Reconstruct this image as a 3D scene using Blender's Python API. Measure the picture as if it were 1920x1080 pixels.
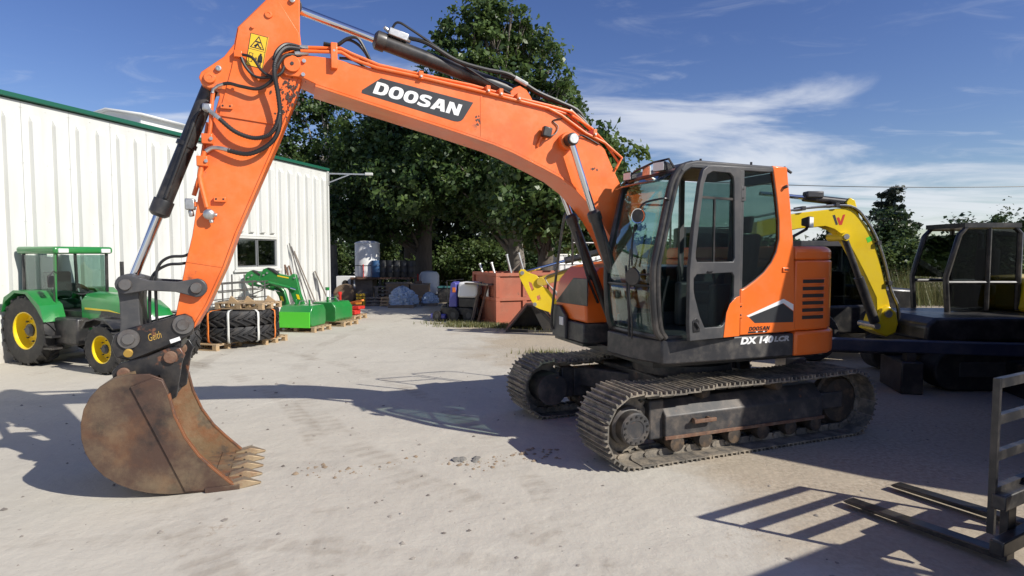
import bpy, bmesh, math, random
import numpy as np
from mathutils import Vector, Matrix, Euler
R = math.radians
CLX, CLY = 2.9, 9.4      # where the cloud pattern starts
PI = math.pi
random.seed(7)
scene = bpy.context.scene
for o in list(bpy.data.objects):
    bpy.data.objects.remove(o)
COL = scene.collection

# ------------------------------------------------------------------ camera
cd = bpy.data.cameras.new('camera')
cam = bpy.data.objects.new('camera', cd)
COL.objects.link(cam)
cd.sensor_width = 36.0
cd.lens = 21.11
cd.clip_end = 6000
cam.location = (0, 0, 2.1)
cam.rotation_euler = (R(90 - 3.25), 0, 0)
scene.camera = cam

# ------------------------------------------------------------------ world, sun, exposure
SUN_AZ, SUN_EL = R(-29.5), R(35.5)          # direction towards the sun (world angle from +X), elevation
sun_dir = Vector((math.cos(SUN_EL) * math.cos(SUN_AZ), math.cos(SUN_EL) * math.sin(SUN_AZ), math.sin(SUN_EL)))
world = bpy.data.worlds.new('World')
scene.world = world
world.use_nodes = True
nt = world.node_tree
nt.nodes.clear()
wo = nt.nodes.new('ShaderNodeOutputWorld')
bg = nt.nodes.new('ShaderNodeBackground')
bg.inputs['Strength'].default_value = 0.082
sky = nt.nodes.new('ShaderNodeTexSky')
sky.sky_type = 'NISHITA'
sky.sun_disc = False
sky.sun_elevation = SUN_EL
sky.sun_rotation = PI / 2 - SUN_AZ
sky.air_density = 1.0
sky.dust_density = 0.35
sky.ozone_density = 3.0
def wn(t, **k):
    n = nt.nodes.new(t)
    for a, b in k.items():
        setattr(n, a, b)
    return n
tc = wn('ShaderNodeTexCoord')
sep = wn('ShaderNodeSeparateXYZ')
nt.links.new(tc.outputs['Generated'], sep.inputs[0])
# project the view direction on a flat cloud deck so that clouds flatten towards the horizon
zmx = wn('ShaderNodeMath', operation='MAXIMUM'); zmx.inputs[1].default_value = 0.03
nt.links.new(sep.outputs['Z'], zmx.inputs[0])
zad = wn('ShaderNodeMath', operation='ADD'); zad.inputs[1].default_value = 0.10
nt.links.new(zmx.outputs[0], zad.inputs[0])
dx = wn('ShaderNodeMath', operation='DIVIDE'); dy = wn('ShaderNodeMath', operation='DIVIDE')
nt.links.new(sep.outputs['X'], dx.inputs[0]); nt.links.new(zad.outputs[0], dx.inputs[1])
nt.links.new(sep.outputs['Y'], dy.inputs[0]); nt.links.new(zad.outputs[0], dy.inputs[1])
cmb = wn('ShaderNodeCombineXYZ')
nt.links.new(dx.outputs[0], cmb.inputs[0]); nt.links.new(dy.outputs[0], cmb.inputs[1])
mpw = wn('ShaderNodeMapping')
mpw.inputs['Location'].default_value = (CLX, CLY, 0.0)
mpw.inputs['Rotation'].default_value = (0, 0, R(24))
mpw.inputs['Scale'].default_value = (0.62, 1.0, 1.0)
nt.links.new(cmb.outputs[0], mpw.inputs[0])
n1 = wn('ShaderNodeTexNoise'); n1.inputs['Scale'].default_value = 1.15; n1.inputs['Detail'].default_value = 9; n1.inputs['Roughness'].default_value = 0.56; n1.inputs['Distortion'].default_value = 0.5
nt.links.new(mpw.outputs[0], n1.inputs['Vector'])
# more cloud towards the horizon, as on any fair day
thr = wn('ShaderNodeMapRange'); thr.inputs['From Min'].default_value = 0.08; thr.inputs['From Max'].default_value = 0.36
thr.inputs['To Min'].default_value = 0.35; thr.inputs['To Max'].default_value = 0.585
nt.links.new(sep.outputs['Z'], thr.inputs['Value'])
th2 = wn('ShaderNodeMath', operation='SUBTRACT')
nt.links.new(n1.outputs['Fac'], th2.inputs[0]); nt.links.new(thr.outputs[0], th2.inputs[1])
r1 = wn('ShaderNodeMapRange'); r1.interpolation_type = 'SMOOTHSTEP'
r1.inputs['From Min'].default_value = 0.0; r1.inputs['From Max'].default_value = 0.22
nt.links.new(th2.outputs[0], r1.inputs['Value'])
n2 = wn('ShaderNodeTexNoise'); n2.inputs['Scale'].default_value = 3.1; n2.inputs['Detail'].default_value = 8; n2.inputs['Roughness'].default_value = 0.6; n2.inputs['Distortion'].default_value = 1.0
nt.links.new(mpw.outputs[0], n2.inputs['Vector'])
r2 = wn('ShaderNodeMapRange'); r2.interpolation_type = 'SMOOTHSTEP'
r2.inputs['From Min'].default_value = 0.53; r2.inputs['From Max'].default_value = 0.80; r2.inputs['To Max'].default_value = 0.34
nt.links.new(n2.outputs['Fac'], r2.inputs['Value'])
mx = wn('ShaderNodeMath', operation='MAXIMUM')
nt.links.new(r1.outputs[0], mx.inputs[0]); nt.links.new(r2.outputs[0], mx.inputs[1])
cs = wn('ShaderNodeMath', operation='MULTIPLY'); cs.inputs[1].default_value = 0.74
nt.links.new(mx.outputs[0], cs.inputs[0])
# sky tint: deepen the blue a little
hs = wn('ShaderNodeHueSaturation'); hs.inputs['Saturation'].default_value = 1.18; hs.inputs['Hue'].default_value = 0.52; hs.inputs['Value'].default_value = 1.08
nt.links.new(sky.outputs[0], hs.inputs['Color'])
cmx = wn('ShaderNodeMixRGB'); cmx.inputs[2].default_value = (8.4, 8.7, 9.3, 1)
nt.links.new(cs.outputs[0], cmx.inputs[0]); nt.links.new(hs.outputs[0], cmx.inputs[1])
nt.links.new(cmx.outputs[0], bg.inputs['Color'])
nt.links.new(bg.outputs[0], wo.inputs['Surface'])

sl = bpy.data.lights.new('sun', 'SUN')
sl.energy = 4.7
sl.angle = R(0.53)
sl.color = (1.0, 0.955, 0.875)
so = bpy.data.objects.new('sun', sl)
COL.objects.link(so)
so.rotation_euler = (-sun_dir).to_track_quat('-Z', 'Y').to_euler()
so.location = (10, -10, 20)
scene.view_settings.view_transform = 'Standard'
scene.view_settings.look = 'None'
scene.view_settings.gamma = 1.0
scene.view_settings.exposure = 0.28
scene.view_settings.use_curve_mapping = False
scene.cycles.transparent_max_bounces = 40

# ------------------------------------------------------------------ helpers
def tag(o, label=None, cat=None, group=None, kind=None):
    if label: o['label'] = label
    if cat: o['category'] = cat
    if group: o['group'] = group
    if kind: o['kind'] = kind
    return o

def empty(name, loc=(0, 0, 0), rz=0.0, label=None, cat=None, group=None):
    o = bpy.data.objects.new(name, None)
    COL.objects.link(o)
    o.location = loc
    o.rotation_euler = (0, 0, rz)
    o.empty_display_size = 0.2
    return tag(o, label, cat, group)

def smooth_path(pts, n=6):
    P = [Vector(p) for p in pts]
    if len(P) < 3:
        return P
    out = []
    for i in range(len(P) - 1):
        p0 = P[max(i - 1, 0)]; p1 = P[i]; p2 = P[i + 1]; p3 = P[min(i + 2, len(P) - 1)]
        for k in range(n):
            t = k / n
            out.append(0.5 * ((2 * p1) + (-p0 + p2) * t + (2 * p0 - 5 * p1 + 4 * p2 - p3) * t * t + (-p0 + 3 * p1 - 3 * p2 + p3) * t ** 3))
    out.append(P[-1])
    return out

class MB:
    def __init__(s):
        s.v = []; s.f = []
    def add(s, vs, fs):
        b = len(s.v)
        s.v += [tuple(v) for v in vs]
        s.f += [tuple(i + b for i in f) for f in fs]
        return s
    def box(s, x0, x1, y0, y1, z0, z1, M=None):
        vs = [Vector((x, y, z)) for x in (x0, x1) for y in (y0, y1) for z in (z0, z1)]
        if M is not None: vs = [M @ v for v in vs]
        return s.add(vs, [(0, 1, 3, 2), (4, 6, 7, 5), (0, 4, 5, 1), (2, 3, 7, 6), (0, 2, 6, 4), (1, 5, 7, 3)])
    def bar(s, p0, p1, w, h, upv=(0, 0, 1)):
        p0 = Vector(p0); p1 = Vector(p1); d = (p1 - p0); L = d.length; d.normalize()
        uv = Vector(upv)
        if abs(d.dot(uv)) > 0.98: uv = Vector((1, 0, 0))
        sd = d.cross(uv).normalized(); uu = sd.cross(d).normalized()
        vs = []
        for e in (p0, p1):
            for a, b in ((-1, -1), (1, -1), (1, 1), (-1, 1)):
                vs.append(e + sd * a * w / 2 + uu * b * h / 2)
        return s.add(vs, [(0, 3, 2, 1), (4, 5, 6, 7), (0, 1, 5, 4), (1, 2, 6, 5), (2, 3, 7, 6), (3, 0, 4, 7)])
    def prism(s, poly, c0, c1, axis='y', M=None):
        n = len(poly)
        def pt(a, b, c):
            v = {'y': (a, c, b), 'z': (a, b, c), 'x': (c, a, b)}[axis]
            v = Vector(v)
            return M @ v if M is not None else v
        vs = [pt(a, b, c0) for a, b in poly] + [pt(a, b, c1) for a, b in poly]
        fs = [tuple(range(n))[::-1], tuple(range(n, 2 * n))]
        for i in range(n):
            j = (i + 1) % n
            fs.append((i, j, n + j, n + i))
        return s.add(vs, fs)
    def cyl(s, p0, p1, r0, r1=None, seg=14, cap=True):
        if r1 is None: r1 = r0
        p0 = Vector(p0); p1 = Vector(p1); d = (p1 - p0).normalized()
        a = d.orthogonal().normalized(); b = d.cross(a)
        vs = []
        for e, r in ((p0, r0), (p1, r1)):
            for k in range(seg):
                t = 2 * PI * k / seg
                vs.append(e + a * math.cos(t) * r + b * math.sin(t) * r)
        fs = [(k, (k + 1) % seg, seg + (k + 1) % seg, seg + k) for k in range(seg)]
        if cap: fs += [tuple(range(seg))[::-1], tuple(range(seg, 2 * seg))]
        return s.add(vs, fs)
    def tube(s, path, r, seg=8, smooth=0, cap=True):
        P = smooth_path(path, smooth) if smooth else [Vector(p) for p in path]
        n = len(P)
        rr = r if isinstance(r, (list, tuple)) else [r] * n
        if len(rr) != n:
            rr = [rr[min(int(i * len(rr) / n), len(rr) - 1)] for i in range(n)]
        t0 = (P[1] - P[0]).normalized()
        a = t0.orthogonal().normalized()
        vs = []
        for i in range(n):
            t = (P[min(i + 1, n - 1)] - P[max(i - 1, 0)])
            if t.length < 1e-9: t = t0.copy()
            t.normalize()
            a = (a - t * a.dot(t))
            if a.length < 1e-6: a = t.orthogonal()
            a.normalize(); b = t.cross(a)
            for k in range(seg):
                q = 2 * PI * k / seg
                vs.append(P[i] + (a * math.cos(q) + b * math.sin(q)) * rr[i])
        fs = []
        for i in range(n - 1):
            for k in range(seg):
                k2 = (k + 1) % seg
                fs.append((i * seg + k, i * seg + k2, (i + 1) * seg + k2, (i + 1) * seg + k))
        if cap: fs += [tuple(range(seg))[::-1], tuple(range((n - 1) * seg, n * seg))]
        return s.add(vs, fs)
    def lathe(s, prof, p0, axis=(0, 1, 0), seg=20, cap=True):
        # prof: list of (radius, distance along axis)
        d = Vector(axis).normalized(); a = d.orthogonal().normalized(); b = d.cross(a); p0 = Vector(p0)
        vs = []
        for r, h in prof:
            for k in range(seg):
                t = 2 * PI * k / seg
                vs.append(p0 + d * h + (a * math.cos(t) + b * math.sin(t)) * max(r, 1e-4))
        fs = []
        for i in range(len(prof) - 1):
            for k in range(seg):
                k2 = (k + 1) % seg
                fs.append((i * seg + k, i * seg + k2, (i + 1) * seg + k2, (i + 1) * seg + k))
        if cap: fs += [tuple(range(seg))[::-1], tuple(range((len(prof) - 1) * seg, len(prof) * seg))]
        return s.add(vs, fs)
    def grid(s, fn, nu, nv):
        b = len(s.v)
        for i in range(nu + 1):
            for j in range(nv + 1):
                s.v.append(tuple(fn(i / nu, j / nv)))
        for i in range(nu):
            for j in range(nv):
                q = b + i * (nv + 1) + j
                s.f.append((q, q + nv + 1, q + nv + 2, q + 1))
        return s
    def xf(s, M):
        s.v = [tuple(M @ Vector(v)) for v in s.v]
        return s
    def mesh(s, name, mat=None, smooth=True, angle=35, recalc=True):
        m = bpy.data.meshes.new(name)
        m.from_pydata(s.v, [], s.f)
        m.update()
        if recalc:
            bm = bmesh.new(); bm.from_mesh(m)
            bmesh.ops.recalc_face_normals(bm, faces=bm.faces)
            bm.to_mesh(m); bm.free()
        if smooth:
            m.shade_smooth()
            m.set_sharp_from_angle(angle=R(angle))
        if mat is not None: m.materials.append(mat)
        return m
    def build(s, name, mat=None, parent=None, bevel=0, smooth=True, angle=35, recalc=True, seg=2, solid=0, loc=None):
        o = bpy.data.objects.new(name, s.mesh(name, mat, smooth, angle, recalc))
        COL.objects.link(o)
        if parent is not None: o.parent = parent
        if loc is not None: o.location = loc
        if solid:
            sm = o.modifiers.new('solid', 'SOLIDIFY'); sm.thickness = solid; sm.offset = 0
        if bevel:
            bv = o.modifiers.new('bevel', 'BEVEL'); bv.width = bevel; bv.segments = seg
            bv.limit_method = 'ANGLE'; bv.angle_limit = R(40)
        return o

def link_copy(o, parent=None, name=None):
    c = o.copy()
    COL.objects.link(c)
    c.parent = parent
    return c
def copy_tree(o, parent=None):
    c = link_copy(o, parent)
    for ch in list(o.children):
        copy_tree(ch, c)
    return c

# ------------------------------------------------------------------ materials
def mat(name, col, rough=0.5, metal=0.0, col2=None, amt=0.5, scale=3.0, detail=6, lo=0.45, hi=0.65, bump=0.0, bscale=60.0, coat=0.0, rvar=0.0,
        dust=None, dust_amt=0.0, dscale=1.5, spec=0.5, co='Object', stretch=None, col3=None, amt3=0.5, scale3=14.0, lo3=0.52, hi3=0.66):
    m = bpy.data.materials.new(name)
    m.use_nodes = True
    t = m.node_tree; N = t.nodes; L = t.links
    b = N['Principled BSDF']
    b.inputs['Roughness'].default_value = rough
    b.inputs['Metallic'].default_value = metal
    b.inputs['Specular IOR Level'].default_value = spec
    b.inputs['Coat Weight'].default_value = coat
    b.inputs['Coat Roughness'].default_value = 0.12
    tcn = N.new('ShaderNodeTexCoord')
    vec = N.new('ShaderNodeNewGeometry').outputs['Position'] if co == 'World' else tcn.outputs[co]
    if stretch:
        mp = N.new('ShaderNodeMapping'); mp.inputs['Scale'].default_value = stretch
        L.new(vec, mp.inputs[0]); vec = mp.outputs[0]
    def noise(sc, dt=6, ro=0.6):
        n = N.new('ShaderNodeTexNoise'); n.inputs['Scale'].default_value = sc; n.inputs['Detail'].default_value = dt; n.inputs['Roughness'].default_value = ro
        L.new(vec, n.inputs['Vector']); return n
    def rng(sock, a, c, to=1.0):
        r = N.new('ShaderNodeMapRange'); r.interpolation_type = 'SMOOTHSTEP'
        r.inputs['From Min'].default_value = a; r.inputs['From Max'].default_value = c; r.inputs['To Max'].default_value = to
        L.new(sock, r.inputs['Value']); return r.outputs[0]
    cur = None
    def mix(fac, c2):
        nonlocal cur
        x = N.new('ShaderNodeMixRGB')
        L.new(fac, x.inputs[0])
        if cur is None: x.inputs[1].default_value = (*col, 1)
        else: L.new(cur, x.inputs[1])
        x.inputs[2].default_value = (*c2, 1)
        cur = x.outputs[0]
    if col2 is not None:
        mix(rng(noise(scale, detail).outputs['Fac'], lo, hi, amt), col2)
    if col3 is not None:
        mix(rng(noise(scale3, 8, 0.65).outputs['Fac'], lo3, hi3, amt3), col3)
    if dust is not None:
        mix(rng(noise(dscale, 8, 0.68).outputs['Fac'], 0.42, 0.72, dust_amt), dust)
    if cur is None: b.inputs['Base Color'].default_value = (*col, 1)
    else: L.new(cur, b.inputs['Base Color'])
    if rvar:
        r = N.new('ShaderNodeMapRange'); r.inputs['To Min'].default_value = max(rough - rvar, 0.03); r.inputs['To Max'].default_value = min(rough + rvar, 1)
        L.new(noise(scale * 2.3, 8, 0.65).outputs['Fac'], r.inputs['Value']); L.new(r.outputs[0], b.inputs['Roughness'])
    if bump:
        bn = N.new('ShaderNodeBump'); bn.inputs['Strength'].default_value = bump; bn.inputs['Distance'].default_value = 0.02
        L.new(noise(bscale, 8, 0.6).outputs['Fac'], bn.inputs['Height']); L.new(bn.outputs[0], b.inputs['Normal'])
    return m

def glass(name, tint, rough=0.02, refl=1.0, density=None):
    m = bpy.data.materials.new(name); m.use_nodes = True
    t = m.node_tree; N = t.nodes; L = t.links
    N.remove(N['Principled BSDF'])
    out = N['Material Output']
    tr = N.new('ShaderNodeBsdfTransparent'); tr.inputs[0].default_value = (*tint, 1)
    gl = N.new('ShaderNodeBsdfGlossy'); gl.inputs['Roughness'].default_value = rough; gl.inputs['Color'].default_value = (0.9, 0.95, 0.95, 1)
    fr = N.new('ShaderNodeFresnel')
    ge = N.new('ShaderNodeNewGeometry'); ir = N.new('ShaderNodeMapRange'); ir.inputs['To Min'].default_value = 1.5; ir.inputs['To Max'].default_value = 1 / 1.5
    L.new(ge.outputs['Backfacing'], ir.inputs['Value']); L.new(ir.outputs[0], fr.inputs['IOR'])   # thin pane: no total reflection inside
    mm = N.new('ShaderNodeMath'); mm.operation = 'MULTIPLY'; mm.inputs[1].default_value = refl
    L.new(fr.outputs[0], mm.inputs[0])
    x = N.new('ShaderNodeMixShader')
    L.new(mm.outputs[0], x.inputs[0]); L.new(tr.outputs[0], x.inputs[1]); L.new(gl.outputs[0], x.inputs[2])
    L.new(x.outputs[0], out.inputs['Surface'])
    return m

M = {}
M['orange'] = mat('orange_paint', (0.84, 0.155, 0.020), 0.40, col2=(0.68, 0.122, 0.020), scale=1.1, amt=0.9, coat=0.2, rvar=0.18, dust=(0.66, 0.27, 0.11), dust_amt=0.40, dscale=3.4, bump=0.05, bscale=26, col3=(0.14, 0.06, 0.035), amt3=0.75, scale3=4.2, lo3=0.645, hi3=0.74)
M['orange_body'] = mat('orange_body_paint', (0.82, 0.155, 0.016), 0.36, col2=(0.76, 0.14, 0.014), scale=1.6, amt=0.7, coat=0.22, rvar=0.08, dust=(0.55, 0.38, 0.24), dust_amt=0.10, dscale=3)
M['black'] = mat('black_paint', (0.018, 0.018, 0.019), 0.38, col2=(0.04, 0.038, 0.036), scale=4, rvar=0.12, dust=(0.20, 0.17, 0.14), dust_amt=0.25, dscale=4, coat=0.1)
M['charcoal'] = mat('charcoal_paint', (0.052, 0.053, 0.056), 0.42, col2=(0.07, 0.07, 0.07), scale=3, rvar=0.1, dust=(0.24, 0.21, 0.18), dust_amt=0.16, dscale=3)
M['skirt'] = mat('charcoal_skirt_paint', (0.030, 0.030, 0.033), 0.45, col2=(0.055, 0.054, 0.053), scale=2.5, rvar=0.1, dust=(0.26, 0.23, 0.19), dust_amt=0.30, dscale=5)
M['rubber'] = mat('rubber', (0.016, 0.016, 0.017), 0.62, col2=(0.03, 0.028, 0.026), scale=6, dust=(0.2, 0.17, 0.14), dust_amt=0.15, dscale=6, bump=0.1, bscale=120)
M['hose'] = mat('hose_rubber', (0.018, 0.018, 0.018), 0.45)
M['chrome'] = mat('chrome_rod', (0.78, 0.78, 0.80), 0.10, 1.0, rvar=0.05)
M['zinc'] = mat('zinc_plate', (0.55, 0.55, 0.53), 0.38, 0.85, col2=(0.35, 0.34, 0.31), scale=20, rvar=0.1)
M['steel'] = mat('worn_steel', (0.20, 0.19, 0.18), 0.45, 0.7, col2=(0.12, 0.08, 0.06), scale=8, rvar=0.15)
M['track'] = mat('track_steel', (0.125, 0.115, 0.10), 0.62, 0.2, col2=(0.29, 0.25, 0.195), scale=5, amt=0.9, dust=(0.40, 0.335, 0.25), dust_amt=0.9, dscale=7, rvar=0.15, bump=0.3, bscale=50, co='World')
M['roller'] = mat('roller_steel', (0.06, 0.05, 0.042), 0.6, 0.3, col2=(0.16, 0.11, 0.07), scale=9, amt=0.8, bump=0.2, bscale=50)
M['track_soil'] = mat('track_soil', (0.34, 0.26, 0.18), 0.9, col2=(0.22, 0.16, 0.11), scale=16, bump=0.6, bscale=60)
M['frame_dark'] = mat('track_frame_paint', (0.035, 0.036, 0.04), 0.48, col2=(0.06, 0.055, 0.05), scale=5, dust=(0.26, 0.21, 0.165), dust_amt=0.45, dscale=4, col3=(0.22, 0.085, 0.035), amt3=0.8, scale3=9, lo3=0.63, hi3=0.72, rvar=0.12)
M['rust_edge'] = mat('rusty_edge', (0.15, 0.075, 0.045), 0.75, col2=(0.06, 0.045, 0.04), scale=14, dust=(0.34, 0.25, 0.17), dust_amt=0.4, dscale=10, bump=0.2)
M['bucket'] = mat('bucket_rust', (0.088, 0.053, 0.040), 0.46, 0.35, col2=(0.165, 0.080, 0.042), amt=0.7, scale=2.6, lo=0.50, hi=0.70, col3=(0.040, 0.031, 0.028), amt3=0.9, scale3=3.6, lo3=0.50, hi3=0.68, dust=(0.30, 0.23, 0.14), dust_amt=0.5, dscale=2.2, rvar=0.2, bump=0.12, bscale=30)
M['bucket_in'] = mat('bucket_inside', (0.19, 0.125, 0.068), 0.65, 0.15, col2=(0.22, 0.085, 0.035), amt=0.8, scale=2.4, lo=0.46, hi=0.62, col3=(0.085, 0.066, 0.05), amt3=0.85, scale3=4.5, lo3=0.48, hi3=0.62, dust=(0.34, 0.27, 0.17), dust_amt=0.5, dscale=3, bump=0.2, bscale=30)
M['bucket_edge'] = mat('bucket_rust_bright', (0.22, 0.085, 0.033), 0.6, 0.1, col2=(0.10, 0.055, 0.038), amt=0.8, scale=6, lo=0.48, hi=0.6, bump=0.1)
M['tooth'] = mat('tooth_steel', (0.30, 0.22, 0.13), 0.45, 0.45, col2=(0.20, 0.09, 0.045), scale=9, rvar=0.15, dust=(0.42, 0.34, 0.22), dust_amt=0.4, dscale=12)
M['blackworn'] = mat('worn_black', (0.016, 0.016, 0.018), 0.33, col2=(0.05, 0.045, 0.04), scale=6, col3=(0.20, 0.08, 0.04), amt3=0.8, scale3=4.5, lo3=0.60, hi3=0.66, rvar=0.14, dust=(0.2, 0.16, 0.12), dust_amt=0.14, dscale=4, bump=0.05)
M['white'] = mat('white_paint', (0.78, 0.78, 0.76), 0.4)
M['yellow'] = mat('yellow_paint', (0.84, 0.60, 0.012), 0.32, col2=(0.70, 0.46, 0.012), scale=2, coat=0.3, rvar=0.08, dust=(0.5, 0.42, 0.25), dust_amt=0.12)
M['yellow_decal'] = mat('yellow_decal', (0.80, 0.50, 0.03), 0.35)
M['decal_black'] = mat('black_decal', (0.02, 0.02, 0.02), 0.4)
M['decal_dark'] = mat('dark_decal', (0.032, 0.034, 0.037), 0.36, col2=(0.05, 0.05, 0.05), scale=5)
M['gold'] = mat('gold_lettering', (0.45, 0.28, 0.06), 0.45)
M['glass'] = glass('cab_glass', (0.72, 0.82, 0.79), refl=1.5)
M['glass_dark'] = glass('tinted_glass', (0.48, 0.56, 0.54), refl=1.4)
M['glass_black'] = glass('dark_glass', (0.22, 0.25, 0.25), refl=1.2)
M['mirror'] = mat('mirror', (0.85, 0.87, 0.9), 0.03, 1.0)
M['lamp'] = mat('lamp_lens', (0.72, 0.72, 0.70), 0.3, 0.0, spec=0.6)
M['amber'] = mat('amber_lens', (0.7, 0.22, 0.01), 0.2)
M['red'] = mat('red_paint', (0.55, 0.03, 0.02), 0.4, col2=(0.4, 0.03, 0.02), scale=4)
M['green'] = mat('green_paint', (0.015, 0.20, 0.04), 0.3, col2=(0.017, 0.165, 0.035), scale=2, coat=0.4, rvar=0.08, dust=(0.3, 0.3, 0.2), dust_amt=0.1)
M['lime'] = mat('lime_panel', (0.10, 0.62, 0.04), 0.45)
M['wood'] = mat('pallet_wood', (0.42, 0.29, 0.155), 0.75, col2=(0.27, 0.18, 0.10), scale=8, stretch=(1, 1, 6), bump=0.1, dust=(0.45, 0.40, 0.33), dust_amt=0.4)
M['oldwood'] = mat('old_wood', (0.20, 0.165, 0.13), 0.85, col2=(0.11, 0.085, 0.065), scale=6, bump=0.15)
M['seat'] = mat('seat_fabric', (0.02, 0.02, 0.022), 0.8)

def text_mesh(name, s, material, parent, origin, xdir, ydir, width, height, bold=0.0, shear=0.0, thick=0.0015, squeeze=True, spacing=1.0):
    """lettering as a thin mesh: origin = lower-left corner, fitted to width x height"""
    cu = bpy.data.curves.new(name, 'FONT'); cu.body = s; cu.size = 1; cu.offset = bold; cu.shear = shear; cu.extrude = 0.0; cu.resolution_u = 3; cu.space_character = spacing
    to = bpy.data.objects.new(name + '_tmp', cu); COL.objects.link(to)
    dg = bpy.context.evaluated_depsgraph_get()
    me = bpy.data.meshes.new_from_object(to.evaluated_get(dg))
    bpy.data.objects.remove(to); bpy.data.curves.remove(cu)
    xs = [v.co.x for v in me.vertices]; ys = [v.co.y for v in me.vertices]
    x0, x1, y0, y1 = min(xs), max(xs), min(ys), max(ys)
    X = Vector(xdir).normalized(); Y = Vector(ydir).normalized(); Z = X.cross(Y).normalized(); O = Vector(origin)
    for v in me.vertices:
        v.co = O + X * ((v.co.x - x0) / (x1 - x0) * width) + Y * ((v.co.y - y0) / (y1 - y0) * height) + Z * thick
    me.materials.clear(); me.materials.append(material)
    o = bpy.data.objects.new(name, me); COL.objects.link(o); o.parent = parent
    return o
# heavy slanted capitals, drawn as outlines with counters
def _oval(cx, cy, rx, ry, n=20, ex=2.5):
    return [(cx + rx * math.copysign(abs(math.cos(2 * PI * k / n)) ** (2 / ex), math.cos(2 * PI * k / n)), cy + ry * math.copysign(abs(math.sin(2 * PI * k / n)) ** (2 / ex), math.sin(2 * PI * k / n))) for k in range(n)]
GLYPH = {
    'D': (.94, [[(0, 0), (.62, 0), (.85, .08), (.97, .25), (1, .5), (.97, .75), (.85, .92), (.62, 1), (0, 1)], [(.32, .22), (.55, .22), (.65, .32), (.68, .5), (.65, .68), (.55, .78), (.32, .78)]]),
    'O': (1.0, [_oval(.5, .5, .5, .52), _oval(.5, .5, .19, .28)]),
    'S': (.92, [[(.93, .95), (.68, 1.01), (.36, 1.01), (.12, .94), (.02, .80), (.03, .62), (.16, .50), (.40, .43), (.60, .37), (.64, .29), (.58, .23), (.42, .21), (.22, .24), (.05, .31), (-.01, .07), (.25, -.01), (.62, -.01), (.88, .06), (.99, .21), (.98, .42), (.86, .54), (.60, .61), (.40, .66), (.36, .72), (.43, .785), (.60, .795), (.88, .71)]]),
    'A': (1.10, [[(0, 0), (.32, 1), (.70, 1), (1, 0), (.70, 0), (.64, .19), (.35, .19), (.29, 0)], [(.42, .40), (.58, .40), (.505, .70)]]),
    'N': (.98, [[(0, 0), (0, 1), (.34, 1), (.70, .46), (.70, 1), (1, 1), (1, 0), (.66, 0), (.30, .54), (.30, 0)]])}
def block_letters(material, parent, org, X, Yv, width, height, word='DOOSAN', shear=.20, gap=.07):
    tot = sum(GLYPH[c][0] for c in word) + gap * (len(word) - 1)
    u0 = 0.0
    for c in word:
        w_, loops = GLYPH[c]
        bm = bmesh.new(); es = []
        for lp in loops:
            vv = [bm.verts.new(org + X * ((u0 + a * w_) / tot * width + b * height * shear) + Yv * (b * height)) for a, b in lp]
            es += [bm.edges.new((vv[k], vv[(k + 1) % len(vv)])) for k in range(len(vv))]
        bmesh.ops.triangle_fill(bm, edges=es, use_beauty=True)
        me = bpy.data.meshes.new('letter'); bm.to_mesh(me); bm.free(); me.materials.append(material)
        o = bpy.data.objects.new('letter', me); COL.objects.link(o); o.parent = parent
        u0 += w_ + gap

# ================================================================== the orange excavator
EX = empty('crawler_excavator', (2.113, 7.441, 0), R(-160), 'large orange crawler excavator with charcoal cab, raised boom and rusty toothed bucket', 'excavator')
UC = Matrix.Rotation(R(2.05), 4, 'Z')      # undercarriage is turned slightly against the upper body

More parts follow.
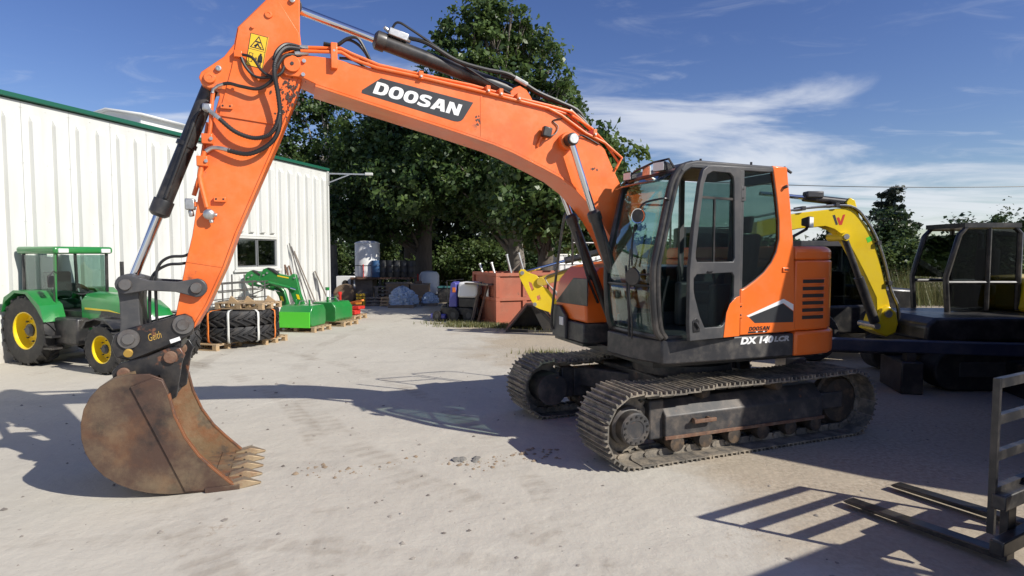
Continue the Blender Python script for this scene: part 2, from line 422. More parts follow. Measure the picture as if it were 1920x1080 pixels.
# ---- undercarriage
def track(side):
    yc = 0.98 * side
    b = MB()
    o_, i_ = (yc + 0.15 * side, yc - 0.15 * side)
    prof = [(o_, 0.235), (o_, 0.455), (yc + 0.02 * side, 0.60), (i_, 0.60), (i_, 0.235)]
    b.prism(prof, -1.12, 1.06, axis='x')
    fr = b.build('track_frame', M['frame_dark'], EX, bevel=0.012)
    fr.rotation_euler = (0, 0, R(2.05))
    MB().box(-1.13, 1.07, min(o_, o_ + 0.02 * side), max(o_, o_ + 0.02 * side), 0.215, 0.25).build('lower_edge', M['rust_edge'], fr, bevel=0.004)
    # fork at the idler end and motor bracket at the sprocket end
    MB().box(-1.46, -1.10, yc - 0.12, yc + 0.13, 0.30, 0.50).build('idler_yoke', M['frame_dark'], fr, bevel=0.02)
    MB().box(1.04, 1.22, yc - 0.13, yc + 0.10, 0.21, 0.62).build('motor_bracket', M['frame_dark'], fr, bevel=0.02)
    # step on the side of the frame
    st = MB(); st.bar((0.72, o_ + 0.0 * side, 0.385), (0.72, o_ + 0.07 * side, 0.385), 0.03, 0.05); st.bar((0.54, o_, 0.385), (0.54, o_ + 0.07 * side, 0.385), 0.03, 0.05)
    st.bar((0.76, o_ + 0.07 * side, 0.39), (0.48, o_ + 0.07 * side, 0.39), 0.03, 0.04)
    st.build('step', M['rust_edge'], fr, bevel=0.006)
    for x in (-1.0, -0.62, -0.22, 0.18, 0.56, 0.92):
        r = MB(); r.lathe([(0.05, -0.17), (0.085, -0.165), (0.095, -0.07), (0.075, -0.05), (0.075, 0.05), (0.095, 0.07), (0.085, 0.165), (0.05, 0.17)], (x, yc, 0.165), seg=16)
        r.build('roller', M['roller'], fr)
        MB().box(x - 0.055, x + 0.055, o_ - 0.05, o_ + 0.012, 0.14, 0.214).build('roller_bracket', M['rust_edge'], fr, bevel=0.01)
    for x in (-0.45, 0.55):
        r = MB(); r.lathe([(0.04, -0.14), (0.07, -0.13), (0.07, 0.1), (0.055, 0.14)], (x, yc, 0.655), seg=14); r.build('carrier_roller', M['roller'], fr)
    # sprocket with teeth, and the round final-drive cover with its bolts
    n = 21; poly = []
    for k in range(n):
        for dt, rr in ((-.5, .275), (-.22, .275), (-.1, .315), (.1, .315), (.22, .275)):
            a = 2 * PI * (k + dt) / n; poly.append((1.46 + rr * math.cos(a), 0.385 + rr * math.sin(a)))
    MB().prism(poly, yc - 0.025, yc + 0.025).build('sprocket', M['track'], fr)
    d = MB(); d.lathe([(0.20, -0.32 * side), (0.20, 0.10 * side), (0.17, 0.12 * side), (0.165, 0.215 * side), (0.15, 0.23 * side), (0.09, 0.232 * side), (0.085, 0.226 * side), (0.0, 0.226 * side)], (1.46, yc, 0.385), seg=32)
    fd = d.build('final_drive', M['frame_dark'], fr, angle=30)
    for k in range(14):
        a = 2 * PI * (k + .5) / 14
        p = Vector((1.46 + 0.13 * math.cos(a), yc + 0.229 * side, 0.385 + 0.13 * math.sin(a)))
        d.__init__(); d.cyl(p, p + Vector((0, 0.012 * side, 0)), 0.011, seg=6)
        d.build('bolt', M['black'], fr)
    w = MB(); w.lathe([(0.06, -0.11), (0.25, -0.10), (0.28, -0.045), (0.315, -0.03), (0.315, 0.03), (0.28, 0.045), (0.25, 0.10), (0.06, 0.11)], (-1.43, yc, 0.385), seg=32)
    w.build('idler_wheel', M['roller'], fr)
    # shoes
    shoe = MB()
    shoe.box(-0.083, 0.083, -0.29, 0.29, -0.007, 0.007)
    for gx, gh in ((-0.068, 0.028), (-0.002, 0.026), (0.062, 0.028)):
        shoe.prism([(gx - 0.013, 0.006), (gx + 0.013, 0.006), (gx + 0.007, gh + 0.012), (gx - 0.007, gh + 0.012)], -0.29, 0.29)
    for ly in (-0.075, 0.075):
        shoe.prism([(-0.095, -0.055), (-0.06, -0.075), (0.06, -0.075), (0.095, -0.05), (0.08, -0.006), (-0.08, -0.006)], ly - 0.018, ly + 0.018)
    shoe.cyl((0.085, -0.11, -0.045), (0.085, 0.11, -0.045), 0.022, seg=8)
    me = shoe.mesh('track_shoe', M['track'])
    Rp, zc, xa, xb = 0.352, 0.385, -1.43, 1.46
    L = xb - xa; per = 2 * L + 2 * PI * Rp; N = 47
    rr = random.Random(3 + side)
    for k in range(N):
        s = per * (k + 0.3) / N
        if s < L:
            x, z, a = xa + s, zc - Rp, PI
            nx, nz = 0, -1
        elif s < L + PI * Rp:
            t = (s - L) / Rp; nx, nz = math.sin(t), -math.cos(t); x, z = xb + Rp * nx, zc + Rp * nz
        elif s < 2 * L + PI * Rp:
            q = (s - L - PI * Rp) / L
            x, nx, nz = xb - q * L, 0, 1
            z = zc + Rp - 0.030 * math.sin(PI * min(q / 0.32, 1)) - 0.012 * math.sin(PI * max(0, (q - 0.32) / 0.68))
        else:
            t = (s - 2 * L - PI * Rp) / Rp; nx, nz = -math.sin(t), math.cos(t); x, z = xa + Rp * nx, zc + Rp * nz
        o = bpy.data.objects.new('track_shoe', me); COL.objects.link(o); o.parent = fr
        o.location = (x, yc, z)
        nv = Vector((nx, 0, nz)); yv = Vector((0, 1, 0)); xv = yv.cross(nv)
        o.rotation_euler = Matrix((xv, yv, nv)).transposed().to_euler()
    # trodden soil caught between the grousers
    sb = MB()
    for k in range(150):
        x = rr.uniform(-1.4, 1.5); y = yc + rr.uniform(-0.26, 0.26); s = rr.uniform(0.012, 0.03)
        q = (xb - x) / L
        z = zc + Rp - 0.030 * math.sin(PI * min(max(q / 0.32, 0), 1)) - 0.012 * math.sin(PI * max(0, (q - 0.32) / 0.68)) + 0.008
        sb.cyl((x, y, z - 0.006), (x + rr.uniform(-.01, .01), y, z + s * 0.55), s * 1.3, s * 0.5, seg=6)
    sb.build('soil', M['track_soil'], fr)['kind'] = 'stuff'
    return fr
track(1); track(-1)

c = MB()
c.box(-0.62, 0.62, -0.84, 0.84, 0.40, 0.68)
for sx in (-1, 1):
    for sy in (-1, 1):
        c.prism([(sx * 0.3, sy * 0.3), (sx * 0.62, sy * 0.2), (sx * 1.0, sy * 0.86), (sx * 0.5, sy * 0.86)], 0.36, 0.62, axis='z')
cb = c.xf(UC).build('carbody', M['frame_dark'], EX, bevel=0.02)
MB().lathe([(0.60, 0), (0.60, 0.12), (0.54, 0.14), (0.54, 0.30)], (0, 0, 0.68), (0, 0, 1), seg=36).build('slew_ring', M['frame_dark'], EX)

# ---- upper body platform
plan = [(-0.575, 1.215), (1.02, 1.215), (1.085, 1.18), (1.20, 0.75), (1.215, 0.30), (0.78, 0.26), (0.78, -0.30), (1.19, -0.34), (1.19, -1.18), (-0.575, -1.215)]
pl = MB().prism(plan, 0.99, 1.24, axis='z').build('platform', M['skirt'], EX, bevel=0.018)
MB().box(-1.2, 1.0, -0.9, 0.9, 0.90, 0.989).build('belly_plate', M['black'], EX)
# counterweight and engine hood, rounded to the tail
def tail(scale, y0=1.215, xr=-1.52):
    p = [(-0.58, y0 * scale)]
    for k in range(13):
        a = R(90 - 180 * k / 12.0)
        ca, sa = math.cos(a), math.sin(a)
        ex = 2.6
        p.append((-0.86 - (abs(ca) ** (2 / ex)) * (-(xr + 0.86)) * 1.0, (abs(sa) ** (2 / ex)) * math.copysign(1, sa) * y0 * scale))
    p.append((-0.58, -y0 * scale))
    return p
cw = MB().prism(tail(1.0, 1.225, -1.54), 0.985, 1.255, axis='z').build('counterweight', M['orange_body'], EX, bevel=0.035, seg=3)
hood = MB().prism(tail(1.0, 1.205, -1.50), 1.262, 2.03, axis='z').build('engine_hood', M['orange_body'], EX, bevel=0.02)
cap = MB()
p1 = tail(1.0, 1.20, -1.49); p2 = tail(0.97, 1.20, -1.43)
n = len(p1)
vs = [(a, b, 2.036) for a, b in p1] + [(a, b, 2.14) for a, b in p1] + [(a + (0.0 if a > -0.6 else 0.03), b * 0.965, 2.185) for a, b in p1]
fs = [tuple(range(n))[::-1], tuple(range(2 * n, 3 * n))]
for k in range(n):
    j = (k + 1) % n
    fs += [(k, j, n + j, n + k), (n + k, n + j, 2 * n + j, 2 * n + k)]
cap.add(vs, fs).build('hood_lid', M['orange_body'], EX, bevel=0.02)
# louvre slots: flush black strips paint in the shaded openings, slat lip above each
for k in range(6):
    z = 1.80 - k * 0.079
    x0, x1 = (-0.69, -0.995)
    MB().box(x1, x0, 1.150, 1.2065, z - 0.021, z + 0.021).build('louvre', M['decal_black'], hood, bevel=0.004)
    MB().prism([(1.2066, z + 0.0215), (1.2066, z + 0.034), (1.219, z + 0.026), (1.219, z + 0.0215)], x1 - 0.004, x0 + 0.004, axis='x').build('louvre_lip', M['orange_body'], hood)

# ---- cab
CABX = [(1.255, 1.10), (1.355, 1.165), (1.65, 1.20), (1.95, 1.205), (2.10, 1.175), (2.76, 1.02), (2.90, 0.955), (2.975, 0.87)]
def cabx(z):
    for (z0, x0), (z1, x1) in zip(CABX, CABX[1:]):
        if z <= z1: return x0 + (x1 - x0) * (z - z0) / (z1 - z0)
    return CABX[-1][1]
rf = MB().prism([(-0.24, 2.955), (-0.24, 3.02), (0.72, 3.035), (0.86, 3.005), (0.93, 2.93), (0.88, 2.90), (0.80, 2.95)], 0.29, 1.222).build('cab_roof', M['charcoal'], EX, bevel=0.015)
for x in (0.62, -0.02):
    m = MB(); m.cyl((x, 1.13, 3.02), (x, 1.13, 3.065), 0.012, seg=8); m.build('roof_bolt', M['black'], rf)
def pillar(y, off, name='front_pillar', r=0.034, mt='black'):
    pts = [(cabx(z) + off, y, z) for z in (1.26, 1.36, 1.65, 1.95, 2.1, 2.4, 2.76, 2.9, 2.965)] + [(0.76, y, 3.0)]
    return MB().tube(pts, r, seg=10, smooth=3).build(name, M[mt], EX)
pillar(1.185, -0.005); pillar(0.315, 0.03)
pillar(1.195, -0.055, r=0.028); 
# windscreen, two panes with a bar between
def ws(z0, z1):
    def fn(a, b):
        z = z0 + (z1 - z0) * b; y = 1.165 - (1.165 - 0.335) * a
        return (cabx(z) + 0.03 * a + 0.035 * (1 - (2 * a - 1) ** 2) - 0.002, y, z)
    return fn
up = MB().grid(ws(1.79, 2.90), 8, 12).build('windscreen', M['glass'], EX, solid=0.006)
lo_ = MB().grid(ws(1.275, 1.775), 8, 8).build('lower_windscreen', M['glass'], EX, solid=0.006)
MB().tube([ws(1.782, 1.783)(k / 8, 0) for k in range(9)], 0.012, seg=6).build('windscreen_bar', M['black'], EX)
MB().tube([ws(1.27, 1.28)(k / 8, 0) for k in range(9)], 0.03, seg=8).build('lower_rail', M['black'], EX)
MB().tube([ws(2.905, 2.95)(k / 8, 0) for k in range(9)], 0.03, seg=8).build('upper_rail', M['black'], EX)
# sun visor above the windscreen
vz = MB().grid(lambda a, b: (1.13 - 0.20 * b + 0.03 * (1 - (2 * a - 1) ** 2), 1.17 - 0.86 * a, 2.815 + 0.115 * b), 8, 4)
vz.build('sun_visor', M['glass_dark'], EX, solid=0.012)
MB().tube([(0.935 + 0.03 * (1 - (2 * k / 8 - 1) ** 2), 1.19 - 0.89 * k / 8, 2.935) for k in range(9)], 0.018, seg=6).build('visor_rail', M['zinc'], EX)
# floor, lower walls
MB().box(-0.45, 1.06, 0.30, 1.16, 1.241, 1.275).build('cab_floor', M['charcoal'], EX)
bw = MB(); bw.box(-0.52, -0.47, 0.30, 1.155, 1.243, 1.95); bw.box(-0.50, -0.44, 0.30, 0.36, 1.95, 2.98); bw.box(-0.46, -0.40, 0.36, 1.155, 2.88, 2.98)
bw.build('cab_rear_wall', M['charcoal'], EX)
MB().box(-0.455, -0.449, 0.362, 1.15, 1.952, 2.878).build('rear_window', M['glass'], EX)
rs = MB(); rs.box(-0.46, 0.30, 0.29, 0.33, 1.243, 1.95); rs.box(0.30, 1.08, 0.29, 0.33, 1.243, 1.42); rs.box(0.22, 0.28, 0.29, 0.325, 1.95, 2.95)
rs.build('cab_inner_wall', M['charcoal'], EX)
MB().box(-0.44, 0.22, 0.306, 0.312, 1.95, 2.94).build('inner_window', M['glass'], EX)
MB().prism([(0.28, 1.43), (1.10, 1.43), (1.15, 1.9), (1.0, 2.7), (0.86, 2.93), (0.28, 2.93)], 0.306, 0.312).build('inner_window', M['glass'], EX)
# orange quarter panel that sweeps up behind the side window, with the window itself
arc = [(0.135, 1.735), (0.09, 1.755), (-0.02, 1.82), (-0.14, 1.905), (-0.24, 2.012), (-0.30, 2.12), (-0.333, 2.26), (-0.325, 2.45), (-0.285, 2.70), (-0.232, 2.965)]
op = [(-0.215, 3.025), (-0.416, 3.02), (-0.475, 2.62), (-0.54, 2.135), (-0.583, 1.262), (0.165, 1.247), (0.165, 1.735)] + arc[0:]
qp = MB().prism(op, 1.165, 1.222).build('quarter_panel', M['orange_body'], EX, bevel=0.012)
MB().prism([(0.137, 2.955)] + arc[::1], 1.190, 1.196).build('side_window', M['glass_dark'], EX)
MB().prism([(0.14, 1.74), (0.235, 1.70), (0.262, 2.965), (0.14, 2.965)], 1.16, 1.2225).build('door_post', M['charcoal'], EX, bevel=0.008)
MB().prism([(0.166, 1.247), (0.235, 1.247), (0.235, 1.70), (0.166, 1.735)], 1.16, 1.2155).build('door_post_foot', M['orange_body'], EX)
MB().tube([(a, 1.208, b) for a, b in arc], 0.008, seg=6).build('window_seal', M['rubber'], EX)
MB().box(-0.20, 0.80, 1.165, 1.2235, 2.952, 3.0).build('roof_rail', M['charcoal'], EX, bevel=0.012)
# door, standing a little open on its rear hinges
DR = Matrix.Translation((0.20, 1.235, 0)) @ Matrix.Rotation(R(9.5), 4, 'Z')
def dpr(poly, y0, y1): return MB().prism([(a, b) for a, b in poly], y0, y1, M=DR)
outer = [(0.0, 1.245), (0.70, 1.245), (0.716, 1.40), (0.716, 1.95), (0.668, 2.39), (0.60, 2.79), (0.555, 2.92), (0.49, 2.965), (0.05, 2.98), (0.0, 2.94)]
g1 = [(0.62, 2.02), (0.64, 2.06), (0.64, 2.11), (0.595, 2.45), (0.545, 2.78), (0.50, 2.88), (0.42, 2.915), (0.18, 2.915), (0.13, 2.88), (0.115, 2.82), (0.085, 2.06), (0.11, 2.02)]
g2 = [(0.50, 1.362), (0.57, 1.48), (0.645, 1.68), (0.662, 1.75), (0.662, 1.86), (0.62, 1.90), (0.12, 1.91), (0.088, 1.87), (0.088, 1.67), (0.145, 1.57), (0.19, 1.45), (0.235, 1.38), (0.27, 1.362)]
def ring(mb, out, inn, y0, y1):
    """door skin with openings: bmesh fill between loops"""
    bm = bmesh.new()
    es = []
    for loop in [out] + inn:
        vv = [bm.verts.new((a, y0, b)) for a, b in loop]
        for k in range(len(vv)): es.append(bm.edges.new((vv[k], vv[(k + 1) % len(vv)])))
    bmesh.ops.triangle_fill(bm, edges=es, use_beauty=True)
    r = bmesh.ops.extrude_face_region(bm, geom=bm.faces[:])
    bmesh.ops.translate(bm, verts=[e for e in r['geom'] if isinstance(e, bmesh.types.BMVert)], vec=(0, y1 - y0, 0))
    bm.verts.index_update()
    mb.add([v.co.copy() for v in bm.verts], [[v.index for v in f.verts] for f in bm.faces])
    bm.free()
    return mb
door = ring(MB(), outer, [g1, g2], -0.03, 0.018).xf(DR).build('cab_door', M['charcoal'], EX, bevel=0.006, angle=40)
dpr(g1, -0.008, -0.002).build('door_window', M['glass_dark'], door)
dpr(g2, -0.008, -0.002).build('door_lower_window', M['glass_dark'], door)
MB().box(0.115, 0.575, -0.014, 0.006, 2.645, 2.668, M=DR).build('window_bar', M['black'], door)
MB().box(0.365, 0.385, -0.014, 0.005, 2.02, 2.645, M=DR).build('window_bar', M['black'], door)
dpr([(0.0, 1.249), (0.236, 1.249), (0.20, 1.50), (0.15, 1.59), (0.06, 1.655), (0.0, 1.667)], 0.0182, 0.024).build('door_corner', M['orange_body'], door, bevel=0.004)
dpr([(0.575, 1.33), (0.665, 1.33), (0.675, 1.44), (0.63, 1.475), (0.585, 1.44)], 0.0182, 0.027).build('handle_plate', M['black'], door, bevel=0.006)
MB().bar(DR @ Vector((0.60, 0.04, 1.37)), DR @ Vector((0.65, 0.045, 1.43)), 0.02, 0.012).build('door_handle', M['charcoal'], door)
MB().tube([DR @ Vector(p) for p in [(0.50, -0.02, 1.90), (0.48, 0.03, 1.925), (0.42, 0.03, 1.925), (0.42, -0.02, 1.90)]], 0.007, seg=6).build('latch', M['black'], door)
for z in (2.72, 1.51):
    h = MB(); h.box(0.13, 0.235, 1.224, 1.234, z - 0.075, z + 0.075); h.cyl((0.20, 1.245, z - 0.08), (0.20, 1.245, z + 0.08), 0.012, seg=8)
    hg = h.build('hinge', M['charcoal'] if z > 2 else M['orange_body'], EX, bevel=0.002)
    for dz in (-0.045, 0.045):
        MB().cyl((0.165, 1.2342, z + dz), (0.165, 1.241, z + dz), 0.009, seg=6).build('bolt', M['black'], hg)
# stripe emblem, small badge, model lettering, grab recess
Y = 1.2235
MB().prism([(0.078, 1.452), (-0.409, 1.618), (-0.548, 1.555), (-0.550, 1.485), (-0.41, 1.572), (0.05, 1.437)], 1.2205, Y).build('white_stripe', M['white'], qp)
MB().prism([(0.048, 1.437), (-0.40, 1.570), (-0.550, 1.478), (-0.552, 1.362), (-0.032, 1.372)], 1.2205, Y).build('grey_chevron', M['decal_dark'], qp)
block_letters(M['decal_black'], qp, Vector((0.045, Y + .0004, 1.292)), Vector((-1, 0, 0)), Vector((0, 0, 1)), 0.27, 0.042)
MB().prism([(0.057, 1.266), (-0.19, 1.268), (-0.21, 1.287), (0.05, 1.285)], 1.2205, Y).build('badge_bar', M['decal_black'], qp)
for x in (-0.06, -0.155):
    MB().box(x - 0.012, x + 0.012, 1.2236, 1.2242, 1.272, 1.283).build('badge_mark', M['white'], qp)
text_mesh('model_lettering', 'DX 140', M['white'], pl, (0.145, 1.2165, 1.150), (-1, 0, 0.0), (0, 0, 1), 0.435, 0.078, bold=0.06, shear=0.18)
text_mesh('model_suffix', 'LCR', mat('grey_lettering', (0.42, 0.42, 0.42), 0.4), pl, (-0.30, 1.2165, 1.158), (-1, 0, 0.0), (0, 0, 1), 0.21, 0.060, bold=0.05, shear=0.18)
MB().box(-0.475, -0.382, 1.2225, 1.236, 1.905, 1.955).build('grab_frame', M['orange_body'], qp, bevel=0.012, seg=3)
MB().box(-0.455, -0.402, 1.2362, 1.238, 1.922, 1.938).build('grab_slot', M['decal_black'], qp)
MB().cyl((-0.37, 1.222, 2.80), (-0.385, 1.262, 2.815), 0.018, seg=8).build('coat_hook', M['black'], qp)
MB().tube([(-0.44, 1.10, 3.0), (-0.48, 1.12, 3.03), (-0.53, 1.12, 3.0), (-0.57, 1.12, 2.98)], 0.016, seg=6).build('rear_lamp_bracket', M['black'], EX)
# interior
s = MB(); s.box(-0.15, 0.33, 0.55, 1.0, 1.55, 1.68); st = s.build('seat', M['seat'], EX, bevel=0.05, seg=3)
MB().prism([(-0.25, 1.66), (-0.12, 1.66), (-0.22, 2.32), (-0.34, 2.32)], 0.57, 0.98).build('seat_back', M['seat'], st, bevel=0.04, seg=3)
MB().prism([(-0.27, 2.33), (-0.22, 2.33), (-0.25, 2.52), (-0.31, 2.52)], 0.66, 0.89).build('headrest', M['seat'], st, bevel=0.02)
MB().box(-0.05, 0.28, 0.60, 0.95, 1.276, 1.55).build('seat_base', M['charcoal'], st)
for y in (0.45, 1.06):
    MB().box(-0.1, 0.40, y - 0.06, y + 0.06, 1.277, 1.78).build('console', M['charcoal'], EX, bevel=0.03)
    j = MB(); j.tube([(0.36, y, 1.78), (0.38, y, 1.88), (0.40, y, 1.96)], [0.014, 0.014, 0.02, 0.024, 0.024], seg=8, smooth=2); j.build('joystick', M['seat'], EX)
for y in (0.66, 0.78):
    MB().tube([(0.82, y, 1.275), (0.80, y, 1.6), (0.74, y, 1.86)], 0.012, seg=6, smooth=3).build('travel_lever', M['black'], EX)
MB().box(0.60, 0.66, 0.36, 0.44, 1.75, 1.98).build('monitor', M['seat'], EX, bevel=0.01)
# mirrors
mr = MB(); mr.lathe([(0.075, 0), (0.078, 0.012), (0.06, 0.035), (0.02, 0.045)], (1.285, 1.03, 2.48), (-0.75, -0.42, 0.0), seg=28); mro = mr.build('round_mirror', M['black'], EX)
MB().lathe([(0.0745, 0), (0.0745, 0.002), (0.03, -0.006), (0.0, -0.007)], (1.2845, 1.0295, 2.48), (0.0, 0.0, 0.0) if False else (0.75, 0.42, 0.0), seg=28).build('mirror_glass', M['mirror'], mro)
MB().tube([(1.05, 1.21, 2.63), (1.13, 1.24, 2.64), (1.24, 1.10, 2.61), (1.27, 1.05, 2.56)], 0.011, seg=6, smooth=4).build('mirror_arm', M['black'], EX)
m2 = MB(); m2.lathe([(0.03, -0.02), (0.085, -0.012), (0.092, 0.0), (0.085, 0.012)], (1.31, 0.99, 1.87), (0.85, 0.3, 0.0), seg=24); m2.build('lower_mirror', M['black'], EX)
MB().tube([(1.20, 1.18, 1.90), (1.26, 1.10, 1.895), (1.30, 0.99, 1.885)], 0.009, seg=6).build('mirror_arm', M['black'], EX)
# wipers
MB().tube([(1.235, 0.86, 1.22), (1.275, 0.92, 1.42), (1.29, 0.88, 1.80), (1.265, 0.86, 2.15)], 0.009, seg=6, smooth=4).build('wiper_arm', M['black'], EX)
MB().tube([(1.285, 0.93, 1.98), (1.27, 0.90, 2.20), (1.225, 0.88, 2.40)], 0.010, seg=6).build('wiper_blade', M['rubber'], EX)
MB().tube([(1.25, 0.83, 1.24), (1.285, 0.88, 1.50), (1.30, 0.87, 1.72), (1.295, 0.83, 1.98)], 0.013, seg=6, smooth=3).build('wiper_blade', M['rubber'], EX)
# lamps on the roof front and side
def lamp(p, w=0.13, h=0.085, d=0.08, rz=0):
    T = Matrix.Translation(p) @ Matrix.Rotation(rz, 4, 'Z')
    b_ = MB().prism([(-d, -h * .3), (-d, h * .3), (0, h * .5), (0, -h * .5)], -w / 2, w / 2, M=T).build('work_lamp', M['black'], EX, bevel=0.01)
    MB().box(0.001, 0.006, -w * .44, w * .44, -h * .42, h * .42, M=T).build('lamp_lens', M['lamp'], b_, bevel=0.004)
    return b_
lamp((1.03, 1.0, 2.985), w=0.16, h=0.10, d=0.12, rz=0.25)
lamp((1.06, 0.44, 2.95), w=0.13, h=0.09, rz=0.2)
MB().tube([(0.90, 1.12, 2.93), (0.98, 1.10, 3.05), (0.99, 0.85, 3.05), (1.03, 0.60, 3.00), (1.0, 0.40, 2.97)], 0.012, seg=6).build('lamp_rail', M['black'], EX)
MB().box(0.99, 1.005, 0.66, 0.80, 2.90, 3.02).build('lamp_plate', M['zinc'], EX)

# ---- right-hand tool box with black front panel, seen past the boom
MB().prism([(0.55, 1.25), (1.17, 1.25), (1.19, 1.50), (1.14, 1.76), (0.98, 1.93), (0.55, 2.0)], -1.18, -0.30).build('tool_box', M['orange_body'], EX, bevel=0.03, seg=3)
fp = MB(); fp.prism([(-1.185, 1.0), (-1.185, 1.42), (-0.96, 1.42), (-0.78, 1.30), (-0.78, 1.0)], 1.192, 1.235, axis='x')
bx = fp.build('box_front_panel', M['charcoal'], EX, bevel=0.01)
MB().prism([(-1.12, 1.455), (-0.58, 1.80), (-0.20, 1.80), (-0.20, 1.47)], 1.20, 1.215, axis='x').build('anti_slip_panel', M['black'], EX, bevel=0.006)
MB().box(1.236, 1.25, -0.93, -0.81, 1.17, 1.28).build('front_lamp', M['lamp'], bx, bevel=0.006)
MB().box(0.60, 1.19, -1.19, -0.35, 0.955, 0.988).build('box_floor', M['black'], EX)
hr = MB(); hr.tube([(1.24, -1.14, 1.08), (1.27, -1.12, 1.3), (1.24, -0.86, 2.45), (1.21, -0.80, 2.62)], 0.018, seg=8, smooth=3)
hr.build('front_hand_rail', M['black'], EX)
hr = MB()
hr.tube([(0.95, -1.16, 1.95), (0.95, -1.16, 2.52), (0.90, -1.16, 2.58), (0.30, -1.16, 2.58), (0.24, -1.16, 2.52), (0.24, -1.16, 1.95)], 0.016, seg=8)
hr.tube([(0.95, -1.16, 2.25), (0.24, -1.16, 2.25)], 0.014, seg=8)
hr.build('hand_rail', M['black'], EX)
hr = MB(); hr.tube([(0.15, -1.16, 1.95), (0.12, -1.16, 2.72), (0.05, -1.16, 2.80), (-0.55, -1.16, 2.80), (-0.62, -1.16, 2.72), (-0.62, -1.16, 1.95)], 0.016, seg=8)
hr.build('hand_rail', M['black'], EX)
MB().box(-0.60, 0.55, -1.17, 0.28, 1.245, 1.95).build('inner_cover', M['charcoal'], EX, bevel=0.03)
sp = MB(); sp.box(-0.15, 0.62, -0.30, -0.26, 1.24, 1.62); sp.box(-0.15, 0.62, 0.23, 0.27, 1.24, 1.62)
sp.build('boom_bracket', M['black'], EX, bevel=0.02)
# antenna and small lamp on the hood
MB().tube([(-0.62, 0.9, 2.18), (-0.64, 0.92, 2.24), (-0.80, 0.95, 2.30), (-0.96, 0.97, 2.38), (-0.98, 0.97, 2.42)], 0.018, seg=6).build('lamp_bracket', M['black'], EX)
MB().box(-0.80, -0.70, 0.72, 0.80, 2.185, 2.23).build('filler_cap', M['black'], EX, bevel=0.01)
lamp((-0.98, 1.02, 2.46), w=0.12, h=0.13, d=0.09, rz=PI * 0.62)

# ---- boom
top = [(4.56, 3.945), (4.45, 3.965), (4.11, 3.955), (3.96, 3.925), (2.755, 3.79), (2.39, 3.732), (1.90, 3.640), (1.68, 3.565), (1.50, 3.48), (1.34, 3.39), (1.22, 3.28), (1.12, 3.08), (1.0, 2.87), (0.80, 2.2), (0.60, 1.62), (0.50, 1.50)]
low = [(0.30, 1.42), (0.22, 1.52), (0.30, 1.66), (0.52, 1.72)]
low = [(0.36, 1.40), (0.26, 1.52)]
und = [(0.46, 1.36), (0.75, 1.62), (1.0, 2.06), (1.12, 2.30), (1.25, 2.50), (1.40, 2.67), (1.56, 2.82), (1.76, 2.955), (1.96, 3.045), (2.14, 3.12), (2.32, 3.195), (2.53, 3.265), (3.0, 3.385), (3.96, 3.615), (4.30, 3.70), (4.42, 3.75)]
nose = [(4.56, 3.755), (4.61, 3.80), (4.625, 3.86), (4.60, 3.91)]
foot = [(0.36, 1.34), (0.27, 1.40), (0.26, 1.50), (0.34, 1.57)]
bpoly = nose + top + foot[::-1] + und
boom = MB().prism(bpoly, -0.205, 0.215).build('boom', M['orange'], EX, bevel=0.008)
def strip(pts, off, th, y0, y1):
    """flange plate following a profile"""
    a = []; b_ = []
    for i, p in enumerate(pts):
        q0 = Vector(pts[max(i - 1, 0)]); q1 = Vector(pts[min(i + 1, len(pts) - 1)])
        t = (q1 - q0).normalized(); nn = Vector((-t.y, t.x))
        a.append(Vector(p) + nn * off); b_.append(Vector(p) + nn * (off + th))
    return MB().prism([tuple(v) for v in a] + [tuple(v) for v in b_[::-1]], y0, y1)
strip(und[1:-1], -0.006, -0.022, -0.222, 0.232).build('boom_lower_flange', M['orange'], boom, bevel=0.003)
strip(und[1:-1], 0.0, 0.012, 0.216, 0.221).build('weld_seam', M['orange'], boom)
for s in (1, -1):
    MB().cyl((4.505, 0.216 * s, 3.862), (4.505, 0.245 * s, 3.862), 0.075, seg=24).build('pin_boss', M['orange'], boom, bevel=0.006)
    MB().cyl((4.505, 0.246 * s, 3.862), (4.505, 0.252 * s, 3.862), 0.016, seg=10).build('pin_bolt', M['black'], boom)
for p in ((4.40, 3.90), (4.41, 3.775)):
    MB().cyl((p[0], 0.2165, p[1]), (p[0], 0.238, p[1]), 0.018, seg=10).build('bolt', M['zinc'], boom)
MB().box(2.655, 2.675, 0.2155, 0.2185, 3.31, 3.775).build('butt_weld', M['orange'], boom)
# decal panel + lettering
MB().prism([(3.69, 3.815), (2.752, 3.659), (2.86, 3.485), (2.885, 3.463), (2.92, 3.453), (2.96, 3.455), (3.878, 3.655), (3.872, 3.685)], 0.214, 0.2172).build('name_panel', M['decal_dark'], boom)
XD, YD = Vector((-0.847, 0, -0.150)).normalized(), Vector((-0.150, 0, 0.847)).normalized()
block_letters(M['white'], boom, Vector((3.772, 0.2182, 3.664)), XD, YD, 0.872, 0.120)
# bolt-on pads, arm-cylinder bracket on top of the boom
br = MB()
for y in (-0.10, 0.075):
    br.prism([(1.98, 3.64), (2.07, 3.80), (2.12, 3.87), (2.20, 3.91), (2.27, 3.88), (2.34, 3.80), (2.42, 3.72)], y, y + 0.04)
br.build('cylinder_bracket', M['orange'], boom, bevel=0.006)
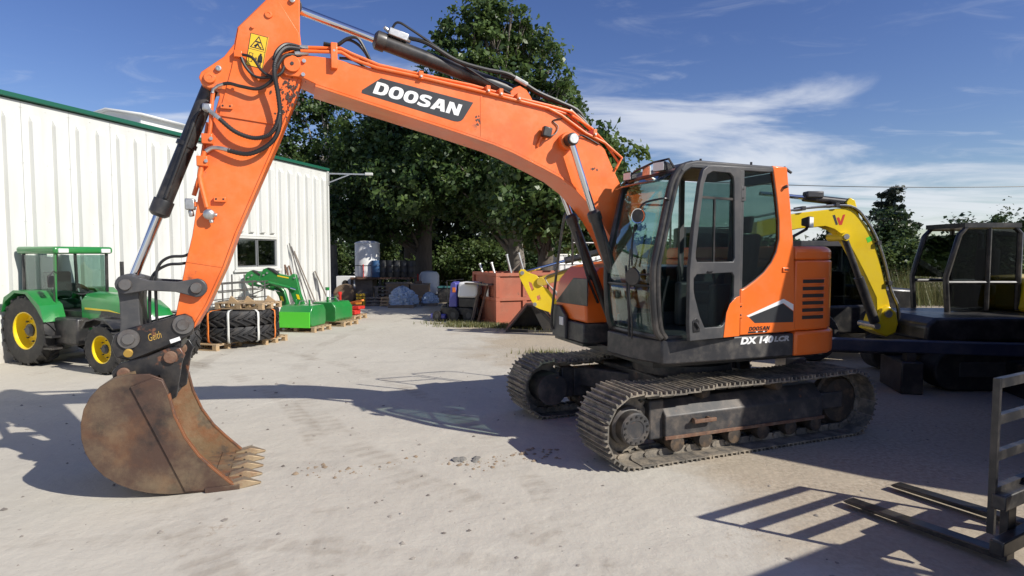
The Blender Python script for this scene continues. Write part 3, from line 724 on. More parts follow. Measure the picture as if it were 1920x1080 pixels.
# boom cylinder cross tube and pin
MB().cyl((1.70, -0.33, 3.325), (1.70, 0.30, 3.325), 0.095, seg=24).build('cylinder_boss', M['orange'], boom, bevel=0.01)
def cylinder(name, a, b, split, rb, rr_, y, gland=0.09, mt='black', eye=None):
    """hydraulic ram from pin a (barrel end) to pin b (rod end); split = barrel share"""
    A_ = Vector((a[0], y, a[1])); B_ = Vector((b[0], y, b[1])); S = A_.lerp(B_, split); d = (B_ - A_).normalized()
    m = MB(); m.cyl(A_ + d * 0.02, S, rb, seg=24)
    o = m.build(name, M[mt], EX, bevel=0.006)
    m = MB(); m.lathe([(rb * 1.18, 0), (rb * 1.22, 0.01), (rb * 1.22, gland), (rb * 1.02, gland + 0.015), (rr_ * 1.25, gland + 0.03)], S - d * gland * 0.6, tuple(d), seg=24); m.build('gland', M[mt], o)
    m = MB(); m.cyl(S, B_ - d * 0.03, rr_, seg=20); m.build('rod', M['chrome'], o)
    e = eye or rb * 1.1
    for P_, w, mm in ((A_, 0.07, mt), (B_, 0.07, mt)):
        m = MB(); m.cyl(P_ - Vector((0, w, 0)), P_ + Vector((0, w, 0)), e, seg=20); m.build('eye', M[mm], o, bevel=0.006)
    return o
c1 = cylinder('arm_cylinder', (2.20, 3.855), (4.49, 4.46), 0.64, 0.078, 0.042, 0.0)
c2 = cylinder('boom_cylinder', (0.92, 1.20), (1.70, 3.325), 0.62, 0.062, 0.036, 0.335)
c3 = cylinder('boom_cylinder', (0.80, 1.20), (1.70, 3.325), 0.62, 0.062, 0.036, -0.335)
for s, y in ((1, 0.40), (-1, -0.40)):
    MB().cyl((1.70, y, 3.325), (1.70, y + 0.03 * s, 3.325), 0.055, seg=20).build('pin_cap', M['zinc'], boom, bevel=0.006)
# base hoses of the boom cylinders
for y in (0.335, -0.335):
    MB().tube([(1.02, y + 0.05, 1.5), (1.20, y + 0.10, 1.85), (1.29, y + 0.08, 2.2), (1.33, y + 0.03, 2.42)], 0.016, seg=6, smooth=4).build('cylinder_hose', M['hose'], EX)
c4 = cylinder('bucket_cylinder', (5.205, 3.68), (5.915, 1.835), 0.63, 0.072, 0.042, 0.0, gland=0.13)
MB().tube([(5.24, 0.05, 3.50), (5.33, 0.085, 3.36), (5.44, 0.085, 3.05), (5.60, 0.085, 2.60)], 0.017, seg=8).build('cylinder_pipe', M['black'], c4)
g = Vector((5.415, 0, 3.135))
MB().lathe([(0.088, -0.02), (0.088, 0.02)], (5.43, 0, 3.10), (0.357, 0, -0.934), seg=24).build('pipe_clamp', M['black'], c4)
# cast valve block on the arm cylinder, its hoses
vb = MB(); vb.box(-0.10, 0.10, -0.05, 0.06, 0.0, 0.075, M=Matrix.Translation((3.50, 0.03, 4.27)) @ Matrix.Rotation(R(-15), 4, 'Y'))
vb.cyl((3.40, 0.03, 4.28), (3.36, 0.03, 4.27), 0.03, seg=10); vb.cyl((3.58, 0.05, 4.33), (3.63, 0.05, 4.37), 0.02, seg=8)
vbo = vb.build('valve_block', M['zinc'], c1, bevel=0.012)
hz = [[(3.56, 0.06, 4.34), (3.50, 0.08, 4.42), (3.36, 0.09, 4.36), (3.0, 0.10, 4.16), (2.62, 0.12, 3.95), (2.32, 0.16, 3.80)],
      [(3.38, 0.05, 4.29), (3.20, 0.08, 4.25), (2.90, 0.11, 4.10), (2.60, 0.12, 4.04), (2.36, 0.12, 4.02), (2.20, 0.12, 3.96), (2.0, 0.12, 3.86), (1.72, 0.1, 3.78), (1.5, 0.1, 3.70), (1.38, 0.1, 3.55)],
      [(2.40, 0.06, 4.01), (2.24, 0.08, 3.98), (2.05, 0.06, 3.90), (1.80, 0.05, 3.80), (1.62, 0.06, 3.76), (1.45, 0.10, 3.62), (1.30, 0.12, 3.45)],
      [(2.15, -0.05, 3.80), (1.95, 0.0, 3.80), (1.75, 0.03, 3.72), (1.55, 0.05, 3.66)]]
for k, h in enumerate(hz):
    MB().tube(h, (0.012, 0.022, 0.022, 0.02)[k], seg=8, smooth=5).build('boom_hose', M['hose'], boom)
MB().cyl((2.26, 0.12, 3.985), (2.12, 0.12, 3.925), 0.027, seg=10).build('hose_fitting', M['zinc'], boom)
MB().cyl((1.60, 0.10, 3.70), (1.50, 0.11, 3.60), 0.027, seg=10).build('hose_fitting', M['zinc'], boom)
# steel pipes along the boom and their clamps
def pipe(pts, y, r=0.017):
    return MB().tube([(a, y, b) for a, b in pts], r, seg=8).build('boom_pipe', M['orange'], boom)
P1 = [(4.40, 4.045), (4.06, 4.075), (3.96, 4.035), (3.70, 3.955), (3.30, 3.907), (2.75, 3.848), (2.31, 3.772), (1.84, 3.708), (1.60, 3.668), (1.49, 3.590), (1.24, 3.38)]
P3 = [(4.43, 3.985), (4.06, 4.015), (3.96, 3.962), (3.73, 3.905), (3.34, 3.862), (2.577, 3.762), (1.92, 3.665), (1.766, 3.605), (1.47, 3.432), (1.228, 3.34), (1.01, 3.185), (1.085, 3.06)]
pipe(P1, 0.16); pipe([(a, b + 0.0) for a, b in P1[:9]] + [(1.45, 3.55), (1.2, 3.34)], 0.05); pipe(P3, 0.235, 0.016)
pipe([(a - 0.02, b - 0.012) for a, b in P1[:7]] + [(1.80, 3.64), (1.5, 3.5)], 0.105, 0.015)
pipe([(1.62, 3.62), (1.38, 3.50), (1.22, 3.36), (1.03, 3.14), (1.09, 3.02)], 0.20, 0.014)
for x, z in ((4.13, 4.04), (3.30, 3.885), (2.60, 3.81), (2.46, 3.79), (2.26, 3.76), (1.36, 3.45)):
    cl = MB(); cl.box(x - 0.022, x + 0.022, 0.02, 0.258, z - 0.05, z + 0.03); cl.build('pipe_clamp', M['orange'], boom, bevel=0.004)
    MB().cyl((x, 0.2582, z - 0.025), (x, 0.272, z - 0.025), 0.012, seg=6).build('bolt', M['zinc'], boom)
MB().box(4.10, 4.16, 0.18, 0.27, 3.85, 4.09).build('pipe_clamp', M['orange'], boom, bevel=0.006)
# lamp on the boom side
bl = MB().box(-0.05, 0.05, 0, 0.075, -0.055, 0.055, M=Matrix.Translation((1.955, 0.24, 3.40)) @ Matrix.Rotation(R(-12), 4, 'Y')).build('boom_lamp', M['black'], boom, bevel=0.012)
MB().bar((2.0, 0.25, 3.35), (2.04, 0.222, 3.25), 0.025, 0.02).build('lamp_bracket', M['orange'], bl)
MB().tube([(1.92, 0.28, 3.36), (1.84, 0.25, 3.40), (1.80, 0.23, 3.48), (1.86, 0.225, 3.54), (1.75, 0.225, 3.57)], 0.007, seg=6, smooth=5).build('lamp_cable', M['hose'], bl)
MB().tube([(1.72, 0.30, 3.36), (1.58, 0.28, 3.38), (1.50, 0.24, 3.40), (1.30, 0.225, 3.32)], 0.009, seg=6, smooth=4).build('grease_line', M['hose'], boom)
# looped hoses at the boom nose
for dy in (0.0, 0.04):
    MB().tube([(4.22, 0.18 - dy, 4.10), (4.10, 0.18 - dy, 4.10), (4.0, 0.18 - dy, 4.17), (3.90, 0.18 - dy, 4.18 - dy), (3.82, 0.17 - dy, 4.06), (3.75, 0.14 - dy, 3.93), (3.70, 0.10, 3.86)], 0.014, seg=8, smooth=5).build('nose_hose', M['hose'], boom)
MB().tube([(4.08, 0.20, 3.97), (3.95, 0.205, 3.965), (3.80, 0.17, 3.90), (3.72, 0.14, 3.86)], 0.014, seg=8, smooth=4).build('nose_hose', M['hose'], boom)

# ---- arm
apoly = [(4.405, 3.90), (4.43, 4.17), (4.425, 4.50), (4.45, 4.58), (4.51, 4.62), (4.58, 4.60), (4.737, 4.42), (4.966, 4.161), (4.998, 4.01), (5.083, 3.887), (5.275, 3.73), (5.295, 3.68), (5.275, 3.625), (5.215, 3.59), (5.145, 3.60), (5.13, 3.527), (5.246, 3.114), (5.385, 2.264), (5.447, 2.009), (5.54, 1.529), (5.535, 1.45), (5.49, 1.40), (5.43, 1.395), (5.385, 1.431), (5.271, 1.642), (5.121, 1.983), (5.011, 2.292), (4.648, 3.152), (4.466, 3.611), (4.42, 3.75)]
arm = MB().prism(apoly, -0.15, 0.165).build('arm', M['orange'], EX, bevel=0.008)
MB().prism([(4.432, 4.05), (4.44, 4.17), (4.60, 4.42), (4.68, 4.455), (4.74, 4.40), (4.957, 4.158), (4.985, 4.01), (5.02, 3.80), (5.10, 3.50), (5.14, 3.35), (4.65, 3.30), (4.49, 3.66), (4.44, 3.80)], 0.166, 0.178).build('doubler_plate', M['orange'], arm, bevel=0.004)
strip([(5.385, 1.44), (5.271, 1.642), (5.121, 1.983), (5.011, 2.292), (4.648, 3.152), (4.466, 3.611)], 0.004, -0.02, -0.165, 0.180).build('arm_flange', M['orange'], arm, bevel=0.003)
for (x, z, r, mt_) in ((4.492, 4.46, 0.026, 'zinc'), (5.205, 3.68, 0.05, 'orange'), (5.13, 3.77, 0.026, 'zinc'), (4.70, 4.30, 0.035, 'orange')):
    MB().lathe([(r, 0), (r * 1.05, 0.01), (r * 0.9, 0.028), (r * 0.45, 0.03), (r * 0.4, 0.026), (0, 0.026)], (x, 0.1655, z), seg=20).build('pin_head', M[mt_], arm)
for x, z in ((4.838, 4.17), (5.018, 3.59)):
    MB().cyl((x, 0.179, z), (x, 0.20, z), 0.015, seg=8).build('stud', M['orange'], arm)
for x, z in ((5.072, 3.436), (5.147, 2.597)):
    q = MB().box(x - 0.05, x + 0.05, 0.166, 0.205, z - 0.025, z + 0.02).build('lug', M['orange'], arm, bevel=0.004)
    for dx in (-0.03, 0.03):
        MB().cyl((x + dx, 0.2055, z), (x + dx, 0.207, z), 0.009, seg=8).build('hole_mark', M['decal_black'], q)  # black discs painted for the dark of the holes
MB().prism([(5.43, 2.035), (5.145, 1.985), (5.145, 1.975), (5.43, 2.025)], 0.166, 0.1695).build('weld_seam', M['orange'], arm)
# warning decal
DY = 0.1785
def dp(poly, y1, name, m_, par): return MB().prism(poly, DY, y1, axis='y').build(name, M[m_], par)
wd = dp([(4.856, 4.12), (4.704, 4.093), (4.761, 3.801), (4.907, 3.825)], 0.1800, 'warning_decal', 'yellow_decal', arm)
def dq(u_, v_):   # decal coordinates (0..1 left to right, 0..1 bottom to top) -> x, z
    bl_ = Vector((4.907, 3.825)); br_ = Vector((4.761, 3.801)); tl_ = Vector((4.856, 4.12))
    p = bl_ + (br_ - bl_) * u_ + (tl_ - bl_) * v_
    return (p.x, p.y)
def dl(name, pts, w):
    m = MB()
    for a_, b_ in zip(pts, pts[1:]):
        A_ = Vector(dq(*a_)); B_ = Vector(dq(*b_)); t = (B_ - A_).normalized() * w * .5; nn = Vector((-t.y, t.x))
        m.prism([tuple(A_ + nn - t), tuple(B_ + nn + t), tuple(B_ - nn + t), tuple(A_ - nn - t)], 0.1795, 0.1806 + 0.0001 * len(m.v) / 8)
    return m.build(name, M['decal_black'], wd)
dl('decal_border', [(0.02, .01), (.98, .01), (.98, .99), (.02, .99), (.02, .01)], 0.005)
dl('decal_border', [(0.02, .52), (.98, .52)], 0.004)
dl('decal_triangle', [(0.12, .58), (.88, .58), (.50, .94), (.12, .58)], 0.008)
dl('decal_figure', [(0.34, .64), (.50, .72), (.60, .64), (.70, .62)], 0.012)
dl('decal_figure', [(0.50, .72), (.40, .62)], 0.012)
dl('decal_figure', [(0.40, .78), (.60, .77)], 0.014)
dl('decal_box', [(0.12, .14), (.32, .14), (.32, .40), (.12, .40), (.12, .14)], 0.005)
dl('decal_arrow', [(0.38, .26), (.56, .26), (.52, .30)], 0.007); dl('decal_arrow', [(0.56, .26), (.52, .22)], 0.007)
dl('decal_person', [(0.76, .34), (.76, .22)], 0.030); dl('decal_person', [(0.76, .42), (.76, .405)], 0.018)
dl('decal_person', [(0.72, .22), (.70, .06)], 0.011); dl('decal_person', [(0.80, .22), (.82, .06)], 0.011)
dl('decal_person', [(0.66, .34), (.64, .20)], 0.008); dl('decal_person', [(0.86, .34), (.88, .20)], 0.008)
# hoses hanging across the arm
def ribbed(path, r, name='ribbed_hose'):
    P = smooth_path(path, 14)
    rr_ = [r * (1.0 if i % 2 else 0.86) for i in range(len(P))]
    return MB().tube(P, rr_, seg=8).build(name, M['hose'], arm)
H = lambda pts, y: [(a, y if not isinstance(y, list) else y[i], b) for i, (a, b) in enumerate(pts)]
ribbed(H([(4.42, 4.01), (4.56, 3.983), (4.642, 3.855), (4.656, 3.723), (4.631, 3.559), (4.618, 3.38), (4.640, 3.22), (4.725, 3.097), (4.894, 3.01), (5.068, 3.035)], [.2, .27, .31, .32, .30, .28, .28, .27, .25, .23]), 0.023)
ribbed(H([(4.62, 3.40), (4.654, 3.274), (4.724, 3.185), (4.848, 3.153), (5.001, 3.202), (5.127, 3.31)], [.29, .29, .28, .27, .26, .24]), 0.021)
MB().tube(H([(5.05, 3.033), (5.12, 3.05), (5.195, 3.055), (5.25, 3.02)], [.232, .22, .20, .2]), 0.02, seg=8, smooth=4).build('hose_end', M['zinc'], arm)
MB().tube(H([(5.12, 3.304), (5.17, 3.35), (5.235, 3.41)], [.24, .22, .18]), 0.02, seg=8).build('hose_end', M['zinc'], arm)
MB().box(5.19, 5.27, 0.13, 0.21, 3.38, 3.45).build('valve_fitting', M['zinc'], arm, bevel=0.015)
MB().tube(H([(4.42, 3.95), (4.562, 3.923), (4.644, 3.783), (4.68, 3.684), (4.794, 3.601), (4.938, 3.612), (5.035, 3.632), (5.09, 3.625)], [.2, .25, .28, .28, .26, .24, .23, .22]), 0.016, seg=8, smooth=6).build('arm_hose', M['hose'], arm)
MB().tube(H([(5.08, 3.628), (5.13, 3.61), (5.175, 3.575), (5.182, 3.54)], [.222, .21, .2, .2]), 0.015, seg=8).build('hose_end', M['zinc'], arm)
MB().tube(H([(4.942, 3.91), (4.844, 3.88), (4.768, 3.77), (4.68, 3.72), (4.599, 3.764), (4.551, 3.877), (4.45, 3.95)], [.2, .23, .25, .26, .25, .22, .2]), 0.013, seg=8, smooth=6).build('arm_hose', M['hose'], arm)
MB().tube(H([(4.942, 3.893), (4.901, 3.792), (4.814, 3.712), (4.68, 3.716)], [.2, .22, .23, .25]), 0.013, seg=8, smooth=6).build('arm_hose', M['hose'], arm)
MB().tube(H([(4.43, 4.045), (4.55, 4.03), (4.63, 3.95), (4.66, 3.86)], [.16, .24, .28, .29]), 0.018, seg=8, smooth=6).build('arm_hose', M['hose'], arm)
MB().tube(H([(4.36, 4.045), (4.46, 4.04)], .16), 0.024, seg=10).build('hose_end', M['zinc'], arm)
MB().tube(H([(4.36, 3.985), (4.48, 3.96)], .22), 0.022, seg=10).build('hose_end', M['zinc'], arm)
MB().box(4.93, 5.0, 0.15, 0.215, 3.88, 3.94).build('hose_bracket', M['orange'], arm, bevel=0.006)
MB().tube(H([(5.18, 3.55), (5.195, 3.42), (5.204, 3.278), (5.229, 3.11)], 0.19), 0.018, seg=8).build('arm_pipe', M['orange'], arm)
MB().tube(H([(5.262, 3.02), (5.285, 2.90), (5.306, 2.80), (5.300, 2.74), (5.255, 2.52)], 0.20), 0.022, seg=8).build('arm_pipe', M['orange'], arm)
MB().tube(H([(5.235, 3.296), (5.32, 2.80), (5.37, 2.63)], 0.10), 0.02, seg=8).build('arm_pipe', M['orange'], arm)
for x, z in ((5.23, 3.13), (5.275, 2.93)):
    MB().box(x - 0.04, x + 0.05, 0.10, 0.235, z - 0.045, z + 0.045).build('pipe_clamp', M['orange'], arm, bevel=0.006)
    MB().cyl((x - 0.03, 0.2355, z), (x - 0.03, 0.25, z), 0.016, seg=8).build('bolt', M['zinc'], arm)
v = MB(); v.lathe([(0.045, 0), (0.05, 0.02), (0.05, 0.07), (0.035, 0.085), (0.02, 0.09)], (5.235, 0.17, 2.455), seg=12); v.cyl((5.235, 0.21, 2.455), (5.215, 0.21, 2.38), 0.02, seg=8); v.cyl((5.20, 0.21, 2.455), (5.17, 0.21, 2.45), 0.018, seg=8)
v.build('stop_valve', M['zinc'], arm, bevel=0.004)
v = MB(); v.box(5.36, 5.44, 0.06, 0.15, 2.50, 2.60); v.cyl((5.40, 0.105, 2.50), (5.39, 0.105, 2.44), 0.025, seg=8); v.build('stop_valve', M['zinc'], arm, bevel=0.01)
MB().box(5.335, 5.36, 0.06, 0.15, 2.53, 2.57).build('valve_bracket', M['orange'], arm)
# coupler hoses looping down behind the arm
MB().tube([(5.42, 0.12, 2.10), (5.47, 0.12, 2.08), (5.58, 0.12, 2.07), (5.66, 0.13, 2.0), (5.69, 0.14, 1.85), (5.69, 0.14, 1.45)], 0.013, seg=8, smooth=6).build('coupler_hose', M['hose'], arm)
MB().tube([(5.43, 0.08, 2.02), (5.50, 0.10, 2.01), (5.60, 0.10, 2.0), (5.70, 0.11, 1.93), (5.74, 0.12, 1.80), (5.75, 0.12, 1.45)], 0.013, seg=8, smooth=6).build('coupler_hose', M['hose'], arm)

# ---- linkage, coupler and bucket
def linkbar(a, b, r1, r2, w, y0, y1, name, m_):
    A_ = Vector(a); B_ = Vector(b); d = (B_ - A_).normalized(); nn = Vector((-d.y, d.x))
    poly = []
    for k in range(9):
        t = PI / 2 + PI * k / 8; poly.append(tuple(A_ + (d * math.cos(t) + nn * math.sin(t)) * r1))
    poly.append(tuple(A_.lerp(B_, 0.3) - nn * w)); poly.append(tuple(A_.lerp(B_, 0.7) - nn * w))
    for k in range(9):
        t = -PI / 2 + PI * k / 8; poly.append(tuple(B_ + (d * math.cos(t) + nn * math.sin(t)) * r2))
    poly.append(tuple(A_.lerp(B_, 0.7) + nn * w)); poly.append(tuple(A_.lerp(B_, 0.3) + nn * w))
    return MB().prism(poly, y0, y1).build(name, M[m_], EX, bevel=0.008)
for s in (1, -1):
    y0, y1 = sorted((0.185 * s, 0.24 * s))
    lk = linkbar((5.352, 1.795), (5.90, 1.835), 0.085, 0.085, 0.045, y0, y1, 'link_arm', 'charcoal')
    for p in ((5.352, 1.795), (5.90, 1.835)):
        MB().lathe([(0.05, 0), (0.05, 0.02 * s), (0.045, 0.03 * s), (0, 0.03 * s)], (p[0], 0.2405 * s, p[1]), seg=20).build('link_pin', M['steel'], lk)
for p in ((5.352, 1.795), (5.90, 1.835)):
    MB().cyl((p[0], -0.24, p[1]), (p[0], 0.24, p[1]), 0.04, seg=16).build('link_shaft', M['steel'], EX)
hl = linkbar((5.90, 1.835), (5.89, 1.36), 0.09, 0.09, 0.075, -0.16, 0.16, 'bucket_link', 'charcoal')
cpl = [(5.38, 1.47), (5.40, 1.53), (5.455, 1.565), (5.52, 1.55), (5.70, 1.50), (5.90, 1.45), (6.0, 1.40), (6.03, 1.30), (6.0, 1.20), (5.88, 1.165), (5.62, 1.27), (5.40, 1.375)]
for s in (1, -1):
    y0, y1 = sorted((0.17 * s, 0.235 * s))
    cp = MB().prism(cpl, y0, y1).build('coupler_plate', M['blackworn'], EX, bevel=0.012)
    for p in ((5.465, 1.47), (5.89, 1.36)):
        MB().lathe([(0.085, 0), (0.085, 0.02 * s), (0.05, 0.022 * s), (0.05, 0.035 * s), (0.045, 0.042 * s), (0, 0.042 * s)], (p[0], 0.2355 * s, p[1]), seg=24).build('coupler_pin', M['steel'], cp, angle=30)
    if s == 1:
        text_mesh('coupler_lettering', 'Geith', M['gold'], cp, (5.735, 0.2365, 1.33), (-0.95, 0, 0.28), (0.28, 0, 0.95), 0.105, 0.065, bold=0.0, shear=0.3)
        MB().prism([(5.58, 1.335), (5.50, 1.362), (5.49, 1.33), (5.57, 1.302)], 0.234, 0.2368).build('sticker', M['white'], cp)
MB().box(5.50, 5.98, -0.169, 0.169, 1.24, 1.33).build('coupler_body', M['blackworn'], EX, bevel=0.02)
BK = [(5.05, 0.005), (5.075, 0.035), (5.23, 0.20), (5.34, 0.33), (5.44, 0.499), (5.516, 0.706), (5.561, 0.918), (5.60, 1.03), (5.70, 1.08), (5.84, 1.085), (5.96, 1.06), (6.06, 1.0), (6.13, 0.92), (6.18, 0.82), (6.205, 0.70), (6.205, 0.57), (6.18, 0.45), (6.13, 0.34), (6.055, 0.24), (5.96, 0.16), (5.85, 0.095), (5.73, 0.05), (5.58, 0.02), (5.35, 0.005)]
shell = BK[9:] + BK[:1]
ins = []
for i, p in enumerate(shell):
    q0 = Vector(shell[max(i - 1, 0)]); q1 = Vector(shell[min(i + 1, len(shell) - 1)]); t = (q1 - q0).normalized(); nn = Vector((-t.y, t.x))
    c0 = Vector((5.6, 0.55)) - Vector(p)
    if nn.dot(c0) < 0: nn = -nn
    ins.append(tuple(Vector(p) + nn * 0.028))
ins[-1] = (5.06, 0.03)
YN, YF = 0.47, -0.57
bk = MB().prism(shell + ins[::-1], YF + 0.03, YN - 0.03).build('bucket', M['bucket_in'], EX)
for y0, y1, nm in ((YN - 0.0295, YN, 'near'), (YF, YF + 0.0295, 'far')):
    sp = MB().prism(BK, y0, y1).build('bucket_side', M['bucket'] if nm == 'near' else M['bucket_in'], bk, bevel=0.004)
    # wear plate with bright rusty front edge
sc = [(5.05, 0.012), (5.075, 0.045), (5.23, 0.21), (5.34, 0.34), (5.44, 0.51), (5.516, 0.71), (5.561, 0.92), (5.60, 1.02), (5.667, 1.05), (5.84, 0.985), (5.671, 0.57), (5.453, 0.03)]
MB().prism(sc, YN + 0.001, YN + 0.018).build('side_wear_plate', M['bucket'], bk, bevel=0.005)
strip([(5.065, 0.03), (5.075, 0.045), (5.23, 0.21), (5.34, 0.34), (5.44, 0.51), (5.516, 0.71), (5.555, 0.90)], 0.006, -0.018, YN - 0.03, YN + 0.020).build('side_edge', M['bucket_edge'], bk, bevel=0.003)
strip([(5.065, 0.03), (5.075, 0.045), (5.23, 0.21), (5.34, 0.34), (5.44, 0.51), (5.516, 0.71), (5.555, 0.90)], 0.006, -0.018, YF - 0.004, YF + 0.034).build('side_edge', M['bucket_edge'], bk, bevel=0.003)
MB().box(5.02, 5.30, YN + 0.0185, YN + 0.03, -0.002, 0.045).build('heel_pad', M['bucket'], bk, bevel=0.004)
# cutting edge and five teeth
MB().prism([(5.26, 0.006), (5.26, 0.040), (5.02, 0.034), (5.005, 0.012)], YF - 0.005, YN + 0.005).build('cutting_edge', M['bucket_in'], bk, bevel=0.004)
for k in range(5):
    y = YF + 0.05 + (YN - YF - 0.10) * k / 4
    t = MB()
    a = [(5.13, y - 0.068, -0.002), (5.13, y + 0.068, -0.002), (5.13, y + 0.055, 0.044), (5.13, y - 0.055, 0.044), (4.99, y - 0.062, 0.0), (4.99, y + 0.062, 0.0), (4.99, y + 0.048, 0.074), (4.99, y - 0.048, 0.074), (4.845, y - 0.013, 0.008), (4.845, y + 0.013, 0.008), (4.845, y + 0.013, 0.02), (4.845, y - 0.013, 0.02)]
    t.add(a, [(0, 1, 2, 3), (0, 4, 5, 1), (1, 5, 6, 2), (2, 6, 7, 3), (3, 7, 4, 0), (4, 8, 9, 5), (5, 9, 10, 6), (6, 10, 11, 7), (7, 11, 8, 4), (8, 11, 10, 9)])
    t.build('tooth', M['tooth'], bk, bevel=0.004)
    MB().cyl((5.03, y + 0.058, 0.035), (5.03, y + 0.066, 0.035), 0.010, seg=8).build('tooth_pin', M['black'], bk)
for x, y in ((5.16, -0.1), (5.165, -0.38), (5.155, 0.2)):
    MB().cyl((x, y, 0.03), (x, y, 0.04), 0.014, seg=8).build('edge_bolt', M['black'], bk)
# ears that hang from the coupler
for y0 in (0.235, -0.285):
    e = MB().prism([(5.48, 1.14), (5.455, 1.20), (5.49, 1.27), (5.58, 1.27), (5.75, 1.20), (5.95, 1.16), (6.02, 1.08), (6.0, 0.98), (5.88, 0.93), (5.66, 1.03), (5.575, 0.80), (5.53, 0.83)], y0, y0 + 0.05).build('bucket_ear', M['blackworn'], bk, bevel=0.008)
    MB().cyl((5.565, y0 + 0.0505, 1.19), (5.565, y0 + 0.085, 1.19), 0.055, seg=20).build('ear_pin', M['rust_edge'], bk, bevel=0.006)
    MB().cyl((5.925, y0 + 0.0505, 1.07), (5.925, y0 + 0.085, 1.07), 0.05, seg=20).build('ear_pin', M['rust_edge'], bk, bevel=0.006)
MB().prism([(5.57, 0.80), (5.60, 0.78), (5.70, 1.0), (5.66, 1.03)], -0.235, 0.234).build('ear_crossplate', M['blackworn'], bk)
MB().tube([(5.885, 0.29, 1.25), (5.885, 0.315, 1.24)], 0.035, seg=12).build('grease_cap', M['gold'], EX)

# dark grease scuffs where arm and boom rub, thin films on the plate
M['grease'] = mat('grease', (0.05, 0.028, 0.02), 0.55)
rs_ = random.Random(31)
def smear(cx, cz, n, sx, sz, y, par):
    m = MB()
    for _ in range(n):
        x = rs_.gauss(cx, sx); z = rs_.gauss(cz, sz); r_ = rs_.uniform(.004, .016); k = rs_.randint(5, 8)
        pts = [(x + r_ * rs_.uniform(.5, 1.3) * math.cos(2 * PI * i / k), z + r_ * rs_.uniform(.5, 1.8) * math.sin(2 * PI * i / k)) for i in range(k)]
        b_ = len(m.v); yy = y + 0.00002 * len(m.v)
        m.v += [(a, yy, b) for a, b in pts]; m.f.append(tuple(range(b_, b_ + k)))
    o = m.build('grease_mark', M['grease'], par, smooth=False, recalc=False); o['kind'] = 'stuff'
smear(4.53, 3.60, 60, .05, .07, 0.1795, arm); smear(4.60, 3.42, 22, .03, .05, 0.1795, arm)
smear(2.70, 3.49, 9, .012, .03, 0.2165, boom); smear(1.35, 3.05, 6, .03, .01, 0.2165, boom)
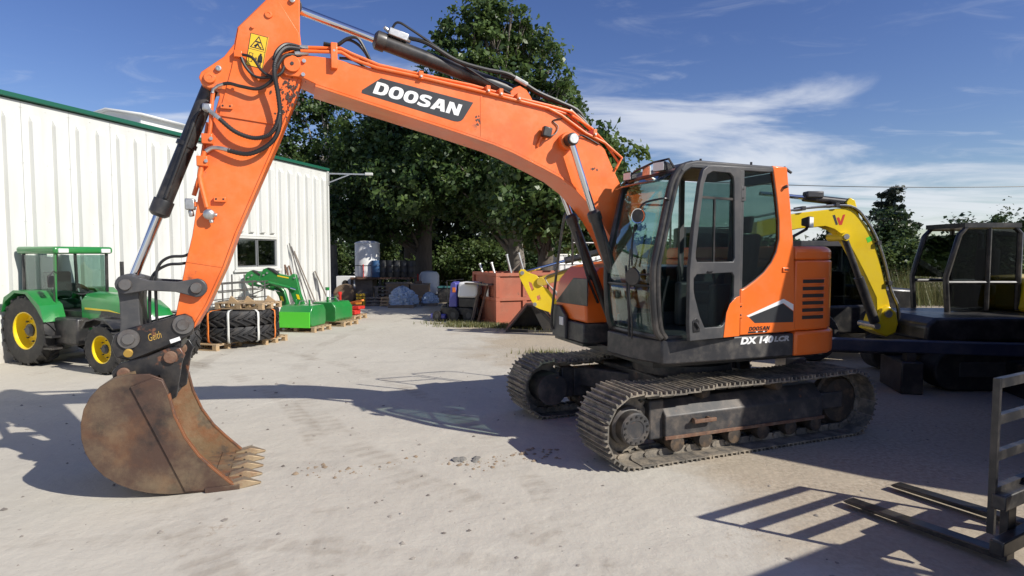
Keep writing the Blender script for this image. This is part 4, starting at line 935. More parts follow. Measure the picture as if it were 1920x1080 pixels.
# ================================================================== setting: ground
def ground_material():
    m = bpy.data.materials.new('yard_surface'); m.use_nodes = True
    t = m.node_tree; N = t.nodes; L = t.links
    b = N['Principled BSDF']; b.inputs['Roughness'].default_value = 0.92; b.inputs['Specular IOR Level'].default_value = 0.25
    geo = N.new('ShaderNodeNewGeometry')
    def noise(sc, dt=6, ro=0.6, vec=None, dist=0.0):
        n = N.new('ShaderNodeTexNoise'); n.inputs['Scale'].default_value = sc; n.inputs['Detail'].default_value = dt; n.inputs['Roughness'].default_value = ro; n.inputs['Distortion'].default_value = dist
        L.new(vec or geo.outputs['Position'], n.inputs['Vector']); return n.outputs['Fac']
    def rng(s, a, c, t0=0.0, t1=1.0):
        r = N.new('ShaderNodeMapRange'); r.interpolation_type = 'SMOOTHSTEP'
        r.inputs['From Min'].default_value = a; r.inputs['From Max'].default_value = c; r.inputs['To Min'].default_value = t0; r.inputs['To Max'].default_value = t1
        L.new(s, r.inputs['Value']); return r.outputs[0]
    def mth(op, a, c):
        n = N.new('ShaderNodeMath'); n.operation = op
        for i, v in enumerate((a, c)):
            if isinstance(v, (int, float)): n.inputs[i].default_value = v
            else: L.new(v, n.inputs[i])
        return n.outputs[0]
    def mix(f, a, c):
        n = N.new('ShaderNodeMixRGB')
        if isinstance(f, (int, float)): n.inputs[0].default_value = f
        else: L.new(f, n.inputs[0])
        for i, v in ((1, a), (2, c)):
            if isinstance(v, tuple): n.inputs[i].default_value = (*v, 1)
            else: L.new(v, n.inputs[i])
        return n.outputs[0]
    sp = N.new('ShaderNodeSeparateXYZ'); L.new(geo.outputs['Position'], sp.inputs[0])
    big = noise(0.22, 5, 0.55)
    mid = noise(1.1, 7, 0.62)
    fine = noise(16, 8, 0.7)
    base = mix(rng(big, 0.35, 0.65), (0.470, 0.435, 0.367), (0.515, 0.482, 0.410))
    base = mix(rng(mid, 0.42, 0.70, 0, 0.45), base, (0.425, 0.392, 0.332))
    base = mix(rng(fine, 0.40, 0.66, 0, 0.35), base, (0.525, 0.495, 0.425))
    # tan stony strip right of the concrete
    e = mth('SUBTRACT', mth('ADD', sp.outputs['X'], mth('MULTIPLY', sp.outputs['Y'], 0.30)), 3.35)
    e = mth('ADD', e, mth('MULTIPLY', mth('SUBTRACT', noise(0.55, 6, 0.65), 0.5), 5.0))
    gz = rng(e, -0.5, 0.9)
    grav = mix(rng(noise(22, 6, 0.75), 0.36, 0.64), (0.22, 0.165, 0.105), (0.46, 0.38, 0.275))
    grav = mix(rng(mid, 0.35, 0.68, 0, 0.8), grav, (0.38, 0.31, 0.22))
    base = mix(mth('MULTIPLY', gz, 0.72), base, grav)
    # brown trodden dirt and reddish crumbs
    d1 = rng(noise(0.75, 9, 0.72, dist=0.6), 0.56, 0.70)
    d2 = rng(noise(9, 7, 0.75), 0.50, 0.66)
    base = mix(mth('MULTIPLY', mth('MULTIPLY', d1, d2), 0.75), base, (0.23, 0.155, 0.09))
    d3 = rng(noise(38, 5, 0.7), 0.655, 0.71)
    base = mix(mth('MULTIPLY', d3, 0.7), base, (0.14, 0.105, 0.075))
    # darker long stains
    mp = N.new('ShaderNodeMapping'); mp.inputs['Scale'].default_value = (0.25, 1.3, 1); L.new(geo.outputs['Position'], mp.inputs[0])
    st = rng(noise(0.9, 7, 0.6, mp.outputs[0], 0.4), 0.56, 0.74, 0, 0.30)
    base = mix(st, base, (0.27, 0.245, 0.215))
    # faint tyre tracks curving through the yard
    def arc_mark(cx, cy, rad, w, amt):
        nonlocal base
        dxx = mth('SUBTRACT', sp.outputs['X'], cx); dyy = mth('SUBTRACT', sp.outputs['Y'], cy)
        rr_ = mth('SQRT', mth('ADD', mth('MULTIPLY', dxx, dxx), mth('MULTIPLY', dyy, dyy)), 0)
        dist = mth('ABSOLUTE', mth('SUBTRACT', mth('ADD', rr_, mth('MULTIPLY', noise(1.3, 2), 0.25)), rad), 0)
        m_ = rng(dist, w, w * 0.55)
        ang = mth('ARCTAN2', dyy, dxx)
        lug = rng(mth('SINE', mth('MULTIPLY', ang, rad * 34), 0), -0.3, 0.5, 0.45, 1.0)
        brk = rng(noise(0.9, 5, 0.7), 0.42, 0.62)
        f_ = mth('MULTIPLY', mth('MULTIPLY', mth('MULTIPLY', m_, lug), brk), amt)
        base = mix(f_, base, (0.27, 0.228, 0.178))
    arc_mark(-14.0, 1.0, 13.2, .16, .5); arc_mark(-14.0, 1.0, 15.0, .16, .5); arc_mark(9.0, 14.5, 13.5, .2, .45); arc_mark(9.0, 14.5, 15.4, .2, .45); arc_mark(-3.0, -9.0, 13.4, .13, .35)
    # oil drips
    oil = rng(noise(1.7, 3, 0.5), 0.735, 0.765)
    base = mix(mth('MULTIPLY', oil, 0.6), base, (0.13, 0.115, 0.10))
    L.new(base, b.inputs['Base Color'])
    b1 = N.new('ShaderNodeBump'); b1.inputs['Strength'].default_value = 0.2; b1.inputs['Distance'].default_value = 0.012
    L.new(noise(30, 8, 0.7), b1.inputs['Height'])
    b2 = N.new('ShaderNodeBump'); b2.inputs['Strength'].default_value = 0.5; b2.inputs['Distance'].default_value = 0.06
    L.new(noise(2.2, 6, 0.6), b2.inputs['Height']); L.new(b1.outputs[0], b2.inputs['Normal'])
    L.new(b2.outputs[0], b.inputs['Normal'])
    return m
g = MB().add([(-1500, -300, 0), (1500, -300, 0), (1500, 2500, 0), (-1500, 2500, 0)], [(0, 1, 2, 3)]).build('ground', ground_material(), smooth=False)
tag(g, 'pale dusty concrete yard', 'ground', kind='structure')

def np_mesh(name, V, F, material, smooth=False):
    me = bpy.data.meshes.new(name)
    nV, nF, k = len(V), len(F), F.shape[1]
    me.vertices.add(nV); me.loops.add(nF * k); me.polygons.add(nF)
    me.vertices.foreach_set('co', V.astype(np.float32).ravel())
    me.loops.foreach_set('vertex_index', F.astype(np.int32).ravel())
    me.polygons.foreach_set('loop_start', np.arange(0, nF * k, k, dtype=np.int32))
    me.update(calc_edges=True); me.validate()
    me.materials.append(material)
    if smooth: me.shade_smooth()
    return me

# loose stones and crumbs on the yard
rg = np.random.default_rng(5)
def stones(n, xr, yr, smin, smax, seed, dens=None):
    r = np.random.default_rng(seed)
    V = []; F = []
    tet = np.array([(1, 0, .2), (.3, .9, .1), (-.8, .5, .15), (-.7, -.6, .2), (.4, -.9, .1), (.1, .05, .75)])
    fc = np.array([(0, 1, 5), (1, 2, 5), (2, 3, 5), (3, 4, 5), (4, 0, 5)])
    X = r.uniform(*xr, n); Y = r.uniform(*yr, n)
    if dens is not None:
        k = dens(X, Y, r); X = X[k]; Y = Y[k]
    n = len(X)
    S = smin + (smax - smin) * r.random(n) ** 5; A = r.uniform(0, 2 * PI, n)
    T = tet[None] * r.uniform(.6, 1.25, (n, 6, 1)) * S[:, None, None]
    c, s = np.cos(A)[:, None], np.sin(A)[:, None]
    P = np.stack([T[..., 0] * c - T[..., 1] * s + X[:, None], T[..., 0] * s + T[..., 1] * c + Y[:, None], T[..., 2] - 0.001], -1)
    return P.reshape(-1, 3), (fc[None] + 6 * np.arange(n)[:, None, None]).reshape(-1, 3)
V, F = stones(2600, (-7, 6), (3.2, 14), 0.004, 0.030, 1, lambda X, Y, r: (np.abs(X) < 0.9 * Y) & (r.random(len(X)) < np.clip(5.0 / Y, 0, 1)))
o = bpy.data.objects.new('loose_stones', np_mesh('loose_stones', V, F, mat('stone_grey', (0.30, 0.27, 0.23), 0.9, col2=(0.12, 0.10, 0.085), scale=3, amt=0.9, co='Object', col3=(0.5, 0.46, 0.4), scale3=1.7)))
COL.objects.link(o); tag(o, 'small loose stones scattered on the yard', 'stones', kind='stuff')
def trail(X, Y, r):      # crumbs of soil fallen in a line between bucket and track
    return np.abs((Y - 5.75) - (X + 1.9) * 0.155 - 0.14 * np.sin(X * 5)) < 0.10 + 0.14 * r.random(len(X)) * (np.sin(X * 3.1 + 1) > -0.2)
V, F = stones(5200, (-2.1, 0.5), (5.2, 6.8), 0.004, 0.038, 2, lambda X, Y, r: trail(X, Y, r) & (r.random(len(X)) < 0.20 + 0.25 * (X > -0.7)))
o = bpy.data.objects.new('soil_crumbs', np_mesh('soil_crumbs', V, F, mat('soil_crumb', (0.28, 0.21, 0.14), 0.95, col2=(0.38, 0.31, 0.22), scale=6)))
COL.objects.link(o); tag(o, 'crumbs of brown soil fallen between bucket and tracks', 'soil', kind='stuff')
cl = MB()
rr = random.Random(4)
for k in range(7):
    x = -0.45 + rr.uniform(-0.12, 0.12); y = 6.02 + rr.uniform(-0.05, 0.05); s = rr.uniform(0.015, 0.05)
    cl.cyl((x, y, -0.005), (x + rr.uniform(-.02, .02), y, s * 0.5), s * 1.4, s * 0.5, seg=7)
tag(cl.build('clod', mat('clod_grey', (0.20, 0.19, 0.17), 0.95, bump=0.5)), 'grey flattened clod lying in the soil trail left of the near track', 'clod')

# ------------------------------------------------------------------ foliage
def leaf_mat(name, c1, c2, tr=0.30):
    m = bpy.data.materials.new(name); m.use_nodes = True
    t = m.node_tree; N = t.nodes; L = t.links; b = N['Principled BSDF']
    at = N.new('ShaderNodeAttribute'); at.attribute_name = 'tone'
    x = N.new('ShaderNodeMixRGB'); x.inputs[1].default_value = (*c1, 1); x.inputs[2].default_value = (*c2, 1)
    L.new(at.outputs['Fac'], x.inputs[0]); L.new(x.outputs[0], b.inputs['Base Color'])
    b.inputs['Roughness'].default_value = 0.42; b.inputs['Specular IOR Level'].default_value = 0.45
    tl = N.new('ShaderNodeBsdfTranslucent'); hsv = N.new('ShaderNodeHueSaturation'); hsv.inputs['Value'].default_value = 1.5; hsv.inputs['Hue'].default_value = 0.48
    L.new(x.outputs[0], hsv.inputs['Color']); L.new(hsv.outputs[0], tl.inputs['Color'])
    ms = N.new('ShaderNodeMixShader'); ms.inputs[0].default_value = tr
    L.new(b.outputs[0], ms.inputs[1]); L.new(tl.outputs[0], ms.inputs[2]); L.new(ms.outputs[0], N['Material Output'].inputs['Surface'])
    return m
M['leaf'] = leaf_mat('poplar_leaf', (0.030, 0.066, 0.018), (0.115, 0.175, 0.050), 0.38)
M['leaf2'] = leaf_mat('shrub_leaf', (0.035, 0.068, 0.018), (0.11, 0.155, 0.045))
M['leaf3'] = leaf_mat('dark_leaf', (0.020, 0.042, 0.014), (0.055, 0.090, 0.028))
M['needle'] = leaf_mat('cedar_needle', (0.02, 0.035, 0.025), (0.045, 0.06, 0.04), 0.1)
M['bark'] = mat('bark', (0.115, 0.095, 0.075), 0.9, col2=(0.06, 0.05, 0.04), scale=4, bump=0.6, bscale=14, stretch=(3, 3, .6))
M['greybark'] = mat('grey_bark', (0.17, 0.15, 0.125), 0.9, col2=(0.09, 0.075, 0.06), scale=4, bump=0.4, bscale=14)
M['palebark'] = mat('pale_bark', (0.28, 0.255, 0.22), 0.85, col2=(0.15, 0.13, 0.11), scale=4, bump=0.3, bscale=14)

def leaves(lobes, n_per_m2, size, seed, flat=0.0):
    """leaf quads gathered in clumps over the lobes; lobes = (x, y, z, rx, ry, rz)"""
    r = np.random.default_rng(seed)
    Ps = []; Ns = []; Ts = []
    for (x, y, z, rx, ry, rz) in lobes:
        ra = (rx + ry + rz) / 3
        nc = max(6, int(4 * PI * ra * ra * 1.9))            # clumps
        d = r.normal(size=(nc, 3)); d /= np.linalg.norm(d, axis=1)[:, None]
        rad = np.where(r.random(nc) < 0.14, r.uniform(1.15, 1.6, nc), r.uniform(0.45, 1.2, nc) ** 0.75)
        cc = d * rad[:, None] * np.array([rx, ry, rz]) + np.array([x, y, z])
        nl = max(5, int(n_per_m2 * 4 * PI * ra * ra / nc))
        spread = r.uniform(0.12, 0.31, nc) * (0.6 + 0.35 * ra)
        off = r.normal(size=(nc, nl, 3)) * spread[:, None, None] * np.array([1, 1, 0.75])
        P = cc[:, None, :] + off
        nn = d[:, None, :] * 0.55 + r.normal(size=(nc, nl, 3)) * 0.55 + np.array([0, 0, 0.45 - flat])
        tone = np.clip(r.normal(0.45, 0.22, (nc, 1)) + r.normal(0, 0.22, (nc, nl)), 0, 1)
        Ps.append(P.reshape(-1, 3)); Ns.append(nn.reshape(-1, 3)); Ts.append(tone.ravel())
    P = np.concatenate(Ps); Nn = np.concatenate(Ns); T = np.concatenate(Ts)
    keep = P[:, 2] > 0.02
    P, Nn, T = P[keep], Nn[keep], T[keep]
    Nn /= np.linalg.norm(Nn, axis=1)[:, None] + 1e-9
    n = len(P)
    a = np.cross(Nn, r.normal(size=(n, 3))); a /= np.linalg.norm(a, axis=1)[:, None] + 1e-9
    b = np.cross(Nn, a)
    s = size * (0.45 + 1.15 * r.random(n) ** 1.4)[:, None]
    fold = Nn * s * 0.18
    V = np.stack([P - a * s * 0.62, P + b * s * 0.42 + fold, P + a * s * 0.62, P - b * s * 0.42 + fold], 1).reshape(-1, 3)
    F = np.arange(4 * n).reshape(-1, 4)
    return V, F, np.repeat(T, 4)
def crown(name, lobes, dens, size, seed, material, parent, flat=0.0):
    V, F, T = leaves(lobes, dens, size, seed, flat)
    me = np_mesh(name, V, F, material)
    at = me.attributes.new('tone', 'FLOAT', 'POINT')
    if len(T) == len(me.vertices): at.data.foreach_set('value', T.astype(np.float32))
    o = bpy.data.objects.new(name, me); COL.objects.link(o); o.parent = parent
    return o
def tree(name, loc, label, lobes, trunk_r, trunk_h, seed, dens=98, size=0.165, lean=(0, 0), mt='leaf', bark='bark', group='tall trees behind the yard', cat='tree', flat=0.0):
    root = empty(name, loc, 0, label, cat, group)
    r = random.Random(seed)
    t = MB()
    P = [(0, 0, -0.1), (lean[0] * .1, lean[1] * .1, trunk_h * .25), (lean[0] * .4 + r.uniform(-.1, .1), lean[1] * .4, trunk_h * .6), (lean[0], lean[1], trunk_h)]
    Q = smooth_path(P, 5)
    t.tube(Q, [trunk_r * (1.25 - 0.75 * i / (len(Q) - 1)) for i in range(len(Q))], seg=12)
    t.build('trunk', M[bark], root)
    lb = MB()
    for (x, y, z, rx, ry, rz) in lobes:
        if r.random() < 0.78:
            h = min(z * r.uniform(0.35, 0.65), trunk_h * 0.95); k = h / trunk_h
            p0 = Vector((lean[0] * k, lean[1] * k, h)); p1 = Vector((x, y, z))
            md = p0.lerp(p1, 0.5) + Vector((0, 0, 0.25 + r.uniform(-.2, .3)))
            q = smooth_path([p0, md, p1], 4); r0 = trunk_r * r.uniform(.22, .36)
            lb.tube(q, [r0 * (1 - 0.8 * i / (len(q) - 1)) for i in range(len(q))], seg=6)
            for _ in range(3):
                e = p1 + Vector((r.uniform(-1, 1) * rx, r.uniform(-1, 1) * ry, r.uniform(-.2, 1) * rz))
                lb.tube([q[-3], e], [r0 * .35, r0 * .08], seg=5)
    if lb.v: lb.build('limbs', M[bark], root)
    crown('crown', lobes, dens, size, seed, M[mt], root, flat)
    return root
def rand_lobes(seed, n, cx, cy, cz, ex, ey, ez, r0, r1):
    r = random.Random(seed); out = []
    for _ in range(n):
        while True:
            a, b, c = (r.uniform(-1, 1) for _ in range(3))
            if a * a + b * b + c * c < 1: break
        R_ = r.uniform(r0, r1)
        out.append((cx + a * ex, cy + b * ey, cz + c * ez, R_ * r.uniform(.9, 1.2), R_ * r.uniform(.9, 1.2), R_ * r.uniform(.75, 1.0)))
    return out
# tall centre tree: narrow ragged top, broad dark skirt
LB = [(-1.6, 0, 12.2, .75, .75, .8), (-1.0, 0, 12.0, .6, .7, .6), (-2.3, .2, 11.2, .8, .8, .8), (-1.3, -.3, 10.9, 1.1, 1, .9), (-.3, 0, 11.4, .6, .6, .6), (-.5, .2, 10.6, .8, .8, .7), (-2.9, 0, 9.9, .9, .9, .8), (-1.8, -.5, 9.6, 1.2, 1.1, 1.0), (-.4, -.3, 9.3, 1.1, 1.1, .9), (.5, 0, 9.9, .5, .5, .6), (.9, .2, 9.0, .7, .7, .7), (1.3, 0, 8.2, .8, .8, .7), (-3.4, .3, 8.5, .9, .9, .8), (-2.2, -.3, 8.0, 1.2, 1.1, 1.0), (-.6, -.4, 7.7, 1.3, 1.2, 1.0), (.7, -.2, 7.2, 1.1, 1, .9), (-3.6, 0, 9.0, .5, .5, .5), (.55, 0, 11.3, .5, .5, .45), (1.05, 0, 10.6, .45, .5, .4), (-3.3, 0, 11.0, .5, .5, .45), (-2.7, 0, 11.9, .4, .4, .4), (1.6, 0, 9.3, .5, .5, .5), (2.0, 0, 8.3, .5, .5, .4), (.1, 0, 12.1, .4, .4, .4)]
LB += rand_lobes(11, 16, -1.0, 0, 5.4, 3.6, 1.8, 1.8, .9, 1.4)
rt_ = random.Random(77)
for _ in range(34):
    a_ = rt_.uniform(-.2, PI + .2); LB.append((-1.0 + 2.9 * math.cos(a_) * rt_.uniform(.85, 1.2), rt_.uniform(-.8, .8), 8.4 + 3.6 * math.sin(a_) * rt_.uniform(.85, 1.08), .3, .3, .26))
tree('poplar_tree', (0.3, 26, 0), 'tallest poplar, ragged top rising behind the middle of the boom', LB, 0.33, 9.5, 21, lean=(-1.3, 0), bark='greybark')
# left of it, trunk standing clear below the crown
LA = rand_lobes(12, 24, -0.6, 0, 6.4, 3.3, 2.2, 2.9, .9, 1.4) + rand_lobes(62, 7, -2.5, -.5, 3.6, 2.4, 1.2, .6, .8, 1.1) + [(-1.6, 0, 9.7, .8, .8, .7), (0.4, 0, 9.5, .9, .9, .8), (1.6, 0, 8.4, .9, .9, .8)]
tree('poplar_tree', (-4.3, 29.2, 0), 'poplar with a clear dark trunk beside the pallets and bags', LA, 0.42, 6.0, 22)
LC = rand_lobes(13, 14, 0.2, -0.8, 4.7, 2.3, 2.0, 1.7, .65, 1.05) + [(2.0, 0, 5.9, .55, .6, .5), (1.3, 0, 6.5, .6, .6, .5), (2.6, -.2, 4.9, .55, .6, .5), (2.75, 0, 4.1, .5, .5, .45), (2.0, 0, 5.0, .7, .7, .6), (0.2, 0, 6.6, .8, .8, .6)]
tree('poplar_tree', (1.15, 21.2, 0), 'lower leafy tree standing close behind the rusty skip', LC, 0.30, 5.0, 23)
LD = rand_lobes(14, 15, 0.1, 0, 7.0, 2.7, 1.8, 3.0, .7, 1.1) + [(-1.4, 0, 9.6, .7, .7, .7), (-.5, 0, 10.4, .8, .7, .8), (.7, 0, 9.6, .8, .8, .8), (-2.6, 0, 7.4, .9, .9, .8)]
tree('poplar_tree', (-9.6, 32, 0), 'leafy tree with pale limbs above the end of the white shed', LD, 0.3, 7.0, 24, bark='palebark', dens=85)
LE = rand_lobes(15, 18, 0, 0, 5.6, 5.0, 2.0, 2.8, 1.0, 1.6)
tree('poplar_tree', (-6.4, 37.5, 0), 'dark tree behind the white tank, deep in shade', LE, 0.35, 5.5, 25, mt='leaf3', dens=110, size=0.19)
LF = rand_lobes(16, 17, 0, 0, 5.2, 4.2, 2.0, 2.6, 1.0, 1.6)
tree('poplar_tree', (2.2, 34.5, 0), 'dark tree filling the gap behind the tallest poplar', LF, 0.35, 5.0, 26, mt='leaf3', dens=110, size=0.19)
LG = rand_lobes(17, 16, 0, 0, 5.4, 3.4, 1.6, 3.2, .9, 1.4)
tree('poplar_tree', (-14.2, 40, 0), 'far tree showing just above the shed roof edge', LG, 0.35, 5.5, 27, dens=90, size=0.2)
# shrubs along the far side of the yard: individual bushes
def bush(x, y, w, d, h, seed, label, mt='leaf2', dens=120, size=0.14):
    root = empty('bush', (x, y, 0), 0, label, 'bush', 'bushes behind the yard')
    r = random.Random(seed)
    lo = [(r.uniform(-w, w) * .6, r.uniform(-d, d) * .6, h * r.uniform(.25, .72), w * r.uniform(.35, .55), d * r.uniform(.4, .6), h * r.uniform(.25, .38)) for _ in range(9)]
    st = MB()
    for l in lo[:6]: st.tube([(l[0] * .3, l[1] * .3, -.05), (l[0] * .7, l[1] * .7, l[2] * .5), (l[0], l[1], l[2])], [.04, .03, .012], seg=5)
    st.build('stems', M['bark'], root)
    crown('foliage', lo, dens, size, seed, M[mt], root)
bush(-3.1, 32.5, 2.3, 1.2, 2.6, 31, 'sunlit pale green bush right of the clear trunk')
bush(-0.6, 31.5, 2.2, 1.2, 2.9, 32, 'rounded bush behind the blue machine')
bush(-7.6, 33.0, 1.6, 1.2, 3.0, 33, 'olive bush between white shed and white tank')
bush(-11.5, 36, 2.4, 1.2, 3.2, 34, 'bush behind the shed corner')
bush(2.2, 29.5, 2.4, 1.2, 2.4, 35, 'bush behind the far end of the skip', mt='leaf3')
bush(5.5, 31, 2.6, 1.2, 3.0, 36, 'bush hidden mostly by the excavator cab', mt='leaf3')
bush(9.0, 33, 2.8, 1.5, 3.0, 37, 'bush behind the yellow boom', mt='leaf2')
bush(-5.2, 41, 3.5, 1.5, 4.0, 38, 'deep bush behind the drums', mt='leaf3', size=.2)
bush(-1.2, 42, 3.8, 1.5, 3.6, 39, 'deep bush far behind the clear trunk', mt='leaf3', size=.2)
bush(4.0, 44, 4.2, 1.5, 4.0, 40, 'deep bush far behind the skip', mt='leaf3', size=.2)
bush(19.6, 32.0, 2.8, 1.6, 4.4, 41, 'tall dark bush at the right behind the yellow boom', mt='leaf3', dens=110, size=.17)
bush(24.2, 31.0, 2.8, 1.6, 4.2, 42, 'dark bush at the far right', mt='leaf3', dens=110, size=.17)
bush(16.6, 27.0, 2.2, 1.2, 2.7, 43, 'pale reedy bush below the cedar', mt='leaf2', dens=170, size=.13)
bush(20.6, 26.0, 2.2, 1.2, 2.6, 44, 'pale reedy bush at the right edge', mt='leaf2', dens=170, size=.13)
bush(13.6, 34.0, 2.6, 1.4, 3.4, 45, 'grey green bush right of the excavator hood', mt='leaf2', dens=120, size=.17)
# cedar with flat tiers, far right
ced = empty('cedar_tree', (37.5, 60, 0), 0, 'flat tiered cedar standing against the sky at the right', 'tree')
MB().tube([(0, 0, -.1), (0.1, 0, 4.5), (0.15, 0, 8.6)], [.4, .25, .05], seg=8).build('trunk', M['bark'], ced)
r_ = random.Random(9); lo = []
for k in range(15):
    z = 2.6 + 5.7 * k / 14; w = 3.4 * (1 - k / 17.0) * r_.uniform(.7, 1.1)
    s = -1 if k % 2 else 1
    lo.append((s * w * .55, r_.uniform(-.6, .6), z, w * .5, .6, .16)); lo.append((s * w * .2, 0, z + .05, w * .3, .5, .13))
bb = MB()
for l in lo: bb.tube([(0.1, 0, l[2] - .25), (l[0] * 1.5, l[1], l[2])], [.09, .03], seg=5)
bb.build('limbs', M['bark'], ced)
crown('crown', lo, 260, 0.22, 51, M['needle'], ced)
# far woods that close the horizon
r_ = random.Random(12); lo = []
for k in range(120):
    x = -190 + 380 * k / 119.0 + r_.uniform(-2, 2)
    lo.append((x, r_.uniform(-6, 6), r_.uniform(1.2, 2.6), r_.uniform(3, 5), 2.5, r_.uniform(1.8, 3.2)))
V, F, T = leaves(lo, 16, 0.55, 77)
me = np_mesh('far_wood', V, F, M['leaf3']); me.attributes.new('tone', 'FLOAT', 'POINT').data.foreach_set('value', T.astype(np.float32))
o = bpy.data.objects.new('far_wood', me); COL.objects.link(o); o.location = (0, 120, 0)
tag(o, 'far line of woods along the horizon', 'woods', kind='stuff')
# grass and weeds along the gravel edge
def grass(name, spots, n, h, seed, label, mt):
    r = np.random.default_rng(seed); P = []
    for (x, y, sx, sy, w) in spots:
        k = int(n * w); P.append(np.stack([r.normal(x, sx, k), r.normal(y, sy, k)], 1))
    P = np.concatenate(P); k = len(P)
    a = r.uniform(0, 2 * PI, k); hh = h * r.uniform(.35, 1.2, k); b = r.uniform(.1, .6, k) * hh; wd = 0.010
    c, s = np.cos(a), np.sin(a)
    V = np.stack([np.stack([P[:, 0] - s * wd, P[:, 1] + c * wd, np.zeros(k)], 1), np.stack([P[:, 0] + s * wd, P[:, 1] - c * wd, np.zeros(k)], 1), np.stack([P[:, 0] + c * b, P[:, 1] + s * b, hh], 1)], 1).reshape(-1, 3)
    me = np_mesh(name, V, np.arange(3 * k).reshape(-1, 3), mt)
    me.attributes.new('tone', 'FLOAT', 'POINT').data.foreach_set('value', np.repeat(r.random(k), 3).astype(np.float32))
    o = bpy.data.objects.new(name, me); COL.objects.link(o); tag(o, label, 'grass', kind='stuff')
M['grass'] = leaf_mat('dry_grass', (0.07, 0.10, 0.03), (0.26, 0.24, 0.10), 0.25)
grass('grass', [(-0.9, 17.3, .5, .12, 1.0), (0.3, 17.0, .5, .12, 1.0), (-0.3, 17.2, .35, .1, .7), (1.2, 16.4, .6, .2, .9), (0.7, 12.4, .3, .2, .22), (1.5, 12.0, .5, .2, .35), (2.4, 11.6, .5, .3, .3), (-1.5, 17.9, .5, .2, .5)], 1300, 0.13, 8, 'dry grass growing along the skip and gravel edge', M['grass'])
grass('reeds', [(17, 25.5, 2.2, .8, 1.0), (20.5, 24.8, 2.0, .8, 1.0), (14.0, 27.5, 2.0, .8, .6)], 2600, 1.5, 9, 'tall pale grass at the right below the bushes', M['grass'])

# ------------------------------------------------------------------ white shed
SH = empty('white_shed', (-6.75, 22.06, 0), R(74), 'long white ribbed metal shed with green roof edge on the left', 'shed')
M['cladding'] = mat('white_cladding', (0.62, 0.625, 0.595), 0.42, col2=(0.57, 0.575, 0.54), scale=0.8, amt=0.8, rvar=0.06, dust=(0.46, 0.44, 0.38), dust_amt=0.34, dscale=1.7, stretch=(1, 1, .25))
def _splash(m):
    t = m.node_tree; N = t.nodes; L = t.links; b = N['Principled BSDF']
    geo = N.new('ShaderNodeNewGeometry'); s_ = N.new('ShaderNodeSeparateXYZ'); L.new(geo.outputs['Position'], s_.inputs[0])
    n = N.new('ShaderNodeTexNoise'); n.inputs['Scale'].default_value = 2.5; n.inputs['Detail'].default_value = 8; L.new(geo.outputs['Position'], n.inputs['Vector'])
    ad = N.new('ShaderNodeMath'); ad.operation = 'MULTIPLY_ADD'; ad.inputs[1].default_value = -1.3; L.new(n.outputs['Fac'], ad.inputs[0]); L.new(s_.outputs['Z'], ad.inputs[2])
    r_ = N.new('ShaderNodeMapRange'); r_.inputs['From Min'].default_value = -0.1; r_.inputs['From Max'].default_value = -0.75; r_.inputs['To Max'].default_value = 0.55; L.new(ad.outputs[0], r_.inputs['Value'])
    x = N.new('ShaderNodeMixRGB'); x.inputs[2].default_value = (0.36, 0.31, 0.24, 1); L.new(r_.outputs[0], x.inputs[0])
    src = b.inputs['Base Color'].links[0].from_socket; L.new(src, x.inputs[1]); L.new(x.outputs[0], b.inputs['Base Color'])
_splash(M['cladding'])
M['green_trim'] = mat('green_trim', (0.012, 0.10, 0.06), 0.4)
M['strap_o0'] = mat('shelf_orange', (0.6, 0.2, 0.03), 0.6)
M['dark_in'] = mat('dark_interior', (0.03, 0.03, 0.032), 0.8)
PW = 0.955
def panel(z0, z1, rz0, rz1):
    p = MB(); p.box(0.004, PW - 0.004, 0.0, 0.02, z0, z1)
    for c in (0.25, 0.71):
        vs = []
        for z, k in ((rz0, 0.0), (rz0 + 0.04, 1.0), (rz1 - 0.14, 1.0), (rz1, 0.0)):
            for s_, y_ in ((-.115, 0.001), (-.095, -0.085 * k + 0.001), (.075, -0.085 * k + 0.001), (.115, 0.001)):
                vs.append((c + s_, y_, z))
        fs = []
        for i in range(3):
            for j in range(3):
                fs.append((i * 4 + j, i * 4 + j + 1, i * 4 + j + 5, i * 4 + j + 4))
        p.add(vs, fs)
    for z in (0.35, 1.5, 2.75, 3.9, 4.98):
        if z0 < z < z1:
            for c in (0.02, 0.48, 0.935): p.cyl((c, 0.0, z), (c, -0.008, z), 0.012, seg=6)
    return p
m_full = panel(0.0, 5.09, 0.10, 4.86).mesh('wall_panel', M['cladding'], smooth=False, recalc=False)
m_up = panel(2.64, 5.09, 2.72, 4.86).mesh('wall_panel', M['cladding'], smooth=False, recalc=False)
m_dn = panel(0.0, 1.63, 0.10, 1.50).mesh('wall_panel', M['cladding'], smooth=False, recalc=False)
for k in range(21):
    x = -PW * (k + 1)
    for me in ((m_up, m_dn) if k in (3, 4) else (m_full,)):
        o = bpy.data.objects.new('wall_panel', me); COL.objects.link(o); o.parent = SH; o.location = (x, 0, 0)
b = MB(); b.box(-20.06, -4.79, 0.021, 0.25, 0, 5.1); b.box(-2.85, 0.0, 0.021, 0.25, 0, 5.1); b.box(-4.79, -2.85, 0.021, 0.25, 0, 1.63); b.box(-4.79, -2.85, 0.021, 0.25, 2.64, 5.1)
b.box(-0.2, 0.0, 0.25, 12, 0, 5.1); b.box(-20.06, -0.2, 11.8, 12, 0, 5.1)
b.build('wall_core', M['cladding'], SH)
rm_ = MB(); rm_.box(-5.2, -2.5, 1.6, 1.65, 1.3, 2.9); rm_.box(-5.2, -5.15, .26, 1.6, 1.3, 2.9); rm_.box(-2.55, -2.5, .26, 1.6, 1.3, 2.9); rm_.box(-5.2, -2.5, .26, 1.65, 1.25, 1.3); rm_.box(-5.2, -2.5, .26, 1.65, 2.9, 2.95)
